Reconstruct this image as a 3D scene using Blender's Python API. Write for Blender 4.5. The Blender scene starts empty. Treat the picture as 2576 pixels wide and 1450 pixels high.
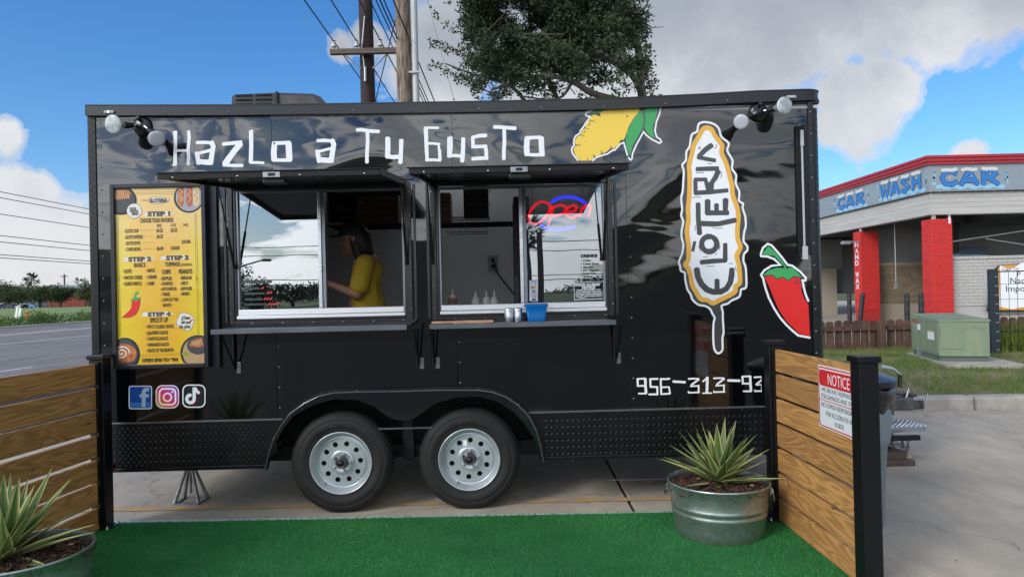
import bpy, bmesh, math, random
import numpy as np
from mathutils import Vector, Matrix
from mathutils.geometry import tessellate_polygon
S = bpy.context.scene
R = math.radians
rnd = random.Random(7)

# ------------------------------------------------------------------ camera
FPX, ROLL, PITCH, CAMH = 1760.0, 0.0236, R(0.3), 1.45
cam_d = bpy.data.cameras.new('camera')
cam_d.sensor_width = 36.0
cam_d.lens = 36.0 * FPX / 2576.0
cam_d.clip_start = 0.05
cam_d.clip_end = 6000
cam = bpy.data.objects.new('camera', cam_d)
S.collection.objects.link(cam)
cam.matrix_world = Matrix.Translation((0, 0, CAMH)) @ Matrix.Rotation(R(90) + PITCH, 4, 'X') @ Matrix.Rotation(-ROLL, 4, 'Z')
S.camera = cam

# ------------------------------------------------------------------ sun, sky
SUN_AZ = Vector((-0.72, -0.69, 0)).normalized()
SUN_EL = R(30)
to_sun = Vector((SUN_AZ.x * math.cos(SUN_EL), SUN_AZ.y * math.cos(SUN_EL), math.sin(SUN_EL)))
sun_d = bpy.data.lights.new('sun', 'SUN')
sun_d.energy = 1.25
sun_d.angle = R(18)
sun_d.color = (1.0, 0.95, 0.88)
sun = bpy.data.objects.new('sun', sun_d)
sun.rotation_euler = to_sun.to_track_quat('Z', 'Y').to_euler()
sun.location = (0, 0, 20)
S.collection.objects.link(sun)

world = bpy.data.worlds.new('World')
S.world = world
world.use_nodes = True
S.view_settings.view_transform = 'Standard'
S.view_settings.look = 'None'
S.view_settings.exposure = 0.62
S.view_settings.gamma = 1
S.view_settings.use_curve_mapping = False


def ray(px, py):
    a = (px - 1288) / FPX
    b = (725 - py) / FPX
    aw = a * math.cos(ROLL) + b * math.sin(ROLL)
    bw = -a * math.sin(ROLL) + b * math.cos(ROLL)
    return Vector((aw, math.cos(PITCH) - bw * math.sin(PITCH), math.sin(PITCH) + bw * math.cos(PITCH)))


def P(px, py, Y):
    d = ray(px, py)
    return Vector((0, 0, CAMH)) + d * (Y / d.y)


def G(px, py, z=0.0):
    d = ray(px, py)
    return Vector((0, 0, CAMH)) + d * ((z - CAMH) / d.z)


class NT:
    def __init__(s, tree):
        s.t = tree
        tree.nodes.clear()

    def n(s, typ, ins=None, **kw):
        nd = s.t.nodes.new(typ)
        for k, v in kw.items():
            setattr(nd, k, v)
        for k, v in (ins or {}).items():
            sock = nd.inputs[k]
            if isinstance(v, bpy.types.NodeSocket):
                s.t.links.new(v, sock)
            else:
                sock.default_value = v
        return nd

    def math(s, op, a, b=0.0, clamp=False):
        return s.n('ShaderNodeMath', {0: a, 1: b}, operation=op, use_clamp=clamp).outputs[0]

    def vm(s, op, a, b=(0, 0, 0)):
        nd = s.n('ShaderNodeVectorMath', {0: a, 1: b}, operation=op)
        return nd.outputs['Value'] if op in ('LENGTH', 'DOT_PRODUCT', 'DISTANCE') else nd.outputs['Vector']

    def ramp(s, fac, stops, interp='LINEAR'):
        nd = s.n('ShaderNodeValToRGB', {0: fac})
        cr = nd.color_ramp
        cr.interpolation = interp
        while len(cr.elements) < len(stops):
            cr.elements.new(0.5)
        for e, (p, c) in zip(cr.elements, stops):
            e.position = p
            e.color = (c, c, c, 1) if isinstance(c, (int, float)) else (*c, 1)
        return nd.outputs[0]

    def mix(s, fac, a, b):
        nd = s.n('ShaderNodeMix', {0: fac}, data_type='RGBA')
        for sock, v in ((nd.inputs[6], a), (nd.inputs[7], b)):
            if isinstance(v, bpy.types.NodeSocket):
                s.t.links.new(v, sock)
            else:
                sock.default_value = (*v, 1)
        return nd.outputs[2]

    def noise(s, vec, scale, detail=4, rough=.5, dist=0.0):
        return s.n('ShaderNodeTexNoise', {'Vector': vec, 'Scale': scale, 'Detail': detail, 'Roughness': rough, 'Distortion': dist}).outputs['Fac']


def build_sky():
    t = NT(world.node_tree)
    sky = t.n('ShaderNodeTexSky', sky_type='NISHITA', sun_disc=False)
    sky.sun_elevation = SUN_EL
    sky.sun_rotation = math.atan2(SUN_AZ.x, SUN_AZ.y)
    sky.air_density = 1.0
    sky.dust_density = 0.9
    sky.ozone_density = 5.0
    hs = t.n('ShaderNodeHueSaturation', {'Hue': .503, 'Saturation': 1.22, 'Value': 1.0, 'Color': sky.outputs[0]})
    bg = t.n('ShaderNodeBackground', {'Color': hs.outputs[0], 'Strength': 0.12})
    d = t.n('ShaderNodeTexCoord').outputs['Generated']
    sp = t.n('ShaderNodeSeparateXYZ', {0: d})
    zz = t.math('ADD', t.math('MAXIMUM', sp.outputs[2], 0.0), 0.22)
    plane = t.n('ShaderNodeCombineXYZ', {0: t.math('DIVIDE', sp.outputs[0], zz), 1: t.math('DIVIDE', sp.outputs[1], zz), 2: 0.37}).outputs[0]
    n1 = t.noise(plane, 1.6, 8, .56, .25)
    n2 = t.noise(d, 10.0, 10, .6, .25)
    # large cloud masses: each is a bank of cloud in its own direction of the sky
    banks = [(1130, 150, .085, .15), (1240, 40, .1, .1), (1420, 120, .16, .1), (1650, 60, .17, .1), (1760, 195, .085, .06), (1880, 0, .15, .1),
             (1800, 120, .06, .04), (2080, -85, .115, .08), (2350, -80, .12, .1), (2540, -120, .12, .1), (2150, 265, .058, .06), (2215, 190, .026, .02),
             (2240, 225, .042, .06), (2090, 310, .032, .05),
             (15, 348, .026, .02), (30, 520, .055, .02), (80, 490, .035, .02), (120, 610, .07, .02), (30, 640, .08, .02), (195, 590, .045, .02),
             (190, 660, .09, 0), (925, 95, .035, -.16), (860, 120, .03, -.2), (2440, 385, .02, .0), (-150, 590, .08, .02), (-320, 560, .09, .02)]
    f = None
    for px, py, r, w in banks:
        dv = ray(px, py).normalized()
        dist = t.vm('DISTANCE', d, tuple(dv))
        g = t.math('ADD', t.math('MULTIPLY', dist, -1.0 / r), 1.0 + w)
        f = g if f is None else t.n('ShaderNodeMath', {0: f, 1: g, 2: 0.12}, operation='SMOOTH_MAX').outputs[0]
    f = t.math('MAXIMUM', f, -1.2)
    f = t.math('ADD', f, t.math('MULTIPLY', t.math('SUBTRACT', n2, .5), 2.2))
    # fair-weather cumulus over the rest of the sky
    gen = t.math('MULTIPLY', t.math('SUBTRACT', n1, .455), 8.0)
    behind = t.ramp(t.math('SUBTRACT', .75, sp.outputs[1]), [(0.0, 0.0), (.45, 1.0)])
    gen = t.math('ADD', gen, t.math('MULTIPLY', t.math('SUBTRACT', behind, 1.0), 3.0))
    allf = t.math('MAXIMUM', f, gen)
    mask = t.ramp(allf, [(0.0, 0.0), (.12, .5), (.36, 1.0)], 'EASE')
    n3 = t.noise(d, 4.0, 7, .6, .2)
    # flat grey bases show when a cloud is seen from below, bright sides when it is low and far
    base = t.math('MULTIPLY', t.ramp(sp.outputs[2], [(.22, 0.0), (.36, .62)]), t.ramp(allf, [(.15, .25), (.9, 1.0)]))
    thick = t.math('ADD', t.math('ADD', base, .13), t.math('MULTIPLY', t.math('SUBTRACT', n3, .5), 1.25))
    col = t.ramp(thick, [(0.0, (.90, .91, .93)), (.12, (.86, .87, .89)), (.45, (.56, .59, .63)), (.9, (.42, .455, .51))])
    glow = t.math('POWER', t.math('MAXIMUM', t.vm('DOT_PRODUCT', d, tuple(to_sun)), 0.0), 1.4)
    bgc = t.n('ShaderNodeBackground', {'Color': col, 'Strength': t.math('ADD', .60, t.math('MULTIPLY', glow, 2.2))})
    mx = t.n('ShaderNodeMixShader', {0: t.math('MULTIPLY', mask, .95), 1: bg.outputs[0], 2: bgc.outputs[0]})
    t.n('ShaderNodeOutputWorld', {0: mx.outputs[0]})


build_sky()

# ------------------------------------------------------------------ materials
MATS = {}


def M(name, col=(.5, .5, .5), rough=.5, metal=0.0, col2=None, scale=6.0, detail=4, stretch=(1, 1, 1), bump=0.0, bscale=60.0, bstretch=(1, 1, 1), bdist=.002,
      ior=1.45, coat=0.0, trans=0.0, emit=0.0, alpha=1.0, lo=.35, hi=.65, rvar=0.0, perobj=0.0, stain=None, stscale=1.5, stlo=.5, sthi=.75):
    if name in MATS:
        return MATS[name]
    m = bpy.data.materials.new(name)
    m.use_nodes = True
    t = NT(m.node_tree)
    tc = t.n('ShaderNodeTexCoord').outputs['Object']
    rv = t.n('ShaderNodeObjectInfo').outputs['Random']
    if perobj:
        tc = t.vm('ADD', tc, t.n('ShaderNodeCombineXYZ', {0: t.math('MULTIPLY', rv, 37.0), 1: t.math('MULTIPLY', rv, 91.0), 2: t.math('MULTIPLY', rv, 53.0)}).outputs[0])
    c = None
    if col2 is not None:
        v = t.vm('MULTIPLY', tc, stretch)
        c = t.mix(t.ramp(t.noise(v, scale, detail), [(lo, 0.0), (hi, 1.0)]), col, col2)
    if stain is not None:
        v = t.noise(tc, stscale, 6, .6, .4)
        c = t.mix(t.ramp(v, [(stlo, 0.0), (sthi, 1.0)]), c if c is not None else col, stain)
    if perobj:
        hs = t.n('ShaderNodeHueSaturation', {'Value': t.math('ADD', t.math('MULTIPLY', rv, perobj), 1 - perobj / 2)})
        if c is None:
            hs.inputs['Color'].default_value = (*col, 1)
        else:
            t.t.links.new(c, hs.inputs['Color'])
        c = hs.outputs[0]
    ins = {'Roughness': rough, 'Metallic': metal, 'IOR': ior, 'Coat Weight': coat, 'Coat Roughness': .05, 'Transmission Weight': trans, 'Alpha': alpha}
    ins['Base Color'] = c if c is not None else (*col, 1)
    if rvar:
        ins['Roughness'] = t.math('ADD', t.math('MULTIPLY', t.noise(tc, scale * 2.3, 5), rvar), rough - rvar / 2, True)
    if bump:
        b = t.n('ShaderNodeBump', {'Height': t.noise(t.vm('MULTIPLY', tc, bstretch), bscale, 4), 'Strength': bump, 'Distance': bdist})
        ins['Normal'] = b.outputs[0]
    if emit:
        ins['Emission Color'] = (*col, 1)
        ins['Emission Strength'] = emit
    p = t.n('ShaderNodeBsdfPrincipled', ins)
    t.n('ShaderNodeOutputMaterial', {0: p.outputs[0]})
    MATS[name] = m
    return m


def wood_mat(name, ca, cb, cc):
    if name in MATS:
        return MATS[name]
    m = bpy.data.materials.new(name)
    m.use_nodes = True
    t = NT(m.node_tree)
    tc = t.n('ShaderNodeTexCoord').outputs['Object']
    rv = t.n('ShaderNodeObjectInfo').outputs['Random']
    off = t.n('ShaderNodeCombineXYZ', {0: t.math('MULTIPLY', rv, 17.0), 1: t.math('MULTIPLY', rv, 5.0), 2: t.math('MULTIPLY', rv, 31.0)}).outputs[0]
    v = t.vm('ADD', t.vm('MULTIPLY', tc, (1, 1.0, 9)), off)
    big = t.noise(v, 1.1, 2, .5, .6)
    rings = t.math('SINE', t.math('MULTIPLY', big, 75.0))
    fine = t.noise(t.vm('MULTIPLY', v, (1, 3, 14)), 9, 5, .7)
    g = t.math('ADD', t.math('MULTIPLY', t.math('ADD', rings, 1.0), .25), t.math('MULTIPLY', fine, .75))
    c = t.mix(t.ramp(g, [(.3, 0.0), (.95, 1.0)]), ca, cb)
    blot = t.noise(t.vm('MULTIPLY', v, (1, 1, .3)), 2.1, 4)
    c = t.mix(t.ramp(blot, [(.55, 0.0), (.8, .8)]), c, cc)
    vo = t.n('ShaderNodeTexVoronoi', {'Vector': t.vm('MULTIPLY', v, (2.2, 1, .75)), 'Scale': 1.6}).outputs['Distance']
    c = t.mix(t.ramp(vo, [(.035, 1.0), (.075, 0.0)]), c, (cc[0] * .3, cc[1] * .3, cc[2] * .3))
    hs = t.n('ShaderNodeHueSaturation', {'Value': t.math('ADD', t.math('MULTIPLY', rv, .3), .85), 'Color': c})
    b = t.n('ShaderNodeBump', {'Height': g, 'Strength': .25, 'Distance': .002})
    p = t.n('ShaderNodeBsdfPrincipled', {'Base Color': hs.outputs[0], 'Roughness': .55, 'Normal': b.outputs[0]})
    t.n('ShaderNodeOutputMaterial', {0: p.outputs[0]})
    MATS[name] = m
    return m


def panel_mat():
    """gloss black vinyl over thin sheet metal that is not quite flat"""
    m = bpy.data.materials.new('black_gloss_panel')
    m.use_nodes = True
    t = NT(m.node_tree)
    tc = t.n('ShaderNodeTexCoord').outputs['Object']
    warp = t.noise(t.vm('MULTIPLY', tc, (.75, 0, .8)), 1.0, 1.0, .35, 1.6)
    warp2 = t.noise(t.vm('MULTIPLY', tc, (1.2, 0, 3.0)), 1.5, 1, .4, 1.2)
    h = t.math('ADD', t.math('MULTIPLY', warp, .075), t.math('MULTIPLY', warp2, .0040))
    zc = t.n('ShaderNodeSeparateXYZ', {0: tc}).outputs[2]
    h = t.math('MULTIPLY', h, t.ramp(t.math('MULTIPLY', zc, .4), [(.46, .07), (.72, 1.0)]))
    b = t.n('ShaderNodeBump', {'Height': h, 'Strength': 1.0, 'Distance': 1.0})
    dust = t.noise(tc, 3.0, 7, .65)
    c = t.mix(t.ramp(dust, [(.45, 0.0), (.8, .5)]), (.0015, .0017, .002), (.006, .006, .0065))
    sp = t.n('ShaderNodeTexVoronoi', {'Vector': tc, 'Scale': 42.0}).outputs['Distance']
    c = t.mix(t.ramp(sp, [(.03, .35), (.06, 0.0)]), c, (.2, .2, .2))
    p = t.n('ShaderNodeBsdfPrincipled', {'Base Color': c, 'Roughness': t.math('ADD', t.math('MULTIPLY', dust, .07), .02), 'IOR': 1.78, 'Normal': b.outputs[0]})
    t.n('ShaderNodeOutputMaterial', {0: p.outputs[0]})
    return m


PANEL = panel_mat()
BLACK = M('black_trim', (.005, .0055, .007), .28, ior=1.5, rvar=.15, scale=4, bump=.1, bscale=90)
BLACKM = M('black_satin_metal', (.005, .0055, .007), .4, ior=1.4)
PLATE = M('black_tread_plate', (.003, .0034, .004), .3, ior=1.42, rvar=.2, scale=3, stain=(.014, .013, .01), stlo=.6, sthi=.95)
WHITE = M('white_vinyl', (.78, .80, .82), .3, ior=1.45)
CHAR = M('charcoal_vinyl', (.03, .031, .033), .25, ior=1.7)
YEL = M('yellow_vinyl', (.80, .56, .07), .3)
AMBER = M('amber_vinyl', (.74, .40, .06), .3)
GREENV = M('green_vinyl', (.045, .34, .10), .3)
REDV = M('red_vinyl', (.66, .018, .016), .3)
INK = M('black_ink', (.012, .012, .014), .5)
ALU = M('bare_aluminium', (.62, .64, .67), .3, metal=1.0, rvar=.2, scale=14, stretch=(.3, 1, 6), col2=(.5, .52, .55))
STEEL = M('brushed_steel', (.55, .56, .58), .25, metal=1.0, rvar=.2, scale=20, col2=(.45, .46, .5))
TYRE = M('tyre_rubber', (.006, .006, .0065), .7, col2=(.012, .0115, .011), scale=9, bump=.3, bscale=120)
RIM = M('silver_wheel_paint', (.52, .56, .58), .32, metal=.55, col2=(.44, .48, .5), scale=8, rvar=.15)
DARK = M('dark_void', (.004, .004, .004), .8)

# ------------------------------------------------------------------ object helpers
MWS = {}


def mw(o):
    if o is None:
        return Matrix.Identity(4)
    m = Matrix.Translation(o.location) @ o.rotation_euler.to_matrix().to_4x4() @ Matrix.Diagonal((*o.scale, 1))
    return mw(o.parent) @ m


def props(o, label=None, cat=None, kind=None, group=None):
    if label: o['label'] = label
    if cat: o['category'] = cat
    if kind: o['kind'] = kind
    if group: o['group'] = group
    return o


def link(o, parent=None):
    S.collection.objects.link(o)
    if parent is not None:
        o.parent = parent
    return o


def thing(name, label, cat, loc=(0, 0, 0), rz=0.0, group=None, parent=None):
    o = bpy.data.objects.new(name, None)
    o.empty_display_size = .1
    o.location = loc
    o.rotation_euler = (0, 0, rz)
    link(o, parent)
    return props(o, label, cat, None, group)


class MB:
    """mesh builder"""

    def __init__(s):
        s.v = []
        s.f = []
        s.sm = []

    def add(s, vs, fs, smooth=False):
        n = len(s.v)
        s.v += [tuple(v) for v in vs]
        s.f += [tuple(i + n for i in f) for f in fs]
        s.sm += [smooth] * len(fs)
        return s

    def box(s, a, b, mat=None):
        (x0, y0, z0), (x1, y1, z1) = a, b
        x0, x1 = min(x0, x1), max(x0, x1)
        y0, y1 = min(y0, y1), max(y0, y1)
        z0, z1 = min(z0, z1), max(z0, z1)
        vs = [Vector(p) for p in ((x0, y0, z0), (x1, y0, z0), (x1, y1, z0), (x0, y1, z0), (x0, y0, z1), (x1, y0, z1), (x1, y1, z1), (x0, y1, z1))]
        if mat is not None:
            vs = [mat @ v for v in vs]
        return s.add(vs, [(0, 3, 2, 1), (4, 5, 6, 7), (0, 1, 5, 4), (1, 2, 6, 5), (2, 3, 7, 6), (3, 0, 4, 7)])

    def bbox(s, a, b, r=.004, mat=None):
        """bevelled box"""
        bm = bmesh.new()
        bmesh.ops.create_cube(bm, size=1)
        c = [(a[i] + b[i]) / 2 for i in range(3)]
        d = [abs(a[i] - b[i]) for i in range(3)]
        for v in bm.verts:
            v.co = Vector((v.co.x * d[0] + c[0], v.co.y * d[1] + c[1], v.co.z * d[2] + c[2]))
        bmesh.ops.bevel(bm, geom=bm.edges[:], offset=min(r, min(d) * .45), segments=2, affect='EDGES', profile=.5)
        return s.bm(bm, mat)

    def bm(s, bm, mat=None, smooth=False):
        bm.verts.index_update()
        vs = [(mat @ v.co if mat is not None else v.co.copy()) for v in bm.verts]
        fs = [tuple(v.index for v in f.verts) for f in bm.faces]
        bm.free()
        return s.add(vs, fs, smooth)

    def poly(s, pts, fn, holes=(), thick=0.0, tdir=None):
        """flat polygon from 2D points; fn(u,v) -> 3D"""
        loops = [list(pts)] + [list(h) for h in holes]
        tri = tessellate_polygon([[Vector((p[0], p[1], 0)) for p in lp] for lp in loops])
        flat = [p for lp in loops for p in lp]
        V = [Vector(fn(*p)) for p in flat]
        s.add(V, [tuple(t) for t in tri])
        if thick:
            td = Vector(tdir) * thick
            s.add([v + td for v in V], [tuple(reversed(t)) for t in tri])
            base = 0
            for lp in loops:
                n = len(lp)
                for i in range(n):
                    j = (i + 1) % n
                    a, b = V[base + i], V[base + j]
                    s.add([a, b, b + td, a + td], [(0, 1, 2, 3)])
                base += n
        return s

    def tube(s, path, r, seg=8, cap=True, smooth=True, closed=False):
        path = [Vector(p) for p in path]
        n = len(path)
        rs = r if isinstance(r, (list, tuple)) else [r] * n
        rings = []
        prev = None
        for i, p in enumerate(path):
            if closed:
                d = path[(i + 1) % n] - path[i - 1]
            else:
                d = path[min(i + 1, n - 1)] - path[max(i - 1, 0)]
            d.normalize()
            if prev is None:
                up = Vector((0, 0, 1)) if abs(d.z) < .9 else Vector((1, 0, 0))
                a = d.cross(up).normalized()
            else:
                a = (prev - d * prev.dot(d))
                a = a.normalized() if a.length > 1e-6 else d.orthogonal().normalized()
            prev = a
            b = d.cross(a)
            rings.append([p + (a * math.cos(2 * math.pi * k / seg) + b * math.sin(2 * math.pi * k / seg)) * rs[i] for k in range(seg)])
        vs = [v for rg in rings for v in rg]
        fs = []
        for i in range(n if closed else n - 1):
            j = (i + 1) % n
            for k in range(seg):
                l = (k + 1) % seg
                fs.append((i * seg + k, i * seg + l, j * seg + l, j * seg + k))
        s.add(vs, fs, smooth)
        if cap and not closed:
            s.add(rings[0], [tuple(reversed(range(seg)))])
            s.add(rings[-1], [tuple(range(seg))])
        return s

    def lathe(s, prof, seg=24, mat=None, smooth=True):
        """prof: list of (r, h); axis +Z of mat"""
        mat = mat or Matrix.Identity(4)
        vs, fs = [], []
        for r_, h in prof:
            for k in range(seg):
                a = 2 * math.pi * k / seg
                vs.append(mat @ Vector((r_ * math.cos(a), r_ * math.sin(a), h)))
        for i in range(len(prof) - 1):
            for k in range(seg):
                l = (k + 1) % seg
                fs.append((i * seg + k, i * seg + l, (i + 1) * seg + l, (i + 1) * seg + k))
        return s.add(vs, fs, smooth)

    def ribbon(s, pts, w, fn, closed=False, cap=True, jit=0.0):
        """flat stroke of width w along 2D pts"""
        pts = [Vector((p[0], p[1])) for p in pts]
        n = len(pts)
        L, Rr = [], []
        for i in range(n):
            if closed:
                d0 = (pts[i] - pts[i - 1]).normalized()
                d1 = (pts[(i + 1) % n] - pts[i]).normalized()
            else:
                d0 = (pts[i] - pts[max(i - 1, 0)])
                d1 = (pts[min(i + 1, n - 1)] - pts[i])
                d0 = d0.normalized() if d0.length > 0 else d1.normalized()
                d1 = d1.normalized() if d1.length > 0 else d0
            t = (d0 + d1)
            t = t.normalized() if t.length > 1e-5 else d1
            nn = Vector((-t.y, t.x))
            k = 1.0 / max(.55, nn.dot(Vector((-d1.y, d1.x))))
            ww = w / 2 * (1 + rnd.uniform(-jit, jit))
            L.append(pts[i] + nn * ww * k)
            Rr.append(pts[i] - nn * ww * k)
        vs = [fn(*p) for p in L] + [fn(*p) for p in Rr]
        fs = [(i, (i + 1) % n, n + (i + 1) % n, n + i) for i in range(n if closed else n - 1)]
        s.add(vs, fs)
        if cap and not closed:
            for p, q in ((pts[0], pts[1]), (pts[-1], pts[-2])):
                d = (p - q).normalized()
                nn = Vector((-d.y, d.x))
                arc = [p + (nn * math.cos(a) + d * math.sin(a) * .6) * w / 2 for a in [math.pi * i / 6 for i in range(7)]]
                s.add([fn(*v) for v in arc], [tuple(range(7))])
        return s

    def build(s, name, mat, parent=None, world=False, label=None, cat=None, kind=None, group=None, smooth=None, base=False, xf=None):
        vs = [Vector(v) for v in s.v]
        if xf is not None:
            vs = [xf @ v for v in vs]
        loc = Vector((0, 0, 0))
        if world and parent is not None:
            inv = mw(parent).inverted()
            vs = [inv @ v for v in vs]
        if base:
            mn = [min(v[i] for v in vs) for i in range(3)]
            mx = [max(v[i] for v in vs) for i in range(3)]
            loc = Vector(((mn[0] + mx[0]) / 2, (mn[1] + mx[1]) / 2, mn[2]))
            vs = [v - loc for v in vs]
        me = bpy.data.meshes.new(name)
        me.from_pydata([tuple(v) for v in vs], [], s.f)
        sm = s.sm if smooth is None else [smooth] * len(s.f)
        me.polygons.foreach_set('use_smooth', sm)
        me.update()
        if mat is not None:
            me.materials.append(mat)
        o = bpy.data.objects.new(name, me)
        o.location = loc
        link(o, parent)
        return props(o, label, cat, kind, group)


def inst(src, name, parent=None, loc=(0, 0, 0), rot=(0, 0, 0), scale=(1, 1, 1), mat=None):
    """another object that shares src's mesh"""
    o = bpy.data.objects.new(name, src.data if hasattr(src, 'data') else src)
    o.location = loc
    o.rotation_euler = rot
    o.scale = scale
    return link(o, parent)


def copy_tree(o, parent=None):
    c = o.copy()
    S.collection.objects.link(c)
    c.parent = parent
    for ch in list(o.children):
        copy_tree(ch, c)
    return c


def axis_mat(o, d, up=None):
    d = Vector(d).normalized()
    q = d.to_track_quat('Z', 'Y')
    return Matrix.Translation(Vector(o)) @ q.to_matrix().to_4x4()


# text ---------------------------------------------------------------
TXT = {}


def text_mesh(sx, bold=0.0):
    key = (sx, bold)
    if key in TXT:
        return TXT[key]
    cu = bpy.data.curves.new('txt', 'FONT')
    cu.body = sx
    cu.offset = bold
    cu.resolution_u = 3
    cu.fill_mode = 'FRONT'
    o = bpy.data.objects.new('txt', cu)
    S.collection.objects.link(o)
    bpy.context.view_layer.update()
    me = bpy.data.meshes.new_from_object(o.evaluated_get(bpy.context.evaluated_depsgraph_get()))
    vs = [tuple(v.co) for v in me.vertices]
    fs = [tuple(p.vertices) for p in me.polygons]
    bpy.data.objects.remove(o)
    bpy.data.curves.remove(cu)
    bpy.data.meshes.remove(me)
    x0 = min(v[0] for v in vs)
    x1 = max(v[0] for v in vs)
    TXT[key] = ([((v[0] - x0) / (x1 - x0), v[1] / .70, 0) for v in vs], fs)
    return TXT[key]


def put_text(mb, sx, fn, x0, x1, ybase, ytop, bold=0.0):
    """text fitted between x0..x1, baseline..cap height in fn's own 2D space"""
    vs, fs = text_mesh(sx, bold)
    mb.add([fn(x0 + v[0] * (x1 - x0), ybase + v[1] * (ytop - ybase)) for v in vs], fs)
    return mb


def leaf_cloud(mb, centers, n, size, rr, flat=.5, aspect=.45, droop=0.0, tri=False):
    """many small leaf faces spread through ellipsoids (c, (rx,ry,rz))"""
    wts = [c[1][0] * c[1][1] * c[1][2] for c in centers]
    tot = sum(wts)
    V, Fc = [], []
    for (c, r_), w in zip(centers, wts):
        k = max(6, int(n * w / tot))
        for _ in range(k):
            while True:
                p = Vector((rr.uniform(-1, 1), rr.uniform(-1, 1), rr.uniform(-1, 1)))
                if p.length <= 1:
                    break
            p = p * (.55 + .45 * rr.random()) if rr.random() < .3 else p
            q = Vector(c) + Vector((p.x * r_[0], p.y * r_[1], p.z * r_[2]))
            a = Vector((rr.gauss(0, 1), rr.gauss(0, 1), rr.gauss(0, .8) - droop)).normalized()
            b = a.cross(Vector((rr.gauss(0, 1), rr.gauss(0, 1), rr.gauss(0, 1)))).normalized()
            L = size * rr.uniform(.6, 1.3)
            Wd = L * aspect
            i = len(V)
            if tri:
                V += [q - b * Wd / 2, q + b * Wd / 2, q + a * L]
                Fc.append((i, i + 1, i + 2))
            else:
                V += [q, q + a * L * .5 + b * Wd / 2, q + a * L, q + a * L * .5 - b * Wd / 2]
                Fc.append((i, i + 1, i + 2, i + 3))
    mb.add(V, Fc)
    return mb
# ================================================================== GROUND
def sheet(name, pts, z, mat, kind='structure', parent=None, thick=0):
    mb = MB()
    mb.poly([(p[0], p[1]) for p in pts], lambda u, v: (u, v, z), thick=thick, tdir=(0, 0, -1))
    return mb.build(name, mat, parent, kind=kind)


GRASSM = M('grass_ground', (.045, .075, .02), .9, col2=(.11, .115, .045), scale=.35, detail=8, bump=.6, bscale=6, bdist=.05)
FIELD = M('mown_field', (.15, .22, .06), .9, col2=(.21, .26, .095), scale=.12, detail=9, stretch=(1, .3, 1), lo=.4, hi=.6)
ASPH = M('asphalt', (.165, .15, .145), .85, col2=(.215, .20, .19), scale=2.5, detail=10, stretch=(1, .12, 1), bump=.25, bscale=120, stain=(.10, .095, .09), stscale=.6)


def concrete():
    m = bpy.data.materials.new('worn_concrete')
    m.use_nodes = True
    t = NT(m.node_tree)
    tc = t.n('ShaderNodeTexCoord').outputs['Object']
    big = t.noise(tc, .55, 6, .6, .5)
    mid = t.noise(t.vm('MULTIPLY', tc, (1, .45, 1)), 3.2, 10, .68, .3)
    fine = t.noise(tc, 85, 3, .7)
    c = t.mix(t.ramp(mid, [(.36, 0.0), (.66, 1.0)]), (.50, .43, .335), (.35, .31, .25))
    c = t.mix(t.ramp(big, [(.48, 0.0), (.72, .75)]), c, (.27, .245, .21))
    c = t.mix(t.ramp(fine, [(.5, 0.0), (.72, .45)]), c, (.17, .155, .135))
    spots = t.n('ShaderNodeTexVoronoi', {'Vector': tc, 'Scale': 2.3}).outputs['Distance']
    c = t.mix(t.ramp(t.math('ADD', spots, t.math('MULTIPLY', mid, .12)), [(.085, .55), (.12, 0.0)]), c, (.10, .095, .085))
    edge = t.n('ShaderNodeTexVoronoi', {'Vector': t.vm('ADD', tc, t.n('ShaderNodeTexNoise', {'Vector': tc, 'Scale': 2.2, 'Detail': 5}).outputs['Color']), 'Scale': .33}, feature='DISTANCE_TO_EDGE').outputs['Distance']
    c = t.mix(t.ramp(edge, [(.0015, .6), (.004, 0.0)]), c, (.09, .08, .07))
    b = t.n('ShaderNodeBump', {'Height': t.math('ADD', fine, mid), 'Strength': .4, 'Distance': .002})
    p = t.n('ShaderNodeBsdfPrincipled', {'Base Color': c, 'Roughness': .8, 'Normal': b.outputs[0]})
    t.n('ShaderNodeOutputMaterial', {0: p.outputs[0]})
    return m


CONC = concrete()
CONC2 = M('kerb_concrete', (.42, .39, .34), .85, col2=(.29, .27, .24), scale=5, detail=8, bump=.4, bscale=60)
JOINT = M('joint_filler', (.012, .011, .01), .9)
PAINTW = M('road_paint_white', (.6, .6, .58), .7, col2=(.38, .38, .38), scale=9, lo=.5, hi=.75)
PAINTY = M('faded_orange_paint', (.52, .31, .115), .75, col2=(.36, .29, .21), scale=7, detail=9, lo=.42, hi=.6)

sheet('ground', [(-3000, -3000), (3000, -3000), (3000, 3000), (-3000, 3000)], -.05, GRASSM)
sheet('field', [(-700, -200), (-32.2, -200), (-30.4, 260), (-700, 400)], .02, FIELD)
road = sheet('road', [(-31.6, -120), (-8.6, -120), (-8.6, 300), (-29.6, 300)], -.02, ASPH)
lot_base = sheet('parking_lot', [(-8.6, -60), (60, -60), (60, 7.9), (9, 7.95), (-2.5, 8.0), (-2.5, 40), (-8.6, 40)], -.035, JOINT)
xs = [-8.58, -3.75, .77, 9.0, 17]
ys = [.9, 7.88]
sheet('unseen_rear_ground', [(-8.6, -60), (60, -60), (60, .9), (-8.6, .9)], -.02, M('darkened_asphalt', (.045, .044, .043), .9, col2=(.06, .058, .056), scale=3, bump=.3, bscale=90))  # unseen ground, made extra dark so the lower trailer panels reflect black
for i in range(len(xs) - 1):
    for j in range(len(ys) - 1):
        mb = MB().bbox((xs[i] + .011, ys[j] + .011, -.12), (xs[i + 1] - .011, ys[j + 1] - .011, 0), .008)
        mb.build('concrete_slab', CONC, lot_base)


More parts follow.
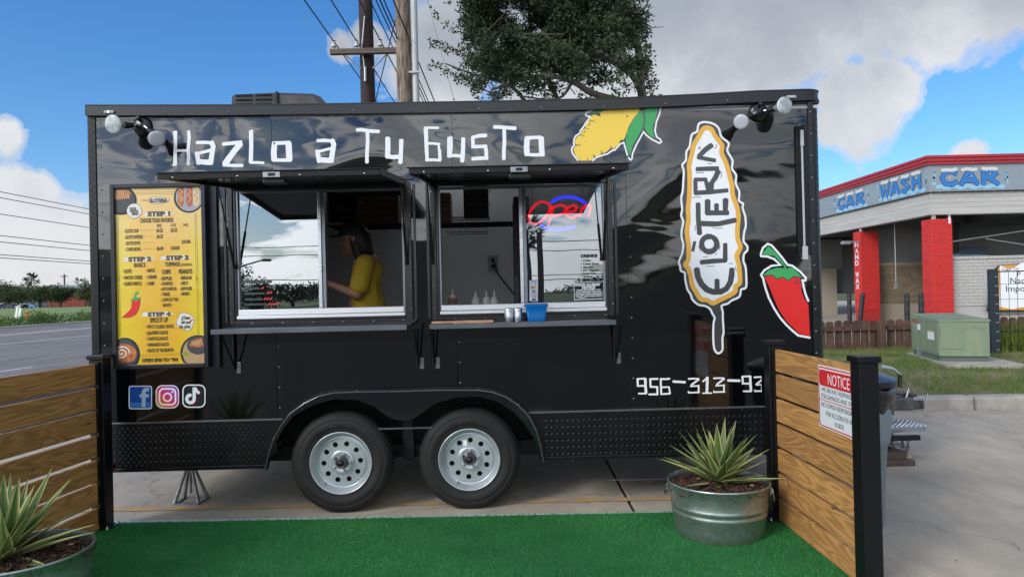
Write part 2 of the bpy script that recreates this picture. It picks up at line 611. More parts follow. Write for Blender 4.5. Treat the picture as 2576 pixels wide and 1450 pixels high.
def road_line(name, p0, p1, w, mat, z=-.014):
    a, b = Vector((p0[0], p0[1])), Vector((p1[0], p1[1]))
    d = (b - a).normalized()
    n = Vector((d.y, -d.x)) * w / 2
    mb = MB().add([(*(a + n), z), (*(b + n), z), (*(b - n), z), (*(a - n), z)], [(0, 1, 2, 3)])
    return mb.build(name, mat, road)


road_line('lane_line', (-18.9, -60), (-18.3, 200), .16, PAINTW)
gm = MB().box((-24.6, -60, -.1), (-23.6, 200, -.012))
gm.build('concrete_strip', CONC2, road)
gm = MB().box((-31.6, -60, -.1), (-30.6, 200, .06))
gm.build('road_kerb', CONC2, road)
for k in range(-4, 14):
    y0 = 13.6 + k * 9.2
    road_line('lane_dash', (-11.25, y0), (-11.15, y0 + 2.6), .13, PAINTW)
    if k % 2 == 0:
        road_line('lane_dash', (-14.9, y0 + 4), (-14.8, y0 + 6.2), .13, PAINTW)
mb = MB().add([(-3.4, 4.845, .0045), (1.9, 4.79, .0045), (1.9, 4.865, .0045), (-3.4, 4.925, .0045)], [(0, 1, 2, 3)])
mb.build('parking_stripe', PAINTY, lot_base)

# kerb and lawn on the right
kerb = thing('kerb', 'grey concrete kerb along the lawn behind the parking lot', 'kerb', (2.2, 7.9, 0))
kerb['kind'] = 'structure'
del kerb['category']
for k in range(11):
    x = -2.4 + k * 1.52
    dz = .004 * math.sin(k * 2.3)
    MB().bbox((x, 7.89 + dz, -.05), (x + 1.505, 8.1 + dz, .15 + dz), .03).build('kerb_stone', CONC2, kerb, world=True)


def lawn_z(x, y):
    t = min(1, max(0, (y - 8.08) / 2.2))
    return .125 + .08 * t * t * (3 - 2 * t) + .015 * math.sin(x * 1.7) * math.sin(y * 2.1)


mb = MB()
NX, NY = 60, 26
x0, x1, y0, y1 = -2.4, 40, 8.08, 15
vs = [(x0 + (x1 - x0) * i / NX, y0 + (y1 - y0) * j / NY, lawn_z(x0 + (x1 - x0) * i / NX, y0 + (y1 - y0) * j / NY)) for j in range(NY + 1) for i in range(NX + 1)]
fs = [(j * (NX + 1) + i, j * (NX + 1) + i + 1, (j + 1) * (NX + 1) + i + 1, (j + 1) * (NX + 1) + i) for j in range(NY) for i in range(NX)]
mb.add(vs, fs, True)
DIRT = M('lawn_soil', (.12, .13, .05), .95, col2=(.25, .19, .12), scale=1.4, detail=9, bump=.8, bscale=25, bdist=.02)
mb.build('lawn', DIRT, kind='structure')
sheet('back_lot', [(3, 15), (60, 15), (60, 60), (3, 60)], .03, CONC)

BLADE = M('grass_blade', (.085, .16, .03), .6, perobj=0)


def blade_mat(name, c1, c2, c3, scale):
    m = bpy.data.materials.new(name)
    m.use_nodes = True
    t = NT(m.node_tree)
    tc = t.n('ShaderNodeTexCoord').outputs['Object']
    c = t.mix(t.ramp(t.noise(tc, scale, 6, .7), [(.38, 0.0), (.6, 1.0)]), c1, c2)
    c = t.mix(t.ramp(t.noise(tc, scale * .33, 4, .6), [(.5, 0.0), (.68, 1.0)]), c, c3)
    c = t.mix(t.ramp(t.noise(tc, 60, 2, .5), [(.4, 0.0), (.62, .6)]), c, tuple(x * .45 for x in c1))
    p = t.n('ShaderNodeBsdfPrincipled', {'Base Color': c, 'Roughness': .65, 'IOR': 1.3})
    tr = t.n('ShaderNodeBsdfTranslucent', {'Color': c})
    mx = t.n('ShaderNodeMixShader', {0: .22, 1: p.outputs[0], 2: tr.outputs[0]})
    t.n('ShaderNodeOutputMaterial', {0: mx.outputs[0]})
    MATS[name] = m
    return m


def blades(name, n, region, h, mat, parent=None, zf=lambda x, y: 0, w=.006, lean=.5, seed=3, keep=None, label=None):
    rg = np.random.RandomState(seed)
    (ax, ay), (bx, by) = region
    x = ax + (bx - ax) * rg.rand(n)
    y = ay + (by - ay) * rg.rand(n)
    if keep is not None:
        k = keep(x, y)
        x, y = x[k], y[k]
        n = len(x)
    z = np.array([zf(a, b) for a, b in zip(x, y)])
    ang = rg.rand(n) * 6.283
    hh = h * (.5 + rg.rand(n))
    ww = w * (.6 + .8 * rg.rand(n))
    la = rg.rand(n) * 6.283
    ll = hh * lean * rg.rand(n)
    V = np.zeros((n, 3, 3))
    V[:, 0] = np.stack([x - np.cos(ang) * ww, y - np.sin(ang) * ww, z - .005], 1)
    V[:, 1] = np.stack([x + np.cos(ang) * ww, y + np.sin(ang) * ww, z - .005], 1)
    V[:, 2] = np.stack([x + np.cos(la) * ll, y + np.sin(la) * ll, z + hh], 1)
    me = bpy.data.meshes.new(name)
    me.vertices.add(3 * n)
    me.loops.add(3 * n)
    me.polygons.add(n)
    me.vertices.foreach_set('co', V.reshape(-1))
    me.loops.foreach_set('vertex_index', np.arange(3 * n, dtype=np.int32))
    me.polygons.foreach_set('loop_start', np.arange(0, 3 * n, 3, dtype=np.int32))
    me.update(calc_edges=True)
    me.materials.append(mat)
    o = bpy.data.objects.new(name, me)
    link(o, parent)
    return props(o, label, None, 'stuff')


LAWNB = blade_mat('lawn_blade', (.13, .22, .045), (.22, .28, .085), (.34, .28, .15), 2.6)

# ================================================================== LEFT SIDE: hedge, field things, far trees
LEAFD = blade_mat('far_foliage', (.055, .08, .035), (.085, .11, .05), (.045, .06, .03), .5)
BUSHM = blade_mat('verge_foliage', (.07, .14, .03), (.14, .22, .05), (.045, .085, .03), .6)
rr = random.Random(11)
mb = MB()
cs = []
for k in range(90):
    y = 28 + k * 0.7
    x = -33.2 + rr.uniform(-.9, .9) + y * .01
    cs.append(((x, y, .3), (rr.uniform(.7, 1.3), rr.uniform(.6, 1.0), rr.uniform(.35, .75))))
leaf_cloud(mb, cs, 26000, .16, rr)
o = mb.build('verge_weeds', BUSHM, kind='stuff', label='ragged green weeds along the far side of the road')
o['category'] = 'weeds'

BARK = M('grey_bark', (.10, .085, .07), .9, col2=(.17, .15, .13), scale=9, stretch=(1, 1, .25), bump=.8, bscale=25, bdist=.01)


def far_tree(x, y, h, w, label, mat=LEAFD, group='trees beyond the grass field', n=1500, sz=.55, name='oak_tree', cat='tree'):
    t = thing(name, label, cat, (x, y, 0), group=group)
    r2 = random.Random(int(x * 13 + y))
    mb = MB()
    for k in range(3):
        a = r2.uniform(0, 6.28)
        mb.tube([(0, 0, -.1), (math.cos(a) * .3, math.sin(a) * .3, h * .22), (math.cos(a) * w * .28, math.sin(a) * w * .28, h * .6)], [.32, .24, .1], 6)
    mb.build('trunk', BARK, t)
    cs = []
    for k in range(12):
        a = r2.uniform(0, 6.28)
        q = r2.uniform(0, .36) * w
        cs.append(((math.cos(a) * q, math.sin(a) * q, h * r2.uniform(.34, .80)), (w * r2.uniform(.17, .28), w * .24, h * r2.uniform(.14, .22))))
    mb = leaf_cloud(MB(), cs, n, sz, r2, aspect=.6)
    c = mb.build('crown', mat, t)
    return t


def at(px, Y, z=0):
    p = P(px, 760, Y)
    return p.x, p.y


ft = [(-8, 150, 10.5, 13, 'dark oak leftmost beyond the grass field, cut by the photo edge'),
      (22, 158, 9.5, 11, 'dark oak second from the left beyond the grass field'),
      (52, 166, 10, 10, 'thin crowned oak just left of the palms beyond the field'),
      (80, 150, 7.5, 10, 'low dark oak directly below the tall palms'),
      (100, 152, 8.2, 9.5, 'round oak before the left end of the red brick building'),
      (128, 148, 8.8, 11, 'wide oak with several bent trunks before the red brick building'),
      (152, 150, 7.6, 8.5, 'oak before the middle of the red brick building'),
      (222, 146, 9.0, 8, 'green oak at the right end of the red brick building')]
for px, Y, h, w, lab in ft:
    x, y = at(px, Y * 1.5)
    far_tree(x, y, h * .92, w * 1.35, lab, n=2600 if px != 52 else 1000)
mb = MB()
cs = [((at(px, 310)[0], 310, 4.0), (13, 5, 4.0)) for px in range(-40, 130, 14)]
leaf_cloud(mb, cs, 5000, .9, rr)
o = mb.build('distant_woods', LEAFD, kind='stuff', label='dark far wood behind the oaks across the field')
o['category'] = 'woods'

PALML = blade_mat('palm_foliage', (.03, .055, .02), (.055, .08, .03), (.09, .08, .045), .9)


def palm(x, y, h, label, group, fr=1.5, name='palm_tree', nf=26):
    t = thing(name, label, 'palm', (x, y, 0), group=group)
    r2 = random.Random(int(x * 7 + h * 3))
    MB().tube([(0, 0, -.1), (.1, 0, h * .5), (0, 0, h)], [.22, .17, .15], 8).build('trunk', BARK, t)
    mb = MB()
    for k in range(nf):
        a = k * 2.4 + r2.uniform(-.2, .2)
        el = r2.uniform(-.9, 1.2)
        d = Vector((math.cos(a) * math.cos(el), math.sin(a) * math.cos(el), math.sin(el)))
        base = Vector((0, 0, h))
        tip = base + d * fr * .55
        mb.tube([base, tip], .02, 3, cap=False)
        sd = d.cross(Vector((0, 0, 1))).normalized()
        for q in range(-6, 7):
            e = (d + sd * q * .17).normalized()
            en = tip + e * fr * .55 * (1 - abs(q) * .05) + Vector((0, 0, -.12 * abs(q) * fr * .3))
            pn = e.cross(Vector((0, 0, 1))).normalized() * .045 * fr
            mb.add([tip - pn * .5, tip + (en - tip) * .5 + pn, en, tip + (en - tip) * .5 - pn], [(0, 1, 2, 3)])
    mb.build('crown', PALML, t)
    return t


for px, Y, h, fr, lab in ((69, 285, 10.4, 2.5, 'leftmost and shortest of the three palms above the oaks'),
                          (80, 285, 11.6, 2.9, 'middle, tallest palm above the oaks across the field'),
                          (86, 288, 11.0, 2.9, 'rightmost of the three palms above the oaks'),
                          (203, 290, 8.8, 3.6, 'lone palm showing above the roof of the red brick building')):
    x, y = at(px, Y)
    palm(x, y, h, lab, 'palms beyond the field', fr)

BRICKR = M('far_red_brick', (.30, .075, .05), .85, col2=(.24, .06, .045), scale=.8)
xa, _ = at(112, 240)
xb, _ = at(213, 240)
BY = 240
bl = thing('brick_building', 'long low red brick building with grey roof beyond the field', 'building', ((xa + xb) / 2, 240, 0))
MB().box((xa, 240, -.1), (xb, 256, 4.2)).build('wall', BRICKR, bl, world=True)
MB().box((xa + 7.0, 239.9, 4.22), (xb - .2, 255, 6.0)).build('upper_wall', M('far_grey_wall', (.40, .39, .39), .8), bl, world=True)
for k in range(4):
    xw = xa + 8.0 + k * 1.7
    if xw + 1.2 < xb:
        MB().box((xw, 239.8, 4.5), (xw + 1.2, 239.88, 5.6)).build('window', M('far_window', (.05, .06, .07), .3), bl, world=True)
MB().box((xa - 2, 239.2, 6.02), (xb + 6, 270, 6.3)).box((xa - 2, 243, 6.3), (xb + 6, 270, 7.7)).build('roof', M('far_roof', (.33, .36, .40), .6), bl, world=True)
MB().box((xa + 7.2, 239.7, 5.75), (xb - .1, 239.85, 6.0)).build('fascia', M('far_fascia', (.6, .55, .48), .7), bl, world=True)
x1_, _ = at(81, 228)
x2_, _ = at(98, 228)
sh = thing('shed', 'small white ribbed shed left of the red brick building', 'shed', ((x1_ + x2_) / 2, 228, 0))
MB().box((x1_, 228, 0), (x2_, 232, 3.4)).build('wall', M('far_white', (.62, .6, .55), .7), sh, world=True)
MB().box((x1_ - .3, 227.7, 3.4), (x2_ + .3, 232.2, 3.7)).build('roof', M('far_roof_dark', (.12, .12, .12), .7), sh, world=True)

FARCAR = [(-6, 'dark blue car parked leftmost under the far oaks', (.02, .03, .12)), (26, 'navy blue car parked under the far oaks', (.02, .02, .09)),
          (60, 'pale silver car parked under the far oaks', (.5, .55, .6)), (73, 'light blue car parked beside the white shed', (.12, .3, .6))]
for px, lab, colr in FARCAR:
    x, y = at(px, 219)
    c = thing('parked_car', lab, 'car', (x, y, 0), group='cars parked beyond the field')
    cm = M('car_paint_' + str(px), colr, .3)
    prof = [(-2.1, .35), (-2.1, .85), (-1.2, .95), (-.6, 1.42), (.9, 1.42), (1.5, .95), (2.1, .85), (2.1, .35)]
    MB().poly(prof, lambda u, v: (u, -.85, v), thick=1.7, tdir=(0, 1, 0)).build('body', cm, c)
    MB().poly([(-1.05, .97), (-.58, 1.34), (.85, 1.34), (1.3, .97)], lambda u, v: (u, -.87, v), thick=.015, tdir=(0, 1, 0)).build('window', M('car_glass', (.03, .04, .05), .1), c)
    for s_ in (-1.3, 1.3):
        MB().lathe([(.05, 0), (.32, 0), (.34, .05), (.34, .2), (.05, .2)], 12, Matrix.Translation((s_, -.9, .34)) @ Matrix.Rotation(R(-90), 4, 'X')).build('wheel', TYRE, c)

# leaning sign and orange marker on the verge
ls = thing('leaning_sign', 'pair of white panels on a leaning post in the roadside grass', 'sign')
bx = P(33, 801, 58)
ls.location = (bx.x, bx.y, 0)
MB().tube([(0, 0, 0), (.30, 0, 1.3)], .03, 6).build('post', M('grey_steel', (.3, .31, .32), .5, metal=.6), ls)
for dx, dz, nm in ((0.16, .40, 0), (.42, .36, 1)):
    MB().box((dx - .09, -.05, dz - .05), (dx + .09, -.03, dz + .85), Matrix.Rotation(R(12), 4, 'Y')).build('panel', WHITE, ls)
bx = P(68, 799, 57)
mk = thing('marker_post', 'short orange utility marker post in the roadside grass', 'marker', (bx.x, bx.y, 0))
MB().bbox((-.11, -.06, -.05), (.11, .06, .80), .03).build('post', M('orange_plastic', (.75, .10, .03), .5), mk)
MB().box((-.131, -.063, .0), (.131, .063, .1)).build('base_band', WHITE, mk)

# ================================================================== POLES AND WIRES
WIREM = M('wire_black', (.02, .02, .022), .6)
POLEM = M('creosote_pole', (.018, .009, .009), .75, col2=(.035, .018, .017), scale=5, stretch=(4, 4, .3), bump=.7, bscale=20, bstretch=(4, 4, .3), bdist=.006)
WOODP = M('weathered_pole', (.30, .235, .18), .85, col2=(.10, .075, .06), scale=7, detail=8, stretch=(5, 5, .45), lo=.4, hi=.6, bump=1, bscale=18, bstretch=(5, 5, .4), bdist=.01)
PVC = M('pale_grey_conduit', (.50, .53, .54), .45)
PORC = M('porcelain', (.62, .63, .62), .25)


def px_at(px, py, Y):
    return P(px, py, Y)


up = thing('utility_pole', 'dark brown wooden utility pole with crossarm behind the trailer', 'utility pole', (P(926, 130, 14.5).x, 14.5, 0))
pr = .15
MB().tube([(0.01, 0, -.2), (-.02, 0, 5), (-.05, 0, 12)], [.19, .155, .125], 16).build('pole', POLEM, up)
ca = P(926, 131, 14.3)
w2 = P(837, 131, 14.3)
arm = MB().bbox((-(ca.x - w2.x), -.30, ca.z - .055), ((ca.x - w2.x), -.19, ca.z + .055), .01).build('crossarm', M('arm_wood', (.10, .075, .06), .8, col2=(.16, .12, .10), scale=8, stretch=(.3, 4, 4)), up)
for s_ in (-1, 1):
    MB().tube([(s_ * .42, -.21, ca.z - .06), (s_ * .12, -.18, ca.z - .33)], .013, 5).build('brace', M('grey_steel', (.3, .31, .32), .5, metal=.6), up)
ins = []
for px in (840, 897, 957, 1010):
    q = P(px, 128, 14.25)
    lx = q.x - up.location.x
    o = MB().lathe([(.012, 0), (.012, .05), (.055, .05), (.06, .075), (.035, .095), (.03, .13), (.045, .14), (.03, .165), (0, .17)], 12, Matrix.Translation((lx, -.25, ca.z + .05))).build('insulator', PORC, up)
    MB().lathe([(0, .0), (.036, .0), (.036, .04), (0, .05)], 8, Matrix.Translation((lx, -.25, ca.z + .19))).build('clamp', INK, o)
    ins.append((q.x, ca.z + .22))
MB().tube([(-.02, -.17, ca.z + .75), (-.06, -.19, ca.z + .35), (-.09, -.2, ca.z + .1), (-.05, -.21, ca.z - .2), (-.03, -.19, ca.z - .55)], .014, 5).tube([(-.03, -.19, ca.z - .3), (-.03, -.2, ca.z - .6)], .03, 5).tube([(-.16, -.2, ca.z + .03), (.08, -.2, ca.z + .02)], .012, 5).build('grounding_lead', M('galvanised', (.4, .41, .42), .45, metal=.7), up)
for z_ in (4.0, 4.9):
    MB().tube([(-.22, -.0, z_), (.22, -.0, z_)], .012, 5).build('step_bolt', M('galvanised', (.4, .41, .42), .45, metal=.7), up)

wp = thing('utility_pole', 'weathered pale wooden utility pole beside a grey conduit behind the trailer', 'utility pole', (P(1018, 130, 12.6).x, 12.6, 0))
MB().tube([(.02, 0, -.2), (-.01, 0, 4), (-.03, 0, 11)], [.165, .143, .125], 18).build('pole', WOODP, wp)
cd = P(1043, 130, 12.55)
cx = cd.x - wp.location.x
MB().tube([(cx + .02, -.05, -.1), (cx + .012, -.05, 4.52), (cx, -.05, 11)], .058, 14).lathe([(.066, 0), (.07, .01), (.07, .26), (.066, .27)], 14, Matrix.Translation((cx + .012, -.05, 4.32))).build('conduit', PVC, wp)
for z_ in (3.95, 5.4):
    MB().box((cx - .1, -.14, z_), (cx + .09, -.11, z_ + .035)).build('strap', M('galvanised', (.4, .41, .42), .45, metal=.7), wp)

WG = 'overhead power lines behind the trailer'


def wire(x0, z0, y0, y1, r, label, group, sag=.0, dx=0.0):
    pts = []
    for i in range(13):
        t = i / 12
        pts.append((x0 + dx * t, y0 + (y1 - y0) * t, z0 - sag * 4 * t * (1 - t)))
    o = MB().tube(pts, r, 5, cap=False).build('power_line', WIREM, base=True)
    return props(o, label, 'power line', None, group)


names = ['on the left end of the crossarm', 'just left of the dark pole', 'just right of the dark pole', 'on the right end of the crossarm behind the pale pole']
for (x, z), nm in zip(ins, names):
    wire(x, z, 3.0, 90, .013, 'black power line ' + nm, WG)
for (px, py, nm) in ((1003, 123, 'highest black power line between the two poles'), (975, 92, 'upper black power line passing the gap between the poles'), (1085, 235, 'black power line right of the grey conduit'), (1062, 235, 'lower black power line close right of the grey conduit')):
    q = P(px, py, 16)
    wire(q.x, q.z, 3.0, 90, .013, nm, WG)
a, b = P(975, 130, 15), P(945, 252, 15)
a2 = a + (a - b) * 1.2
props(MB().tube([a2, b - (a - b)], .012, 5).build('guy_wire', WIREM, base=True), 'thin wire slanting down between the two poles', 'guy wire')
a, b = P(1075, 0, 17), P(1142, 250, 17)
props(MB().tube([a + (a - b), b + (b - a)], .009, 5).build('guy_wire', M('thin_grey_wire', (.3, .3, .3), .6), base=True), 'thin grey wire slanting down left of the oak crown', 'guy wire')
LW = 'power lines along the far side of the road'
for k, (py, zlab) in enumerate(((482, 'topmost'), (497, 'second from the top'), (538, 'third from the top'), (592, 'fourth from the top'), (608, 'third from the bottom'), (640, 'second lowest'), (648, 'lowest'))):
    q = P(0, py, 54.6)
    wire(q.x, q.z, -60, 150, .03, zlab + ' black power line in the sky left of the trailer', LW)
q = P(163, 750, 262)
fp = thing('utility_pole', 'distant bare utility pole above the roof of the red brick building', 'utility pole', (q.x, q.y, 0))
zt = P(163, 689, 262).z
MB().tube([(0, 0, -.1), (0, 0, zt)], .28, 6).build('pole', M('far_pole', (.07, .06, .06), .8), fp)
MB().box((-1.4, -.1, zt - 1.0), (1.4, .1, zt - .7)).build('crossarm', M('far_pole', (.07, .06, .06), .8), fp)
MB().tube([(0, 0, zt - 4.5), (1.5, 0, zt - 3.2), (4.2, 0, zt - 2.6)], .1, 5).box((3.8, -.2, zt - 2.8), (5.0, .2, zt - 2.5)).build('lamp_arm', M('far_lamp', (.4, .42, .44), .6), fp)
# ================================================================== OAK BEHIND THE TRAILER
def limb(mb, pts, r0, r1, seg=7):
    n = len(pts)
    # smooth path
    P_ = [Vector(p) for p in pts]
    out = []
    for i in range(n - 1):
        p0, p1, p2, p3 = P_[max(i - 1, 0)], P_[i], P_[i + 1], P_[min(i + 2, n - 1)]
        for k in range(4):
            t = k / 4
            out.append(.5 * ((2 * p1) + (-p0 + p2) * t + (2 * p0 - 5 * p1 + 4 * p2 - p3) * t * t + (-p0 + 3 * p1 - 3 * p2 + p3) * t ** 3))
    out.append(P_[-1])
    m = len(out)
    mb.tube(out, [r0 + (r1 - r0) * i / (m - 1) for i in range(m)], seg)
    return out


oy = 10.6
ob = P(1628, 725, oy)
oak = thing('oak_tree', 'large live oak with dense small leaves rising behind the trailer roof', 'tree', (ob.x, oy, 0))
L_ = lambda px, py, dy=0.0: P(px, py, oy + dy) - Vector((ob.x, oy, 0))
mb = MB()
tr = limb(mb, [(0.1, 0, -.1), (.05, .05, 1.5), (0, .1, 2.8), L_(1622, 300, .1), L_(1612, 215, .2), L_(1605, 120, .1), L_(1560, 20, 0), L_(1510, -120, .1)], .10, .04, 10)
limb(mb, [L_(1613, 235, .1), L_(1590, 190, -.2), L_(1540, 155, -.3), L_(1480, 120, -.3), L_(1420, 60, -.2), L_(1390, -20, 0)], .055, .02)
limb(mb, [L_(1595, 260, 0), L_(1500, 238, -.5), L_(1440, 205, -.7), L_(1385, 192, -.8), L_(1320, 197, -.7), L_(1240, 225, -.5)], .055, .018)
limb(mb, [L_(1480, 120, -.3), L_(1380, 110, -.4), L_(1270, 90, -.3), L_(1150, 130, -.2)], .04, .012)
limb(mb, [L_(1440, 205, -.7), L_(1400, 250, -.4), L_(1300, 240, 0)], .025, .01)
limb(mb, [L_(1420, 290, .6), L_(1380, 200, .5), L_(1340, 120, .5), L_(1330, 0, .6)], .045, .02)
limb(mb, [L_(1350, 300, .9), L_(1290, 220, .8), L_(1200, 190, .7), L_(1120, 160, .6)], .04, .01)
for k in range(60):
    px, py = rnd.uniform(1130, 1620), rnd.uniform(-60, 240)
    a = L_(px, py, rnd.uniform(-.8, 1.0))
    limb(mb, [a, a + Vector((rnd.uniform(-.3, .3), rnd.uniform(-.2, .2), rnd.uniform(-.1, .2))), a + Vector((rnd.uniform(-.5, .5), rnd.uniform(-.3, .3), rnd.uniform(-.1, .4)))], .012, .004, 4)
mb.build('trunk', BARK, oak)
OAKL = blade_mat('oak_leaf', (.06, .09, .045), (.11, .14, .075), (.04, .065, .036), 2.0)
rr = random.Random(5)
cs = []


def cl(px, py, r, n=1, sp=0, dy=None, fl=.7):
    for _ in range(n):
        c = L_(px + rr.uniform(-sp, sp), py + rr.uniform(-sp, sp) * .8, dy if dy is not None else rr.uniform(-1.0, 1.3))
        s_ = r * rr.uniform(.7, 1.2) / 166
        cs.append((c, (s_, s_ * 1.3, s_ * fl)))


cl(1330, 60, 40, 46, 140)
cl(1500, 90, 36, 34, 95)
cl(1380, 150, 34, 24, 110)
cl(1480, 30, 34, 30, 110)
cl(1290, 130, 32, 20, 95)
cl(1250, 195, 26, 12, 60)
cl(1440, 140, 30, 20, 90)
cl(1600, 140, 20, 16, 40, -.7)
cl(1610, 60, 20, 12, 34, -.6)
cl(1570, 215, 16, 10, 34, -.8)
cl(1625, 215, 12, 8, 20, -.5)
cl(1560, 120, 24, 18, 60)
cl(1590, 200, 17, 12, 45)
cl(1560, -40, 38, 18, 90)
cl(1380, -90, 60, 22, 180)
cl(1600, -160, 60, 16, 120)
cl(1350, -230, 70, 22, 200)
for px, py, r in ((1085, 18, 4), (1092, 32, 5), (1100, 48, 6), (1120, 60, 12), (1140, 75, 16), (1160, 60, 14), (1080, 105, 8), (1100, 112, 13), (1125, 122, 17), (1150, 128, 18), (1080, 168, 9), (1100, 172, 13), (1130, 182, 16), (1160, 192, 20),
                  (1185, 45, 20), (1160, 20, 12), (1130, 5, 9), (1190, 90, 22), (1185, 150, 24), (1195, 235, 16), (1210, 222, 18), (1235, 240, 18), (1280, 235, 20), (1330, 240, 14), (1370, 245, 10), (1420, 225, 9), (1460, 238, 14), (1440, 175, 22),
                  (1520, 180, 20), (1625, 95, 12), (1632, 120, 10), (1618, 150, 13), (1612, 30, 14), (1620, 10, 14), (1640, 205, 9), (1630, 190, 12), (1655, 240, 7), (1640, 238, 7), (1560, 235, 10), (1600, 170, 18), (1350, 200, 16), (1300, 190, 24),
                  (1230, 165, 24), (1540, 60, 30), (1400, 90, 30), (1620, 60, 14), (1575, 20, 24), (1215, 205, 18), (1260, 222, 16)):
    cl(px, py, r, 2, r * .4, None, .8)
mb = leaf_cloud(MB(), cs, 130000, .064, rr, aspect=.45)
c_ = mb.build('crown', OAKL, oak, kind='stuff')

# ================================================================== CAR WASH
XW, YS = 12.62, 21.0
cw = thing('car_wash', 'grey open car wash with red roof trim, painted lettering and red brick pillars', 'building', (16.5, 28, 0))
REDT = M('red_roof_trim', (.45, .03, .04), .45, col2=(.36, .03, .045), scale=1.5, stretch=(.3, .3, 6))
FASC = M('blue_grey_fascia', (.27, .32, .36), .6, col2=(.23, .28, .32), scale=1.0)
BEAMM = M('pale_beam', (.50, .49, .46), .65, col2=(.42, .41, .39), scale=1.2, stretch=(.4, .4, 5))
REDB = M('red_painted_brick', (.60, .035, .03), .55, perobj=.16, bump=.3, bscale=40)
WHB = M('white_painted_brick', (.45, .44, .415), .65, perobj=.05, bump=.3, bscale=40, stain=(.42, .40, .36), stscale=1.2, stlo=.55)
TANB = M('tan_brick', (.23, .185, .115), .8, perobj=.22, bump=.3, bscale=40, stain=(.13, .11, .09), stscale=.7)
TANC = M('tan_cap_brick', (.36, .31, .2), .8, perobj=.2)
MORT = M('brick_mortar', (.34, .30, .24), .9)
ZR = 5.22
W_ = dict(parent=cw, world=True)
XE, YN = 24.0, 44.0


def ring(z0, z1, off, th):
    """L shaped band along west and south facades"""
    m = MB()
    m.box((XW - off, YS - off, z0), (XW - off + th, YN, z1))
    m.box((XW - off + th, YS - off, z0), (XE, YS - off + th, z1))
    return m


ring(ZR - .07, ZR, .20, .2).build('roof_trim', REDT, **W_)
ring(ZR - .17, ZR - .07, .16, .2).build('roof_trim', REDT, **W_)
ring(ZR - .23, ZR - .17, .12, .2).build('roof_trim', REDT, **W_)
ring(ZR - .26, ZR - .23, .14, .2).build('roof_trim', REDT, **W_)
ring(4.14, ZR - .26, .07, .2).build('fascia', FASC, **W_)
mb = MB()
k = YS - .1
while k < YN:
    mb.box((XW - .11, k, 4.13), (XW - .07, k + .22, 4.155))
    k += .27
k = XW
while k < XE:
    mb.box((k, YS - .11, 4.13), (k + .22, YS - .07, 4.155))
    k += .27
mb.build('drip_edge', M('dark_drip', (.06, .055, .05), .8), kind='stuff', **W_)
for z0, z1, o_ in ((3.98, 4.12, .02), (3.83, 3.975, .022), (3.68, 3.825, .02), (3.56, 3.675, .022)):
    ring(z0, z1, o_, .2).build('siding_board', BEAMM, **W_)
ring(3.47, 3.558, .06, .3).build('beam_flange', BEAMM, **W_)
MB().box((XW + .2, YS + .2, 4.0), (XE, YN, 4.2)).build('roof', M('dark_roof_deck', (.10, .10, .10), .8), **W_)
mb = MB()
for k in range(6):
    y = YS + .5 + k * 4.3
    mb.box((XW + .2, y, 3.5), (XE, y + .16, 3.9))
for k in range(3):
    mb.box((XW + .8 + k * 3.4, YS + .3, 3.6), (XW + .95 + k * 3.4, YN, 3.85))
mb.build('roof_beam', M('steel_beam', (.16, .17, .18), .6), **W_)
brick_me = {}


def brick_wall(parent, mat, origin, du, length, height, normal, core, bl=.205, bh=.068, gap=.006, cap=None, ylim=None, zmin=0.0, name='brick', proud=.012):
    """course by course, each brick an object; core = mortar box already built"""
    key = (mat.name, bl)
    if key not in brick_me:
        a = bl - gap
        h_ = bh - gap
        m = bpy.data.meshes.new('brick')
        bm = bmesh.new()
        bmesh.ops.create_cube(bm, size=1)
        for v in bm.verts:
            v.co = Vector((v.co.x * a, v.co.y * .03, v.co.z * h_))
        bmesh.ops.bevel(bm, geom=[e for e in bm.edges if all(v.co.y < 0 for v in e.verts)], offset=.006, segments=1, affect='EDGES')
        bm.to_mesh(m)
        bm.free()
        m.materials.append(mat)
        brick_me[key] = m
    me = brick_me[key]
    rz = math.atan2(du[1], du[0])
    inv = mw(parent).inverted()
    rows = int(height / bh)
    for r_ in range(rows):
        z = zmin + bh * (r_ + .5)
        if z < (ylim or -1):
            continue
        off = bl / 2 if r_ % 2 else 0
        k = -1
        while True:
            k += 1
            c0 = off + k * bl - (bl if off else 0) * 1
            c1 = c0 + bl
            s0, s1 = max(c0, 0), min(c1, length)
            if s0 >= length - .02:
                break
            if s1 - s0 < .03:
                continue
            cm_ = (s0 + s1) / 2
            pr_ = .015 - proud + rnd.uniform(-.003, .002)
            o = bpy.data.objects.new(name, me)
            w_ = Vector((origin[0] + du[0] * cm_ + normal[0] * -pr_, origin[1] + du[1] * cm_ + normal[1] * -pr_, z))
            o.location = inv @ w_
            o.rotation_euler = (0, 0, rz)
            o.scale = ((s1 - s0 - gap) / (bl - gap), 1, 1)
            link(o, parent)


def pillar(x, y, w, d, h, label_text=None):
    p = MB().box((x + .012, y + .012, -.05), (x + w, y + d, h)).build('pillar', M('red_mortar', (.45, .03, .03), .8), cw, world=True)
    brick_wall(p, REDB, (x, y), (1, 0), w, h, (0, -1), None, ylim=.45)
    brick_wall(p, REDB, (x, y + d), (0, -1), d, h, (-1, 0), None, ylim=.45)
    return p


p1 = pillar(XW + .04, YS + .04, .62, .5, 3.35)
p2 = pillar(XW + .04, 25.35, .66, .5, 3.35)
MB().box((XW + .1, YS + .08, 3.35), (XW + .2, YS + .14, 3.56)).box((XW + .55, YS + .02, 3.2), (XW + .61, YS + .05, 3.56)).box((XW + .06, 25.36, 3.35), (XW + .12, 25.44, 3.5)).build('gutter_bracket', WHITE, **W_)
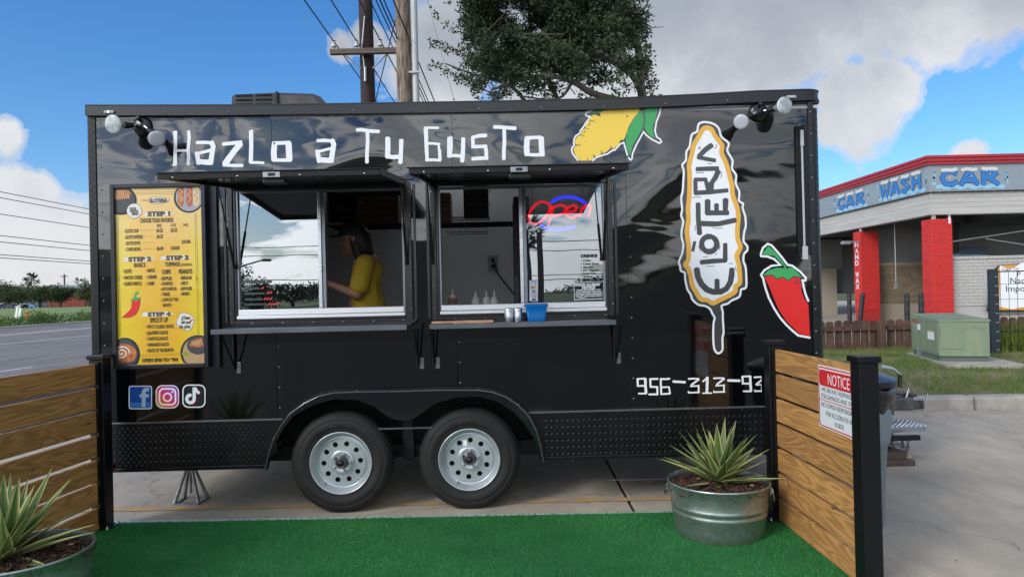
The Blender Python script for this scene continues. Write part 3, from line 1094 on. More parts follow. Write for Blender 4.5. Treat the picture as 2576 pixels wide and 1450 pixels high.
# south wall (white) and bay dividers (tan)
sw = MB().box((XW + .67, YS + .3, -.05), (XE, YS + .5, 2.19)).build('south_wall', M('white_mortar', (.43, .42, .40), .85), **W_)
brick_wall(sw, WHB, (XW + .67, YS + .285), (1, 0), 2.9, 2.12, (0, -1), None, bl=.3, bh=.1, ylim=.7)
for k in range(20):
    inst_m = MB().bbox((XW + .68 + k * .15, YS + .25, 2.12), (XW + .822 + k * .15, YS + .45, 2.21), .008).build('cap_brick', WHB, sw, world=True)
for yy, xa_, n_ in ((25.9, XW + .3, 0), (33.2, XW - 2.2, 1)):
    dv = MB().box((xa_, yy + .012, -.05), (xa_ + 5, yy + .2, 2.12)).build('divider_wall', MORT, **W_)
    brick_wall(dv, TANB, (xa_ + (.2 if not n_ else 2.0), yy), (1, 0), 2.3 if not n_ else 1.7, 2.1, (0, -1), None, bl=.3 if n_ == 0 else .4, bh=.1 if n_ == 0 else .13, ylim=.7, name='brick')
    MB().box((xa_, yy - .02, 2.12), (xa_ + 5, yy + .22, 2.2)).build('cap_course', TANC, dv, world=True)
    MB().box((xa_, yy + .25, 2.2), (xa_ + 7, yy + .3, 3.6)).build('upper_panel', M('grey_upper_wall', (.20, .205, .21), .8, col2=(.26, .26, .25), scale=.8), **W_)
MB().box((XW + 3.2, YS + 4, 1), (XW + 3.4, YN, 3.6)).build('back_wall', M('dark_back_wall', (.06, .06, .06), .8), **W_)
MB().box((XW + 4.3, YS + .35, 0), (XW + 5.0, YS + .9, 3.5)).build('pier', M('grey_pier', (.22, .21, .19), .8, col2=(.30, .29, .27), scale=3), **W_)
# swing arm pipes and drop hose
GAL = M('galvanised', (.4, .41, .42), .45, metal=.7)
q1, q2 = P(2305, 570, 23), P(2305, 720, 23)
MB().tube([(q1.x, 24.3, 3.6), (q1.x, 24.3, 1.4)], .02, 6).box((q1.x - .05, 24.25, 1.25), (q1.x + .05, 24.35, 1.42)).build('drop_pipe', GAL, **W_)
a, b = P(2398, 607, 22), P(2576, 580, 22)
MB().tube([a, b, b + Vector((1, 0, .0))], .025, 6).tube([P(2480, 600, 22), P(2576, 615, 22)], .02, 6).build('swing_arm', M('pale_pipe', (.4, .4, .4), .5), **W_)
a = P(2400, 636, 24)
MB().add([P(2395, 640, 24), P(2485, 640, 24), P(2480, 622, 26), P(2440, 618, 26)], [(0, 1, 2, 3)]).add([P(2395, 640, 24), P(2485, 640, 24), P(2484, 648, 24), P(2396, 649, 24)], [(0, 1, 2, 3)]).build('canopy', M('pale_blue_canopy', (.35, .48, .62), .6), **W_)
# wall lamp and bollards
q = P(2142, 607, 25.2)
MB().bbox((q.x - .26, 25.3, q.z - .09), (q.x + .05, 25.5, q.z + .03), .02, None).box((q.x + .04, 25.38, q.z - .02), (XW + .06, 25.44, q.z + .03)).build('wall_lamp', GAL, **W_)
for px, lab, lean, Y in ((2137, 'upright dark bollard leftmost in front of the car wash', 0, 24.4), (2160, 'leaning dark bollard against the lettered red pillar', .16, 24.0),
                         (2282, 'upright dark bollard left of the wide red pillar', 0, 20.4), (2318, 'upright dark bollard touching the wide red pillar', 0, 20.3)):
    q = P(px, 780, Y)
    o = MB().tube([(0, 0, -.1), (lean, 0, 1.12)], .075, 12).tube([(lean, 0, 1.12), (lean * 1.02, 0, 1.15)], [.07, .04], 12).build('bollard', M('worn_black_paint', (.02, .02, .022), .5, col2=(.14, .13, .12), scale=5, lo=.55, hi=.8))
    o.location = (q.x, q.y, 0)
    props(o, lab, 'bollard', None, 'bollards at the car wash')
# stain
# painted lettering on the fascia
BLUEP = M('blue_sign_paint', (.035, .19, .52), .5)
BLUEO = M('blue_sign_outline', (.02, .06, .15), .6)
FOAM = M('foam_white_paint', (.62, .62, .58), .6)
SPL = M('splash_blue_paint', (.28, .52, .68), .5)


def blob(mb, fn, cx_, cz_, rx, rz, n=14):
    mb.add([fn(cx_ + rx * math.cos(2 * math.pi * i / n), cz_ + rz * math.sin(2 * math.pi * i / n)) for i in range(n)], [tuple(range(n))])


def bubble_word(word, mapfn, cx0, cx1, zb0, zb1, seed):
    """fat letters with foam on top and a splash underneath; mapfn(u, z, layer)"""
    r3 = random.Random(seed)
    n = len(word)
    wd = (cx1 - cx0) / n
    zb, zt = zb0, zb1
    H_ = zt - zb
    m0, m1, m2, m3 = MB(), MB(), MB(), MB()
    # splash
    pts = []
    for i in range(25):
        t = i / 24
        pts.append((cx0 - .1 * wd + t * (cx1 - cx0 + .3 * wd), zb + .03 * math.sin(i * 1.3)))
    m0.ribbon(pts, .13 * H_ / .55, lambda u, z: mapfn(u, z, 0))
    for i in range(8):
        blob(m0, lambda u, z: mapfn(u, z, 0), cx0 - .18 * wd - r3.uniform(0, .1), zb + r3.uniform(.2, 1.0) * H_, .03, .05)
        blob(m0, lambda u, z: mapfn(u, z, 0), cx1 + .25 * wd + r3.uniform(0, .1), zb + r3.uniform(.2, 1.0) * H_, .03, .05)
    glyph = {'C': [[(.85, .78), (.62, .95), (.3, .85), (.15, .5), (.3, .14), (.62, .06), (.88, .25)]],
             'A': [[(.1, .05), (.3, .55), (.48, .95), (.68, .55), (.9, .05)], [(.28, .32), (.72, .32)]],
             'R': [[(.2, .05), (.2, .95)], [(.2, .92), (.65, .88), (.8, .7), (.62, .5), (.25, .48)], [(.4, .48), (.92, .05)]],
             'W': [[(.08, .95), (.25, .08), (.5, .7), (.72, .08), (.92, .95)]],
             'S': [[(.8, .85), (.45, .95), (.22, .75), (.5, .52), (.75, .3), (.5, .06), (.18, .15)]],
             'H': [[(.2, .95), (.2, .05)], [(.8, .95), (.8, .05)], [(.2, .5), (.8, .5)]]}
    lay = 0
    for i, ch in enumerate(word):
        for st in glyph[ch]:
            lay += 1
            pp = [(cx0 + (i + p[0] * 1.0) * wd, zb + .04 + p[1] * H_ * .92) for p in st]
            m1.ribbon(pp, .24 * H_ + .035, lambda u, z, l=lay: mapfn(u, z, 1 + l * .06))
            m2.ribbon(pp, .24 * H_, lambda u, z, l=lay: mapfn(u, z, 2.5 + l * .06))
        for k in range(5):
            blob(m3, lambda u, z, k=k: mapfn(u, z, 5 + k * .12), cx0 + (i + .2 + k * .15) * wd, zt + r3.uniform(-.0, .06) * H_, .12 * wd, .09 * H_ + .01)
        blob(m3, lambda u, z: mapfn(u, z, 6), cx0 + (i + r3.uniform(.3, .7)) * wd, zb + r3.uniform(.15, .8) * H_, .022, .022)
    g = m2.build('lettering', BLUEP, cw, world=True)
    for m_, nm, mt in ((m1, 'letter_outline', BLUEO), (m3, 'painted_foam', FOAM), (m0, 'painted_splash', SPL)):
        m_.build(nm, mt, g, world=True)


fsouth = lambda u, z, l: (u, YS - .074 - l * .0025, z)
fwest = lambda u, z, l: (XW - .074 - l * .0025, -u, z)


def yw(px):  # distance along the west face at picture column px
    return XW / ((px - 1288) / FPX)


bubble_word('CAR', fsouth, P(2358, 440, YS).x, P(2510, 440, YS).x, 4.28, 4.78, 1)
bubble_word('WASH', fwest, -yw(2226), -yw(2333), 4.27, 4.80, 2)
bubble_word('CAR', fwest, -yw(2116), -yw(2186), 4.25, 4.76, 3)
# vertical lettering HAND WAX
mb = MB()
zc = 2.93
for ch in 'HAND WAX':
    if ch != ' ':
        put_text(MB(), ch, lambda u, z: (XW + .022, 25.85 - u, z), .12, .38, zc - .135, zc + .04, bold=.03).build('letter', WHITE, p2, world=True)
    zc -= .222 if ch != ' ' else .2

# ================================================================== WALL SIGN (right edge)
ORG = M('orange_sign', (.62, .30, .05), .6)
sg = thing('wall_sign', 'cut-off orange and white lettered board on the white brick wall at the right edge', 'sign')
o_ = P(2530, 720, 20.9)
sg.location = (o_.x, YS + .15, o_.z - .8)
sp_ = lambda px, py: (P(px, py, YS + .13).x, P(px, py, YS + .13).z)
SF = lambda d: (lambda u, z: (u, YS + .13 - d, z))
tri_ = [sp_(2483, 783), sp_(2505, 676), sp_(2514, 666), sp_(2700, 655), sp_(2700, 783)]
MB().poly(tri_, SF(0), thick=.04, tdir=(0, 1, 0)).build('board', INK, sg, world=True)
MB().poly([sp_(2488, 779), sp_(2508, 680), sp_(2514, 667), sp_(2700, 658), sp_(2700, 779)], SF(.006)).build('orange_field', ORG, sg, world=True)
MB().poly([sp_(2515, 667), sp_(2530, 674), sp_(2548, 674), sp_(2570, 660), sp_(2700, 655), sp_(2700, 772), sp_(2570, 772), sp_(2545, 777), sp_(2514, 771)], SF(.012)).build('white_field', WHITE, sg, world=True)
mb = MB()
for tx, x0_, x1_, yb, yt in (('Nac', 2541, 2577, 713, 697), ('Impo', 2530, 2577, 733, 717), ('P', 2558, 2566, 695, 683)):
    a_, b_ = sp_(x0_, yb), sp_(x1_, yt)
    put_text(MB(), tx, SF(.016), a_[0], b_[0], a_[1], b_[1]).build('lettering', INK, sg, world=True)
a_, b_ = sp_(2520, 679), sp_(2562, 672)
put_text(mb, 'Lugar 1st', SF(.016), a_[0], b_[0], a_[1], b_[1])
mb.build('lettering', INK, sg, world=True)

# ================================================================== PICKET FENCE
PICK = M('brown_picket', (.065, .032, .022), .8, col2=(.12, .07, .05), scale=5, stretch=(3, 3, .5), perobj=.35, bump=.4, bscale=30)
pf = thing('picket_fence', 'weathered dark brown wooden picket fence behind the lawn', 'fence', (8.5, 13.4, 0))
PY = 13.4


def picket_mesh():
    m = MB()
    w = .073
    pts = [(-w, 0), (w, 0), (w, .70)] + [(w * math.cos(a) * 1.0, .70 + .05 * math.sin(a)) for a in [math.pi * i / 6 for i in range(1, 6)]] + [(-w, .70)]
    m.poly(pts, lambda u, v: (u, 0, v), thick=.02, tdir=(0, 1, 0))
    return m


proto = None
x = 5.4
i = 0
while x < 19:
    if abs(P(2200, 800, PY).x + .40 - x) > .0 or True:
        if proto is None:
            proto = picket_mesh().build('picket', PICK, pf)
            o = proto
        else:
            o = inst(proto, 'picket', pf)
        o.location = (x - 8.5, 0, rnd.uniform(-.012, .012))
        o.rotation_euler = (0, rnd.uniform(-.006, .006), 0)
    x += .167
    i += 1
for z_ in (.56, .12):
    MB().box((5.3 - 8.5, -.05, z_), (19 - 8.5, -.002, z_ + .09)).build('rail', PICK, pf)
for px in (2208, 2420, 1990):
    xx = P(px, 800, PY).x - 8.5
    MB().bbox((xx - .05, -.17, -.1), (xx + .05, -.055, .74), .006).build('fence_post', PICK, pf)

# ================================================================== GREEN TRANSFORMER ON PAD
TG = M('sage_green_paint', (.175, .235, .155), .5, col2=(.22, .27, .165), scale=2.2, stretch=(2.5, 2.5, .35), detail=7, stain=(.13, .18, .13), stscale=3.0, stlo=.58, rvar=.15)
TGD = M('sage_green_base', (.09, .125, .10), .6)
N_ = G(2364, 908, .25)
Lp = G(2294, 889, .25)
Rp = G(2491, 909, .25)
tf = thing('transformer_box', 'faded green metal transformer cabinet on a concrete pad', 'transformer', (N_.x + .4, N_.y + .5, .25))
N2, L2, R2 = [Vector((v.x, v.y)) for v in (N_, Lp, Rp)]
B2 = L2 + R2 - N2


def quadbox(a, b, c, d, z0, z1, zt=None):
    m = MB()
    zt = zt or [z1] * 4
    vs = [(*p, z0) for p in (a, b, c, d)] + [(*p, z) for p, z in zip((a, b, c, d), zt)]
    m.add(vs, [(0, 3, 2, 1), (4, 5, 6, 7), (0, 1, 5, 4), (1, 2, 6, 5), (2, 3, 7, 6), (3, 0, 4, 7)])
    return m


ins_ = lambda p, c, k: c + (p - c) * k
C2 = (N2 + B2) / 2
quadbox(*[ins_(p, C2, .95) for p in (N2, R2, B2, L2)], .2, .38).build('base', TGD, tf, world=True)
quadbox(N2, R2, B2, L2, .33, .85).build('cabinet', TG, tf, world=True)
quadbox(*[ins_(p, C2, 1.025) for p in (N2, R2, B2, L2)], .845, .865, [.875, .88, .93, .93]).build('lid', TG, tf, world=True)
n_out = Vector(((R2 - N2).y, -(R2 - N2).x)).normalized()
if n_out.y > 0: n_out = -n_out
a_, b_ = N2 + n_out * .012 + (R2 - N2) * .0, N2 + (R2 - N2) * .52 + n_out * .012
quadbox(N2 + n_out * .0, N2 + (R2 - N2) * .5, N2 + (R2 - N2) * .5 + n_out * .0, N2, .4, .41)
nl = Vector(((L2 - N2).y, -(L2 - N2).x)).normalized()
if nl.x > 0: nl = -nl
dr = MB()
p_a, p_b = N2 + (L2 - N2) * .02 + nl * .012, N2 + (L2 - N2) * .97 + nl * .012
dr.add([(*p_a, .36), (*p_b, .36), (*p_b, .84), (*p_a, .84), (*(p_a - nl * .012), .36), (*(p_b - nl * .012), .36), (*(p_b - nl * .012), .84), (*(p_a - nl * .012), .84)], [(0, 1, 2, 3), (0, 4, 5, 1), (1, 5, 6, 2), (2, 6, 7, 3), (3, 7, 4, 0)])
dr = dr.build('door', TG, tf, world=True)
for z_ in (.34,):
    q_ = N2 + (L2 - N2) * .62 + nl * .03
    MB().box((q_.x - .03, q_.y - .03, .22), (q_.x + .03, q_.y + .03, .38)).build('padlock', GAL, dr, world=True)


def on_left(u, z, d=.016):
    p = N2 + (L2 - N2) * u + nl * d
    return (p.x, p.y, z)


def sticker(name, u0, u1, z0, z1, mat, d=.016):
    return MB().add([on_left(u0, z0, d), on_left(u1, z0, d), on_left(u1, z1, d), on_left(u0, z1, d)], [(0, 1, 2, 3)]).build(name, mat, tf, world=True)


sticker('warning_sticker', .35, .12, .56, .70, WHITE)
sticker('sticker_band', .35, .12, .68, .70, ORG, .018)
sticker('white_sticker', .72, .60, .68, .77, WHITE)
mb = MB()
put_text(mb, '7363   1', lambda u, z: on_left(1 - u, z, .017), .06, .45, .79, .84, bold=.03)
mb.build('number', M('red_sign', (.5, .05, .04), .5), tf, world=True)
# pad
padpts = [G(2280, 893, .2), G(2378, 925, .2), G(2590, 926, .2), G(2500, 880, .2)]
p4 = [Vector((v.x, v.y)) for v in padpts]
p4[3] = p4[0] + (p4[2] - p4[1]) * .9
pd_ = quadbox(p4[0], p4[1], p4[2], p4[3], .02, .25).build('concrete_pad', CONC2, base=True)
props(pd_, 'concrete pad under the green transformer cabinet', 'pad')


def off_pad(x, y):
    ok = np.zeros(len(x), bool)
    q4 = [p4[0], p4[1], p4[2], p4[3]]
    sg_ = sum(q4[i].x * q4[(i + 1) % 4].y - q4[(i + 1) % 4].x * q4[i].y for i in range(4))
    for i in range(4):
        a, b = q4[i], q4[(i + 1) % 4]
        cr = (b.x - a.x) * (y - a.y) - (b.y - a.y) * (x - a.x)
        ok |= (cr * (1 if sg_ > 0 else -1) < 0)
    patch = np.sin(x * 2.1 + 1.3 * np.sin(y * 3.1)) + np.sin(y * 3.7 + x * 1.1) + .9 * np.sin(x * 6.3 - y * 5.2)
    return ok & (np.random.RandomState(2).rand(len(x)) < np.clip(.62 + patch * .22, .12, 1))


lb = blades('lawn_grass', 95000, ((1.7, 8.11), (9.5, 13.3)), .050, LAWNB, zf=lawn_z, w=.0048, lean=1.5, keep=off_pad,
            label='patchy mown green grass on the bank behind the kerb')
lb['category'] = 'grass'
# right face panel
rf0 = N2 + (R2 - N2) * .03 + n_out * .01
rf1 = N2 + (R2 - N2) * .50 + n_out * .01
mb = MB().add([(*rf0, .44), (*rf1, .44), (*rf1, .84), (*rf0, .84), (*(rf0 - n_out * .01), .44), (*(rf1 - n_out * .01), .44), (*(rf1 - n_out * .01), .84), (*(rf0 - n_out * .01), .84)], [(0, 1, 2, 3), (0, 4, 5, 1), (1, 5, 6, 2), (2, 6, 7, 3), (3, 7, 4, 0)])
mb.build('access_panel', TG, tf, world=True)

# ================================================================== BLACK WIRE FENCE AT RIGHT
wf = thing('wire_fence', 'black metal post with wire mesh panel at the right edge', 'fence')
b0 = G(2502, 893, .18)
wf.location = (b0.x, b0.y, .15)
zt = P(2502, 677, b0.y).z
h_ = zt - .15
MB().bbox((-.08, -.06, 0), (-.0, .02, h_), .004).bbox((.004, -.05, 0), (.07, .02, h_ - .01), .004).build('post', M('navy_black_paint', (.02, .03, .04), .45), wf)
for k in range(9):
    MB().box((.0, -.058, .12 + k * .155), (.05, -.052, .135 + k * .155)).build('bracket', GAL, wf)
MB().box((.07, -.03, h_ - .05), (3.5, -.01, h_ - .03)).box((.07, -.03, .42), (3.5, -.01, .435)).build('rail', BLACKM, wf)
for k in range(22):
    MB().tube([(.115 + k * .145, -.02, .1), (.115 + k * .145, -.02, h_ - .04)], .0045, 4).build('wire', BLACKM, wf)
for k in range(5):
    MB().tube([(.07, -.026, .2 + k * .26), (3.5, -.026, .2 + k * .26)], .0035, 4).build('wire', BLACKM, wf)
# tall weeds right of the post
TW_ = blade_mat('weed_blade', (.14, .20, .03), (.22, .26, .05), (.10, .15, .03), 2)
c0 = G(2540, 893, .18)
wd = blades('tall_weeds', 2600, ((c0.x - .1, c0.y + .1), (c0.x + 2.6, c0.y + 1.2)), .42, TW_, zf=lambda x, y: .15, w=.012, lean=.8, seed=9, label='tall yellow green weeds behind the wire fence at the right edge')
wd['category'] = 'weeds'
# ================================================================== FOOD TRAILER
PSI, D0 = R(0.9), 4.67
TL = Vector((0, D0, 0))
U_ = Vector((math.cos(PSI), math.sin(PSI), 0))
NI = Vector((-math.sin(PSI), math.cos(PSI), 0))


def F(px, py, y=0.0):
    d = ray(px, py)
    t = (NI.dot(TL) + y) / NI.dot(d)
    q = d * t - TL
    return q.dot(U_), CAMH + d.z * t


def TWp(u, y, z):
    return TL + U_ * u + NI * y + Vector((0, 0, z))


tlr = thing('food_trailer', 'long glossy black food trailer with two serving windows and hand drawn white lettering', 'food trailer', TL, PSI)
ZT, ZB, UL, UR, DEP = 2.692, .345, -2.78, 2.105, 2.42
ZS = .645


def crop(x0, y0, k):
    return lambda x, y: ((x0 + x * k) / 1.55280, (y0 + y * k) / 1.55280)


def Fc(c, y=-.003):
    def f(a, b):
        px, py = c(a, b)
        u, z = F(px, py, y)
        return (u, y, z)
    return f


# ---- wheel arch outline
cw_ = crop(900, 1400, .5877)
arch_o = [F(*cw_(x, y)) for x, y in ((243, 725), (262, 640), (300, 520), (350, 430), (410, 350), (500, 285), (600, 235), (700, 213), (850, 207), (1100, 204), (1400, 196), (1650, 196), (1740, 208), (1830, 240), (1910, 295), (1980, 365), (2030, 460), (2060, 560), (2078, 670))]
arch_i = [F(*cw_(x, y)) for x, y in ((262, 725), (280, 650), (318, 540), (370, 445), (430, 372), (560, 300), (700, 262), (850, 268), (960, 310), (1040, 370), (1095, 396), (1155, 405), (1220, 393), (1290, 345), (1370, 290), (1500, 252), (1650, 245), (1780, 280), (1880, 345), (1950, 420), (2010, 510), (2045, 600), (2055, 665))]


def archz(u):
    for (a, za), (b, zb) in zip(arch_o, arch_o[1:]):
        if a <= u <= b:
            return za + (zb - za) * (u - a) / (b - a)
    return 0


seams = [-2.735, -1.575, -.376, .779, 2.02]
wins = [(-1.862, -.668, 1.29, 2.19), (-.522, .672, 1.29, 2.19)]
for a, b in zip(seams, seams[1:]):
    mb = MB()
    a2, b2 = a + .0015, b - .0015
    # lower band, cut by the wheel arch
    us = sorted(set([a2, b2] + [p[0] for p in arch_o if a2 < p[0] < b2]))
    low = [(u, max(ZS, archz(u))) for u in us]
    mb.poly(low + [(b2, 1.29), (a2, 1.29)], lambda u, z: (u, 0, z))
    xb = sorted(set([a2, b2] + [w for wn in wins for w in wn[:2] if a2 < w < b2]))
    for x0, x1 in zip(xb, xb[1:]):
        xm = (x0 + x1) / 2
        if not any(w[0] < xm < w[1] for w in wins):
            mb.add([(x0, 0, 1.29), (x1, 0, 1.29), (x1, 0, 2.19), (x0, 0, 2.19)], [(0, 1, 2, 3)])
    mb.add([(a2, 0, 2.19), (b2, 0, 2.19), (b2, 0, ZT), (a2, 0, ZT)], [(0, 1, 2, 3)])
    mb.build('side_panel', PANEL, tlr)
# inner shell
SHELL = M('trailer_inner_wall', (.50, .50, .49), .35, ior=1.45)
mb = MB()
mb.box((UL + .02, DEP - .03, ZB), (UR - .02, DEP, ZT))
mb.box((UL + .01, .02, ZB), (UL + .04, DEP, ZT)).box((UR - .05, .12, ZB), (UR - .02, DEP, ZT))
mb.box((UL + .02, .0, 2.64), (UR - .02, DEP, 2.66))
mb.build('inner_wall', SHELL, tlr)
mb = MB()
for a, b, c, d in ((UL + .04, wins[0][0] - .0, .5, 2.64), (wins[0][1], wins[1][0], .97, 2.64), (wins[1][1], UR - .05, .5, 2.64), (wins[0][0], wins[0][1], .95, 1.285), (wins[0][0], wins[0][1], 2.195, 2.64), (wins[1][0], wins[1][1], .95, 1.285), (wins[1][0], wins[1][1], 2.195, 2.64)):
    mb.box((a, .03, c), (b, .05, d))
mb.build('inner_lining', SHELL, tlr)
MB().box((UL + .03, .45, .36), (UR - .03, DEP - .03, .42)).box((UL + .03, .03, .36), (-1.68, .45, .42)).box((.24, .03, .36), (UR - .03, .45, .42)).build('floor', M('grey_floor', (.12, .12, .12), .5), tlr)
MB().box((-1.70, .44, .30), (.26, .46, .96)).box((-1.70, .03, .94), (.26, .46, .96)).box((-1.71, .03, .36), (-1.69, .46, .96)).box((.25, .03, .36), (.27, .46, .96)).build('wheel_well', M('wheel_well_black', (.006, .006, .006), .75), tlr)
# roof
MB().bbox((UL, -.005, 2.665), (UR - .01, DEP, 2.703), .006).build('roof', BLACK, tlr)
# top rail with rounded front corner
mb = MB()

def strip(mb, path, z0, z1, smooth=False):
    n = len(path)
    mb.add([(x, y, z0) for x, y in path] + [(x, y, z1) for x, y in path], [(i, i + 1, n + i + 1, n + i) for i in range(n - 1)], smooth)


# the rail dips a little along the roof edge: (picture x, top, bottom)
dips = [(221, 263, 290), (580, 262.5, 289.3), (734, 260.9, 287), (911, 258.6, 285), (1053, 256, 283), (1249, 252.8, 280), (1462, 247.9, 275.5), (1554, 245.4, 273), (1765, 235.5, 263), (1905, 227.3, 256), (2020, 223.8, 252)]
rl = []
for px, ya_, yb_ in dips:
    ua_, za_ = F(px, ya_, -.026)
    _, zb_ = F(px, yb_, -.026)
    rl.append((ua_, -.026, zb_, za_))
rl[0] = (UL, -.026, rl[0][2], rl[0][3])
e_ = rl[-1]
rl += [(UR - .10 + .115 * math.sin(a), .089 - .115 * math.cos(a), e_[2], e_[3]) for a in [R(15 * i) for i in range(0, 7)]] + [(UR + .015, DEP, e_[2], e_[3])]


def rail(mb, grow, lo, hi):
    """lo, hi: fractions of the rail height"""
    q = []
    for i, (x, y, za_, zb_) in enumerate(rl):
        gx = grow if x > UR - .02 else 0
        gy = -grow if y < .05 else 0
        q.append((x + gx, y + gy, za_ + (zb_ - za_) * lo, za_ + (zb_ - za_) * hi))
    n = len(q)
    mb.add([(x, y, a) for x, y, a, b in q] + [(x, y, b) for x, y, a, b in q], [(i, i + 1, n + i + 1, n + i) for i in range(n - 1)])
    mb.add([(x, y, b) for x, y, a, b in q] + [(min(x, UR - .1), y + .06, b) for x, y, a, b in q], [(i, i + 1, n + i + 1, n + i) for i in range(n - 1)])
    mb.add([(x, y, a) for x, y, a, b in q] + [(min(x, UR - .1), y + .03, a) for x, y, a, b in q], [(i + 1, i, n + i, n + i + 1) for i in range(n - 1)])


mb = MB()
rail(mb, 0, .1, .93)
rail(mb, .006, -.03, .10)
rail(mb, .004, .90, 1.0)
mb.box((UL - .004, -.026, rl[0][2]), (UL + .004, DEP, rl[0][3]))
mb.build('top_rail', BLACK, tlr)
# front corner, rear corner
mb = MB()
cp = [(2.06, -.006), (UR - .06, -.006)] + [(UR - .085 + .09 * math.sin(a), .084 - .09 * math.cos(a)) for a in [R(15 * i) for i in range(1, 7)]] + [(UR + .005, DEP)]
strip(mb, [(2.045, -.006), (UR - .09, -.006)] + cp[2:], ZB, 2.682, True)
mb.build('front_corner', PLATE, tlr)
MB().bbox((2.015, -.012, ZB), (2.048, .003, 2.682), .003).build('corner_trim', BLACK, tlr)
MB().bbox((UL, -.008, ZB), (-2.73, .002, 2.682), .003).box((UL - .002, -.006, ZB), (UL + .003, DEP, 2.75)).build('rear_corner', PLATE, tlr)


def lugs(mb, u0, u1, z0, z1, fn, pitch=.036, L=.032, w=.0038, h=.0017):
    """raised tread-plate bars, alternately tilted"""
    j = 0
    z = z0 + .016
    while z < z1 - .01:
        i = 0
        u = u0 + .016 + (pitch / 2 if j % 2 else 0)
        while u < u1 - .012:
            a = R(52) if (i + j) % 2 else R(-38)
            a = R(48) if j % 2 == 0 else R(-42)
            d = Vector((math.cos(a), math.sin(a)))
            n = Vector((-d.y, d.x))
            c = Vector((u, z))
            e1, e2 = c - d * L / 2, c + d * L / 2
            pts = [fn(*e1, 0), fn(*(c + n * w), 0), fn(*e2, 0), fn(*(c - n * w), 0), fn(*(c - d * L * .3), h), fn(*(c + d * L * .3), h)]
            mb.add(pts, [(0, 4, 1), (0, 3, 4), (1, 4, 5), (3, 5, 4), (1, 5, 2), (3, 2, 5)])
            u += pitch
            i += 1
        z += pitch * .62
        j += 1
    return mb


LUG = M('black_tread_lug', (.0035, .004, .0045), .3, ior=1.5)
corner = lugs(MB(), 2.05, UR + .10, ZB, 2.675, lambda u, z, h: ((u, -.0062 - h, z) if u < UR - .085 else (UR - .085 + (.09 + h) * math.sin(min(1.57, (u - UR + .085) / .09)), .084 - (.09 + h) * math.cos(min(1.57, (u - UR + .085) / .09)), z)))
corner.build('tread_lugs', LUG, tlr, kind='stuff')
lugs(MB(), UL, -2.73, ZB, 2.675, lambda u, z, h: (u, -.0082 - h, z)).build('tread_lugs', LUG, tlr, kind='stuff')
# skirts
for a, b in ((-2.735, -1.625), (.185, 2.015)):
    arc_ = [p for p in (arch_o[:4] if a < -2 else arch_o[-4:][::-1])]
    edge_ = [(arc_[0][0], ZB)] + [p for p in arc_ if ZB < p[1] < ZS - .004] + [(arc_[-1][0], ZS)]
    far_ = a if a < -2 else b
    if a < -2:
        b = arc_[-1][0]
    else:
        a = arc_[-1][0]
    sk = MB().poly([(far_, ZB)] + edge_ + [(far_, ZS)], lambda u, z: (u, -.006, z), thick=.009, tdir=(0, 1, 0)).build('skirt_plate', PLATE, tlr)
    a_l, b_l = (a, arc_[0][0] - .01) if a < -2 else (arc_[0][0] + .01, b)
    lugs(MB(), a_l, b_l, ZB + .004, ZS - .006, lambda u, z, h: (u, -.0062 - h, z)).build('tread_lugs', LUG, sk, kind='stuff')
    a, b = (a, b) if a < -2 else (a, b)
    MB().bbox((a, -.012, ZS - .006), (b, .0, ZS + .006), .002).build('trim_strip', M('grey_edge_trim', (.10, .10, .105), .35, metal=.3), sk)
    MB().bbox((a_l, -.012, ZB - .006), (b_l, .0, ZB + .003), .002).bbox((a_l, -.004, .322), (b_l, .03, ZB - .006), .003).build('bottom_rail', BLACK, sk)
MB().box((-2.735, .30, .30), (UR - .03, .36, .40)).box((UL + .05, 2.2, .28), (UR - .05, 2.26, .40)).box((-2.4, .36, .30), (-2.34, 2.2, .36)).box((1.2, .36, .30), (1.26, 2.2, .36)).build('chassis_rail', BLACKM, tlr)
# fender band and scalloped plate
mb = MB()
mb.ribbon(arch_o, .018, lambda u, z: (u, -.040, z), cap=False)
n = len(arch_o)
mb.add([(u, -.040, z + .0) for u, z in arch_o] + [(u, .0, z + .012) for u, z in arch_o], [(i, i + 1, n + i + 1, n + i) for i in range(n - 1)], True)
mb.build('fender_trim', BLACK, tlr)
mb = MB()
mb.tube([(u, -.038, z - .008) for u, z in arch_o], .007, 6)
mb.build('fender_lip', M('polished_black', (.03, .032, .035), .12, ior=1.9), tlr)
mb = MB()
mb.poly([(u, z) for u, z in arch_o] + [(u, z) for u, z in reversed(arch_i)], lambda u, z: (u, -.034, z), thick=.004, tdir=(0, 1, 0))
mb.build('fender_plate', M('black_fender_gloss', (.002, .002, .003), .1, ior=1.75, bump=.15, bscale=5, bdist=.01), tlr)

# ---- wheels
FWD = Matrix.Rotation(R(90), 4, 'X')  # local +Z -> -Y (outwards)


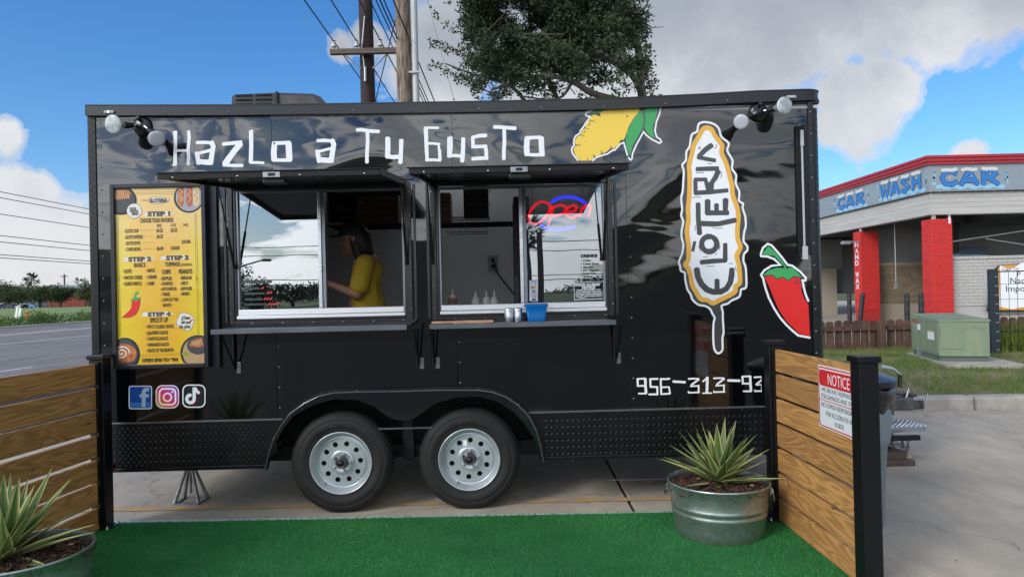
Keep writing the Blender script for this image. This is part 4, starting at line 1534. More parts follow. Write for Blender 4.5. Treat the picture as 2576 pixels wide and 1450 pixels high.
def wheel(u, z, name_label, ang, back=False):
    y0 = .015 if not back else 2.2
    tp = [(.205, .20), (.235, .205), (.30, .198), (.327, .182), (.337, .160), (.3385, .12), (.3385, .065), (.336, .038), (.325, .016), (.305, .003), (.288, -.004), (.283, -.001), (.279, -.005), (.255, -.006), (.232, .0), (.226, .004), (.222, .002), (.208, .014), (.204, .03)]
    mt = Matrix.Translation((u, y0, z))
    ax = mt @ Matrix.Rotation(R(-90), 4, 'X')   # +Z -> +Y (inwards)
    mb = MB().lathe([(r_, h) for r_, h in reversed(tp)], 72, ax)
    for k in range(76):
        a = 2 * math.pi * k / 76
        q = ax @ Matrix.Rotation(a, 4, 'Z')
        mb.box((.325, -.0045, .030), (.3388, .004, .052), q)
        mb.box((.333, -.0045 + .008, .07), (.3398, .0045 + .007, .115), q)
    for i, v in enumerate(mb.v):
        if v[2] < .006:
            mb.v[i] = (v[0], v[1], .006 + (v[2] - .006) * .1)
    if back:
        return mb.build('tyre', TYRE, tlr)
    rm = MB().lathe([(.205, .022), (.209, .004), (.205, -.002), (.199, .004), (.196, .018), (.183, .028), (.178, .05), (.170, .062), (.160, .052), (.150, .046)], 64, ax)
    mz = mt @ FWD
    rm.lathe([(.153, .0438), (.1435, .0443)], 60, ax)
    for k_ in range(10):
        a0 = ang + 2 * math.pi * k_ / 10
        sec = [(.1435 * math.cos(a0 + R(-18 + 6 * j)), .1435 * math.sin(a0 + R(-18 + 6 * j))) for j in range(7)] + [(.082 * math.cos(a0 + R(18 - 6 * j)), .082 * math.sin(a0 + R(18 - 6 * j))) for j in range(7)]
        hole = [(.123 * math.cos(a0) + .0175 * math.cos(b_), .123 * math.sin(a0) + .0175 * math.sin(b_)) for b_ in [2 * math.pi * j / 14 for j in range(14)]]
        rm.poly(sec, lambda x, y: mz @ Vector((x, y, -.044)), holes=[hole])
        rm.add([mz @ Vector((x, y, z_)) for z_ in (-.044, -.052) for x, y in hole], [(i, (i + 1) % 14, 14 + (i + 1) % 14, 14 + i) for i in range(14)])
    rm.lathe([(.083, .045), (.080, .034), (.070, .030), (.062, .032), (.045, .034)], 40, ax)
    w_ = rm.build('wheel', RIM, tlr)
    mb.build('tyre', TYRE, w_)
    MB().lathe([(.0, .075), (.2, .075), (.2, .19)], 40, ax).build('brake_drum', DARK, w_)
    MB().lathe([(.045, .036), (.042, .03), (.036, .03), (.034, .0), (.031, -.006), (.026, -.008), (.024, .004), (.0, .004)], 28, ax).build('hub', M('greasy_steel', (.12, .12, .12), .35, metal=.8), w_)
    MB().lathe([(.022, -.0), (.019, -.012), (.0, -.013)], 20, ax).build('hub_cap', INK, w_)
    for k in range(5):
        a = ang * .7 + 2 * math.pi * k / 5
        MB().lathe([(.0095, 0.03), (.0095, .018), (.006, .014), (.0055, .004), (0, .003)], 6, mt @ Matrix.Translation((.057 * math.cos(a), 0, .057 * math.sin(a))) @ Matrix.Rotation(R(-90), 4, 'X')).build('lug_nut', STEEL, w_)
    a = ang + 4.0
    MB().tube([(u + .178 * math.cos(a), y0 + .03, z + .178 * math.sin(a)), (u + .165 * math.cos(a), y0 + .0, z + .165 * math.sin(a))], .005, 6).build('valve', INK, w_)
    for k, ch in enumerate('TRAIL STAR'):
        if ch == ' ': continue
        aa = R(128 - k * 8.5)
        put_text(MB(), ch, lambda a_, b_: (u + (b_) * math.cos(aa) + a_ * math.sin(aa), y0 - .0075, z + b_ * math.sin(aa) - a_ * math.cos(aa)), -.011, .011, .246, .272).build('raised_letter', M('tyre_letter', (.022, .022, .023), .45), w_)
    lab = 'left' if u < -.6 else 'right'
    w_['label'] = name_label
    return w_


wL = wheel(-1.168, .3385, 'rear silver wheel, the left one of the pair', .05)
wR = wheel(-.312, .3385, 'front silver wheel with a white paper label, the right one of the pair', .25)
MB().box((-.335 - .012, -.032 + .0, .338 + .105), (-.335 + .012, -.0308, .338 + .142)).build('paper_label', WHITE, wR, xf=Matrix.Translation((0, .0, 0)))
wheel(-1.168, .3385, '', 0, True)
wheel(-.312, .3385, '', 0, True)
for u in (-1.168, -.312):
    MB().tube([(u, .2, .33), (u, 2.2, .33)], .035, 10).build('axle', BLACKM, tlr)
MB().box((-.78, .22, .30), (-.71, .28, .62)).box((-1.1, .24, .36), (-.4, .28, .40)).bbox((-.77, .20, .30), (-.70, .24, .44), .006).build('spring_hanger', DARK, tlr)
MB().box((-.93, .04, .55), (-.52, .05, .56)).build('seam_bar', M('grey_edge_trim', (.10, .10, .105), .35, metal=.3), tlr)

# rivets
mb = MB()


def rivet(u, z, y=-.001, r=.0072):
    mb.lathe([(r, 0), (r * .8, .003), (0, .0042)], 8, Matrix.Translation((u, y, z)) @ FWD)


for k in range(12):
    uu_ = UL + .1 + k * .415
    zz_ = next((a[2] + (b[2] - a[2]) * (uu_ - a[0]) / (b[0] - a[0]) for a, b in zip(rl, rl[1:]) if a[0] <= uu_ <= b[0]), rl[-1][2])
    rivet(uu_, zz_ + .018, -.027)
for s_ in seams[1:-1]:
    for k in range(16):
        z = .72 + k * .135
        if any(w[0] - .04 < s_ + .02 < w[1] + .04 and w[2] - .05 < z < w[3] + .05 for w in wins) or z < archz(s_ + .02) + .03:
            continue
        rivet(s_ + .018, z)
for k in range(14):
    rivet(-2.70, .72 + k * .147)
    rivet(2.031, .7 + k * .147, -.012)
for k in range(17):
    rivet(-2.7 + k * .28, .318, -.004, .004) if not -1.65 < -2.7 + k * .28 < .2 else None
    rivet(-2.68 + k * .28, ZS - .016, -.008, .0035) if not -1.65 < -2.68 + k * .28 < .2 else None
for (u, z) in arch_o[2::3]:
    rivet(u, z, -.0405, .005)
mb.build('rivets', M('rivet_black', (.07, .07, .075), .22, ior=2.0), tlr, kind='stuff')
# clearance lamps
for px, py in ((275, 282), (1990, 244)):
    u, z = F(px, py, -.03)
    b = MB().bbox((u - .033, -.040, z - .010), (u + .033, -.028, z + .010), .005).build('clearance_lamp', M('clear_lens', (.35, .36, .38), .12, ior=1.5), tlr)
    MB().box((u - .008, -.043, z - .008), (u + .008, -.039, z + .008)).build('lens', STEEL, b)
u, z = F(284, 1171)
MB().bbox((-2.70, -.03, z - .016), (-2.655, -.005, z + .016), .004).build('reflector', M('red_reflector', (.4, .01, .02), .2), tlr)

# ---- tall slot with pale strip near the front corner
a, b = F(1992, 318), F(2016, 642)
mb = MB().bbox((1.925, -.016, b[1] + .02), (1.972, .004, a[1]), .003)
mb.build('door_track', DARK, tlr)
MB().bbox((1.958, -.024, b[1] + .06), (1.970, -.008, a[1] - .10), .002).bbox((1.950, -.03, b[1] - .03), (1.984, -.004, b[1] + .06), .004).bbox((1.955, -.03, a[1] - .14), (1.975, -.004, a[1] - .03), .004).build('pale_strip', M('pale_plastic', (.42, .44, .45), .4), tlr)
lt_ = MB().box((1.975, -.015, b[1]), (2.013, .0, a[1] + .01)).build('tread_strip', PLATE, tlr)
lugs(MB(), 1.973, 2.016, b[1], a[1] + .01, lambda u, z, h: (u, -.0152 - h, z)).build('tread_lugs', LUG, lt_, kind='stuff')

# ---- serving windows
GLASS = bpy.data.materials.new('reflective_window_film')
GLASS.use_nodes = True
t = NT(GLASS.node_tree)
bmp = t.n('ShaderNodeBump', {'Height': t.noise(t.n('ShaderNodeTexCoord').outputs['Object'], 2.5, 1, .3), 'Strength': .12, 'Distance': .006})
g1 = t.n('ShaderNodeBsdfGlossy', {'Color': (.93, .97, 1, 1), 'Roughness': .005, 'Normal': bmp.outputs[0]})
g2 = t.n('ShaderNodeBsdfTransparent', {'Color': (.40, .43, .44, 1)})
mx = t.n('ShaderNodeMixShader', {0: .30, 1: g2.outputs[0], 2: g1.outputs[0]})
t.n('ShaderNodeOutputMaterial', {0: mx.outputs[0]})
FRAME = M('anodised_black_frame', (.005, .0055, .007), .25, ior=1.55)
UNDER = M('grey_inner_skin', (.085, .095, .093), .12, ior=1.55)


def window(k, u0, u1, closed_left):
    z0, z1 = 1.275, 2.197
    lab = ('left serving window, with the worker visible in its open half', 'right serving window, with the glowing open sign')[k]
    fr = MB()
    t_ = .034
    for a, b in (((u0, -.014, z0), (u0 + t_, .02, z1)), ((u1 - t_, -.014, z0), (u1, .02, z1)), ((u0 + t_, -.014, z0), (u1 - t_, .02, z0 + .022)), ((u0 + t_, -.014, z1 - .03), (u1 - t_, .02, z1))):
        fr.bbox(a, b, .003)
    # stepped inner frame
    i0, i1 = u0 + t_, u1 - t_
    for a, b in (((i0, -.004, z0 + .022), (i0 + .016, .035, z1 - .03)), ((i1 - .016, -.004, z0 + .022), (i1, .035, z1 - .03)), ((i0 + .016, -.002, z0 + .022), (i1 - .016, .035, z0 + .036))):
        fr.bbox(a, b, .002)
    w = fr.build('window_frame', FRAME, tlr, label=lab)
    g0, g1 = i0 + .026, i1 - .026
    zs = 1.312
    MB().bbox((i0 + .017, -.020, zs), (i1 - .017, .03, zs + .022), .003).bbox((i0 + .024, -.008, zs + .024), (i1 - .024, .03, zs + .062), .004).build('sill', M('bright_sill', (.78, .79, .80), .32, metal=.6), w)
    MB().bbox((i0 + .0165, .004, zs + .024), (g0 + .004, .05, z1 - .032), .002).bbox((g1 - .004, .004, zs + .024), (i1 - .0165, .05, z1 - .032), .002).bbox((g0, .012, z1 - .05), (g1, .05, z1 - .032), .002).build('inner_frame', M('grey_aluminium', (.25, .26, .28), .35, metal=.9), w)
    um = (u0 + u1) / 2 + .006
    MB().bbox((um - .022, .0, zs + .063), (um + .0, .045, z1 - .05), .002).build('mullion', ALU, w)
    MB().bbox((um + .001, .012, zs + .063), (um + .024, .05, z1 - .05), .002).build('mullion', M('grey_aluminium', (.25, .26, .28), .35, metal=.9), w)
    for s_ in (.35, .8):
        MB().bbox((um - .012, -.006, zs + .063 + s_ * .7), (um + .002, .0, zs + .09 + s_ * .7), .002).build('latch', STEEL, w)
    a, b = (g0, um - .02) if closed_left else (um + .022, g1)
    MB().add([(a, .022, zs + .06), (b, .022, zs + .06), (b, .022, z1 - .045), (a, .022, z1 - .045)], [(0, 1, 2, 3)]).build('pane', GLASS, w)
    # jamb fins
    MB().bbox((u0 - .03, -.01, z0 + .01), (u0 - .012, .0, z1 - .01), .002).build('outer_trim', FRAME, w)
    MB().bbox((u1 + .012, -.01, z0 + .01), (u1 + .03, .0, z1 - .01), .002).build('outer_trim', FRAME, w)
    rv_ = MB()
    for s_ in range(6):
        for uu in (u0 + .008, u1 - .008):
            rv_.lathe([(.005, 0), (.003, .003), (0, .0035)], 6, Matrix.Translation((uu, -.014, z0 + .08 + s_ * .155)) @ FWD)
        rv_.lathe([(.005, 0), (.003, .003), (0, .0035)], 6, Matrix.Translation((u0 + .15 + s_ * .2, -.014, z0 + .008)) @ FWD)
    rv_.build('frame_screws', STEEL, w, kind='stuff')
    return w


w1 = window(0, -1.873, -.661, True)
w2 = window(1, -.531, .681, False)

# ---- lifted awning flaps
for k, (u0, u1) in enumerate(((-1.850, -.692), (-.542, .614))):
    yh, zh, yf, zf = -.005, 2.206, -1.005, 2.104
    ang = math.atan2(zf - zh, yf - yh)
    Lf = math.hypot(yf - yh, zf - zh)
    mt = Matrix.Translation((0, yh, zh)) @ Matrix.Rotation(math.atan2(zh - zf, yh - yf), 4, 'X')  # local -Y along flap
    mb = MB()
    mb.bbox((u0, -Lf, .004), (u1, 0, .012), .003, mt)
    sk = mb.build('awning_flap', BLACK, tlr, label=('left lifted flap over the left window', 'right lifted flap over the right window')[k])
    MB().box((u0 + .03, -Lf + .03, -.006), (u1 - .03, -.01, .002), mt).build('underside_skin', UNDER, sk)
    fr = MB()
    fr.bbox((u0, -Lf, -.026), (u1, -Lf + .024, .006), .003, mt)
    fr.bbox((u0 - .012, -Lf - .012, .006), (u1 + .012, -Lf + .02, .011), .001, mt)
    fr.bbox((u0, -Lf + .024, -.026), (u0 + .024, -.0, .0035), .003, mt).bbox((u1 - .024, -Lf + .024, -.026), (u1, -.0, .0035), .003, mt)
    fr.build('flap_edge', BLACK, sk)
    c_ = F(684 if k == 0 else 1306, 425, -1.0)[0]
    MB().bbox((c_ - .045, -Lf - .006, -.027), (c_ + .045, -Lf + .0, .004), .003, mt).build('latch_plate', STEEL, sk)
    MB().box((c_ - .018, -Lf - .009, -.019), (c_ + .018, -Lf - .0055, -.004), mt).build('latch_bolt', INK, sk)
    MB().bbox((c_ - .055, -Lf + .01, -.060), (c_ + .062, -Lf + .09, -.030), .008, mt).build('latch_handle', M('black_plastic', (.012, .012, .012), .35), sk)
    sc_ = MB()
    for s_ in (.07, .36, .64, .93):
        sc_.lathe([(.006, 0), (.004, .003), (0, .0035)], 8, mt @ Matrix.Translation((u0 + (u1 - u0) * s_, -Lf, -.016)) @ FWD)
    sc_.build('flap_screws', STEEL, sk, kind='stuff')
    # gas struts
    for uu, sgn in ((u0 + .02, 1), (u1 - .0, -1)):
        p0 = Vector((uu, -.026, 1.66))
        p1 = Vector((uu - .0, -.26, 2.155))
        m_ = p0 + (p1 - p0) * .5
        g_ = MB().tube([p0, m_], .0095, 8).build('gas_strut', M('black_plastic', (.012, .012, .012), .35), sk)
        MB().tube([m_, p1], .005, 8).build('strut_rod', M('dark_rod', (.04, .04, .045), .2, metal=.8), g_)
        MB().lathe([(0, 0), (.015, 0), (.015, .012), (0, .012)], 10, Matrix.Translation((uu, -.012, 1.66)) @ FWD).build('strut_end', INK, g_)
# hinge strips above the windows
for u0, u1 in ((-1.90, -.64), (-.55, .70)):
    MB().bbox((u0, -.012, 2.215), (u1, .0, 2.236), .003).build('hinge_strip', FRAME, tlr)

# ---- fold-down shelves
SHELF = M('grey_shelf_metal', (.10, .11, .125), .35, metal=.5, rvar=.2, scale=4, col2=(.14, .15, .165))
shelves = []
for k, (u0, u1) in enumerate(((-1.877, -.668), (-.522, .640))):
    s_ = MB().bbox((u0, -.30, 1.237), (u1, -.015, 1.240 + .019), .003).build('serving_shelf', SHELF, tlr)
    MB().bbox((u0 - .002, -.305, 1.231), (u1 + .002, -.297, 1.261), .002).build('shelf_lip', SHELF, s_)
    for uu in ((-1.85, -.64) if k == 0 else (-.535, .672)):
        br = MB().tube([(uu, -.02, 1.22), (uu, -.02, .985)], .010, 6).tube([(uu + .012, -.25, 1.232), (uu + .012, -.03, 1.0)], .008, 6).build('folding_bracket', BLACKM, tlr)
        MB().bbox((uu - .004 + .02, -.012, .955), (uu + .045, .0, 1.03), .003).build('bracket_plate', M('dull_steel', (.16, .17, .18), .4, metal=.8), br)
    shelves.append(s_)

# ---- roof air conditioner
AC = M('grey_plastic_shroud', (.012, .014, .02), .4, col2=(.025, .026, .03), scale=4)
ya = .75
q = lambda px, py: F(px, py, ya)
acr = MB()
prof = [(q(578, 272)[0], 2.76), (q(584, 245)[0], q(584, 243)[1]), (q(590, 238)[0], q(590, 238)[1]), (q(695, 233)[0], q(695, 233)[1]), (q(788, 236)[0], q(788, 236)[1]), (q(806, 243)[0], q(806, 243)[1]), (q(850, 268)[0], 2.80), (q(855, 270)[0], 2.76)]
acr.poly(prof, lambda u, z: (u, ya, z), thick=.62, tdir=(0, 1, 0))
ac = acr.build('air_conditioner', AC, tlr)
ua, ub = q(590, 250)[0], q(688, 250)[0]
for k in range(7):
    z = 2.80 + k * .034
    for a_, b_ in ((ua + .01, (ua + ub) / 2 - .012), ((ua + ub) / 2 + .012, ub - .01)):
        MB().bbox((a_ + .012 * (6 - k) * .0, ya - .006, z), (b_, ya + .004, z + .017), .004).build('grille_slot', DARK, ac)
us_ = q(697, 240)[0]
MB().tube([(us_, ya - .008, 2.76), (us_, ya - .008, q(697, 234)[1]), (us_, ya + .5, q(697, 234)[1] + .005)], .012, 8).build('shroud_seam', AC, ac)
MB().poly([(us_ + .03, 2.79), (us_ + .03, q(700, 240)[1]), (q(786, 242)[0], q(786, 241)[1]), (q(835, 266)[0], 2.80)], lambda u, z: (u, ya - .003, z)).build('shroud_panel', M('faded_shroud', (.05, .05, .052), .6, col2=(.10, .097, .095), scale=5), ac)

# ---- stabiliser stand and tongue
js = thing('stabiliser_stand', 'grey pyramid stabiliser stand under the left end of the trailer', 'stand')
b0 = G(466, 1270, 0)
js.location = (b0.x, b0.y + .09, 0)
GSTEEL = M('stand_steel', (.33, .35, .36), .4, metal=.7, col2=(.22, .22, .22), scale=12)
for sx, sy in ((-1, -1), (1, -1), (1, 1), (-1, 1)):
    MB().tube([(sx * .085, sy * .075, .008), (sx * .022, sy * .02, .235)], [.016, .011], 4).build('leg', GSTEEL, js)
MB().box((-.095, -.095, 0), (.095, -.07, .012)).box((-.095, .07, 0), (.095, .095, .012)).box((-.095, -.07, 0), (-.075, .07, .012)).box((.075, -.07, 0), (.095, .07, .012)).build('foot_frame', GSTEEL, js)
MB().bbox((-.035, -.03, .225), (.035, .03, .262), .004).tube([(0, 0, .26), (0, 0, .29)], .016, 8).tube([(0, 0, .06), (0, 0, .23)], .010, 6).build('screw_head', GSTEEL, js)

yt = 1.2
mb = MB().bbox((UR, yt - .06, .36), (UR + .95, yt + .04, .48), .006)
mb.add([(UR, .35, .36), (UR, .45, .36), (UR + 1.05, yt - .05, .36), (UR + 1.05, yt - .12, .36), (UR, .35, .46), (UR, .45, .46), (UR + 1.05, yt - .05, .46), (UR + 1.05, yt - .12, .46)], [(0, 1, 2, 3), (7, 6, 5, 4), (0, 3, 7, 4), (0, 4, 5, 1), (3, 2, 6, 7)])
mb.add([(UR, 2.05, .36), (UR, 1.95, .36), (UR + 1.05, yt + .05, .36), (UR + 1.05, yt + .12, .36), (UR, 2.05, .46), (UR, 1.95, .46), (UR + 1.05, yt + .05, .46), (UR + 1.05, yt + .12, .46)], [(3, 2, 1, 0), (4, 5, 6, 7), (4, 7, 3, 0), (7, 6, 2, 3)])
ton = mb.build('tongue', BLACKM, tlr)
u0, u1 = UR + .55, F(2315, 1060, yt)[0]
mb = MB().poly([(u0, yt - .3), (u1 - .08, yt - .2), (u1, yt - .1), (u1, yt + .1), (u1 - .08, yt + .2), (u0, yt + .3)], lambda u, y: (u, y, F(2290, 1062, yt)[1] + .0), thick=.03, tdir=(0, 0, -1))
z_pl = F(2290, 1062, yt)[1]
TPL = M('bare_tread_plate', (.32, .36, .42), .28, metal=.8)
pl_ = mb.build('step_plate', TPL, ton)
lugs(MB(), u0 + .02, u1 - .03, yt - .19, yt + .19, lambda u, y, h: (u, y, z_pl + .001 + h), pitch=.04, h=.004).build('tread_lugs', STEEL, pl_, kind='stuff')
MB().bbox((u0 + .1, yt - .34, z_pl - .075), (F(2316, 1085, yt - .34)[0], yt - .30, z_pl - .035), .004).build('front_bar', BLACKM, ton)
c0, c1 = F(2235, 1000, yt), F(2318, 1000, yt)
cpz = c0[1] - .05
MB().bbox((c0[0] - .3, yt - .07, cpz - .05), (c1[0] - .10, yt + .07, cpz + .06), .015).bbox((c1[0] - .12, yt - .045, cpz - .05), (c1[0] + .0, yt + .045, cpz + .04), .02).tube([(c0[0] - .1, yt, cpz + .06), (c0[0] + .02, yt, cpz + .10), (c1[0] - .05, yt, cpz + .06)], .02, 6).build('coupler', M('black_coupler', (.02, .02, .022), .3, col2=(.08, .085, .09), scale=12), ton)
MB().bbox((c1[0] - .10, yt - .055, cpz + .03), (c1[0] - .02, yt - .02, cpz + .06), .006).tube([(c1[0] - .16, yt - .04, cpz + .04), (c1[0] - .13, yt - .04, cpz + .13)], .012, 6).tube([(c1[0] + .0, yt - .02, cpz - .10), (c1[0] + .04, yt - .02, cpz + .08)], .008, 6).build('latch_lever', STEEL, ton)
j0 = F(2212, 935, yt)
zj = F(2212, 937, yt)[1]
MB().tube([(j0[0] - .02, yt, .25), (j0[0] - .02, yt, zj)], .038, 12).build('jack_tube', BLACKM, ton)
hp = [F(2213, 921, yt - .02), F(2240, 925, yt - .02), F(2262, 941, yt - .02)]
MB().tube([(hp[0][0], yt - .04, hp[0][1]), (hp[1][0], yt - .05, hp[1][1]), (hp[2][0], yt - .05, hp[2][1])], [.022, .014, .008], 8).build('crank_arm', M('cast_aluminium', (.5, .52, .53), .4, metal=.7), ton)
e_ = F(2256, 972, yt - .02)
MB().tube([(hp[2][0] - .01, yt - .05, hp[2][1]), (e_[0], yt - .06, e_[1])], .017, 10).build('crank_grip', INK, ton)
# foot, safety chains
MB().tube([(j0[0] + .02, yt - .1, .11), (j0[0] + .02, yt - .1, z_pl - .03)], .03, 10).bbox((j0[0] - .05, yt - .18, .112), (j0[0] + .10, yt - .02, .125), .003).bbox((j0[0] - .02, yt - .14, .125), (j0[0] + .06, yt - .06, .18), .004).build('jack_foot', GSTEEL, ton)


def chain(pts, parent):
    for i, (a, b) in enumerate(zip(pts, pts[1:])):
        a, b = Vector(a), Vector(b)
        c = (a + b) / 2
        d = (b - a).normalized()
        sd = (d.cross(Vector((0, 1, 0))) if i % 2 else Vector((0, 1, 0))).normalized()
        L = (b - a).length * .68
        ring_ = [c + d * L * math.cos(t_) + sd * .012 * math.sin(t_) for t_ in [2 * math.pi * k / 10 for k in range(10)]]
        MB().tube(ring_, .0035, 5, closed=True).build('chain_link', M('chain_steel', (.14, .14, .14), .4, metal=.8), parent)


def arcpts(a, b, sag, n):
    return [(a[0] + (b[0] - a[0]) * i / n, yt - .3, a[1] + (b[1] - a[1]) * i / n - sag * 4 * (i / n) * (1 - i / n)) for i in range(n + 1)]


ca_ = MB().bbox((j0[0] + .05, yt - .31, z_pl - .07), (j0[0] + .07, yt - .29, z_pl - .05), .003).build('safety_chain', BLACKM, ton)
chain(arcpts((F(2243, 1085, yt - .3)[0], z_pl - .08), (F(2270, 1085, yt - .3)[0], z_pl - .08), .13, 9), ca_)
chain(arcpts((F(2270, 1085, yt - .3)[0], z_pl - .08), (F(2284, 1085, yt - .3)[0], z_pl - .08), .10, 7), ca_)
chain(arcpts((F(2284, 1085, yt - .3)[0], z_pl - .08), (F(2280, 1150, yt - .3)[0], z_pl - .28), .0, 5), ca_)
MB().bbox((F(2272, 1100, yt - .3)[0], yt - .31, z_pl - .24), (F(2290, 1100, yt - .3)[0], yt - .30, z_pl - .17), .003, None).build('tag', M('tan_tag', (.28, .25, .2), .7), ca_)
# wood blocks under the jack
q = G(2262, 1172, 0)
wb = thing('wood_block', 'lower dark wooden plank under the trailer jack', 'wood block', (q.x - .02, q.y + .15, 0), group='wood blocks under the jack')
DW = wood_mat('dark_wood_block', (.045, .03, .022), (.08, .055, .04), (.02, .015, .012))
MB().bbox((-.16, -.15, 0), (.15, .15, .045), .004).build('plank', DW, wb)
wb2 = thing('wood_block', 'upper dark wooden plank carrying the trailer jack foot', 'wood block', (q.x - .06, q.y + .17, .045), group='wood blocks under the jack')
MB().bbox((-.15, -.14, 0), (.14, .14, .06), .004).build('plank', DW, wb2)

# ---- flood lights
BULB = M('frosted_bulb', (.46, .47, .52), .22, ior=1.5, coat=.3)
BULBC = M('clear_faced_bulb', (.30, .34, .36), .12, ior=1.5, coat=.5, col2=(.55, .58, .60), scale=26, bump=.5, bscale=55, bdist=.004)


def bulb(parent, base, tip, r, mat, facecol=None):
    base, tip = Vector(base), Vector(tip)
    d = tip - base
    L = d.length
    m = axis_mat(base, d)
    b = MB().lathe([(.013, 0), (.018, L * .12), (.022, L * .3), (r * .72, L * .6), (r * .97, L * .86), (r, L * .93), (r * .97, L * .975), (r * .86, L), (r * .5, L * 1.012), (0, L * 1.015)], 28, m).build('bulb', mat, parent)
    MB().lathe([(r * 1.0, L * .90), (r * 1.035, L * .94), (r * 1.0, L * .98)], 28, m).build('bulb_rim', WHITE, b)
    return b


def flood(pc, left_b, right_b, clear_side):
    u, z = F(pc[0], pc[1], -.02)
    f_ = MB().lathe([(.064, 0), (.064, .008), (.056, .022), (.035, .032), (0, .036)], 28, Matrix.Translation((u, 0, z)) @ FWD).build('flood_light', BLACK, tlr)
    MB().tube([(u, -.03, z + .03), (u - .005, -.065, z + .045)], .012, 8).tube([(u, -.03, z - .002), (u, -.045, z - .002)], .007, 6).build('sensor_knob', INK, f_)
    for (px, py, r, y, mat) in (left_b, right_b):
        tu, tz = F(px, py, y)
        tip = Vector((tu, y, tz))
        o = Vector((u + (.03 if tu > u else -.03), -.035, z + (.0 if abs(tz - z) < .04 else -.01)))
        dr_ = (tip - o)
        # bulb turned towards the street, neck back to the socket
        face = (dr_.normalized() + Vector((0, -.75, -.12))).normalized()
        bb = tip - face * .115
        MB().tube([o, o + (bb - o) * .35], .011, 8).build('swivel', STEEL, f_)
        MB().tube([o + (bb - o) * .3, bb + face * .014], [.017, .024], 12).build('socket', M('socket_black', (.014, .014, .016), .3), f_)
        bulb(f_, bb, tip, r, mat)


flood((356, 316), (282, 312, .058, -.20, BULBC), (394, 350, .049, -.16, BULB), 0)
flood((1909, 281), (1864, 307, .047, -.16, BULB), (1976, 265, .055, -.18, BULBC), 1)

# ================================================================== DECALS ON THE TRAILER
CA, CB, CC = crop(640, 460, .31056), crop(1360, 460, .31056), crop(2440, 1440, .23292)


def letter(strokes, c, name='letter', mat=WHITE, y0=-.0015, parent=None, jit=.06):
    mb = MB()
    for i, (pts, w) in enumerate(strokes):
        mb.ribbon(pts, w, Fc(c, y0 - i * .0003), jit=jit)
    return mb.build(name, mat, parent or tlr)


def sh_(st, dx, dy):
    return [([(x + dx, y + dy) for x, y in p], w) for p, w in st]


aL = [([(415, 312), (500, 308), (590, 314)], 42), ([(600, 306), (622, 360), (606, 450), (588, 575)], 62), ([(612, 402), (520, 425), (412, 452)], 36), ([(415, 440), (425, 500), (437, 575)], 56), ([(430, 548), (505, 556), (585, 560)], 66)]
HAZ = [
    [([(130, 175), (140, 300), (136, 450), (128, 600)], 30), ([(153, 170), (152, 300), (150, 450), (152, 590)], 30), ([(312, 170), (318, 250), (306, 400), (312, 480), (306, 585)], 42), ([(150, 412), (310, 412)], 30)],
    aL,
    [([(745, 330), (860, 318), (975, 306)], 46), ([(962, 325), (880, 425), (768, 580)], 76), ([(750, 592), (860, 598), (990, 600)], 40)],
    [([(1084, 165), (1086, 350), (1080, 560)], 26), ([(1108, 155), (1112, 350), (1105, 560)], 28), ([(1085, 562), (1170, 562), (1255, 566)], 34)],
    [([(1392, 325), (1382, 430), (1388, 530)], 72), ([(1375, 320), (1480, 316), (1580, 312)], 48), ([(1568, 318), (1574, 430), (1580, 530)], 76), ([(1372, 530), (1480, 532), (1600, 530)], 46)],
    sh_(aL, 1516, -24),
]
for st in HAZ:
    letter(st, CA)
TUG = [
    [([(110, 152), (180, 150), (250, 165), (385, 172)], 46), ([(242, 172), (246, 300), (236, 450), (236, 560)], 46)],
    [([(498, 255), (500, 360), (495, 490)], 62), ([(482, 485), (560, 493), (655, 490)], 52), ([(668, 280), (664, 430), (656, 565)], 54)],
    [([(964, 125), (972, 300), (978, 420), (988, 528)], 28), ([(988, 130), (992, 300), (996, 420), (1000, 528)], 30), ([(966, 126), (1050, 124), (1135, 128)], 32), ([(985, 322), (1070, 322), (1148, 332)], 34), ([(1138, 328), (1146, 430), (1148, 528)], 30), ([(1158, 400), (1166, 530)], 20), ([(978, 530), (1070, 528), (1160, 534)], 36)],
    [([(1264, 250), (1262, 380), (1262, 480)], 34), ([(1294, 238), (1300, 330), (1290, 480)], 34), ([(1258, 480), (1340, 474), (1420, 480)], 44), ([(1448, 260), (1444, 420), (1434, 548)], 52)],
    [([(1560, 248), (1650, 225), (1735, 222)], 46), ([(1566, 250), (1572, 365)], 44), ([(1560, 362), (1650, 362), (1738, 358)], 44), ([(1726, 355), (1738, 430), (1738, 500)], 46), ([(1562, 516), (1650, 508), (1752, 508)], 44)],
    [([(1835, 115), (1900, 116), (1980, 124), (2105, 132)], 46), ([(1962, 140), (1966, 300), (1958, 420), (1958, 520)], 44)],
    [([(2252, 258), (2244, 360), (2250, 460)], 70), ([(2236, 254), (2340, 248), (2420, 246)], 44), ([(2428, 252), (2432, 360), (2438, 460)], 68), ([(2232, 462), (2350, 466), (2460, 464)], 42)],
]
for st in TUG:
    letter(st, CB)
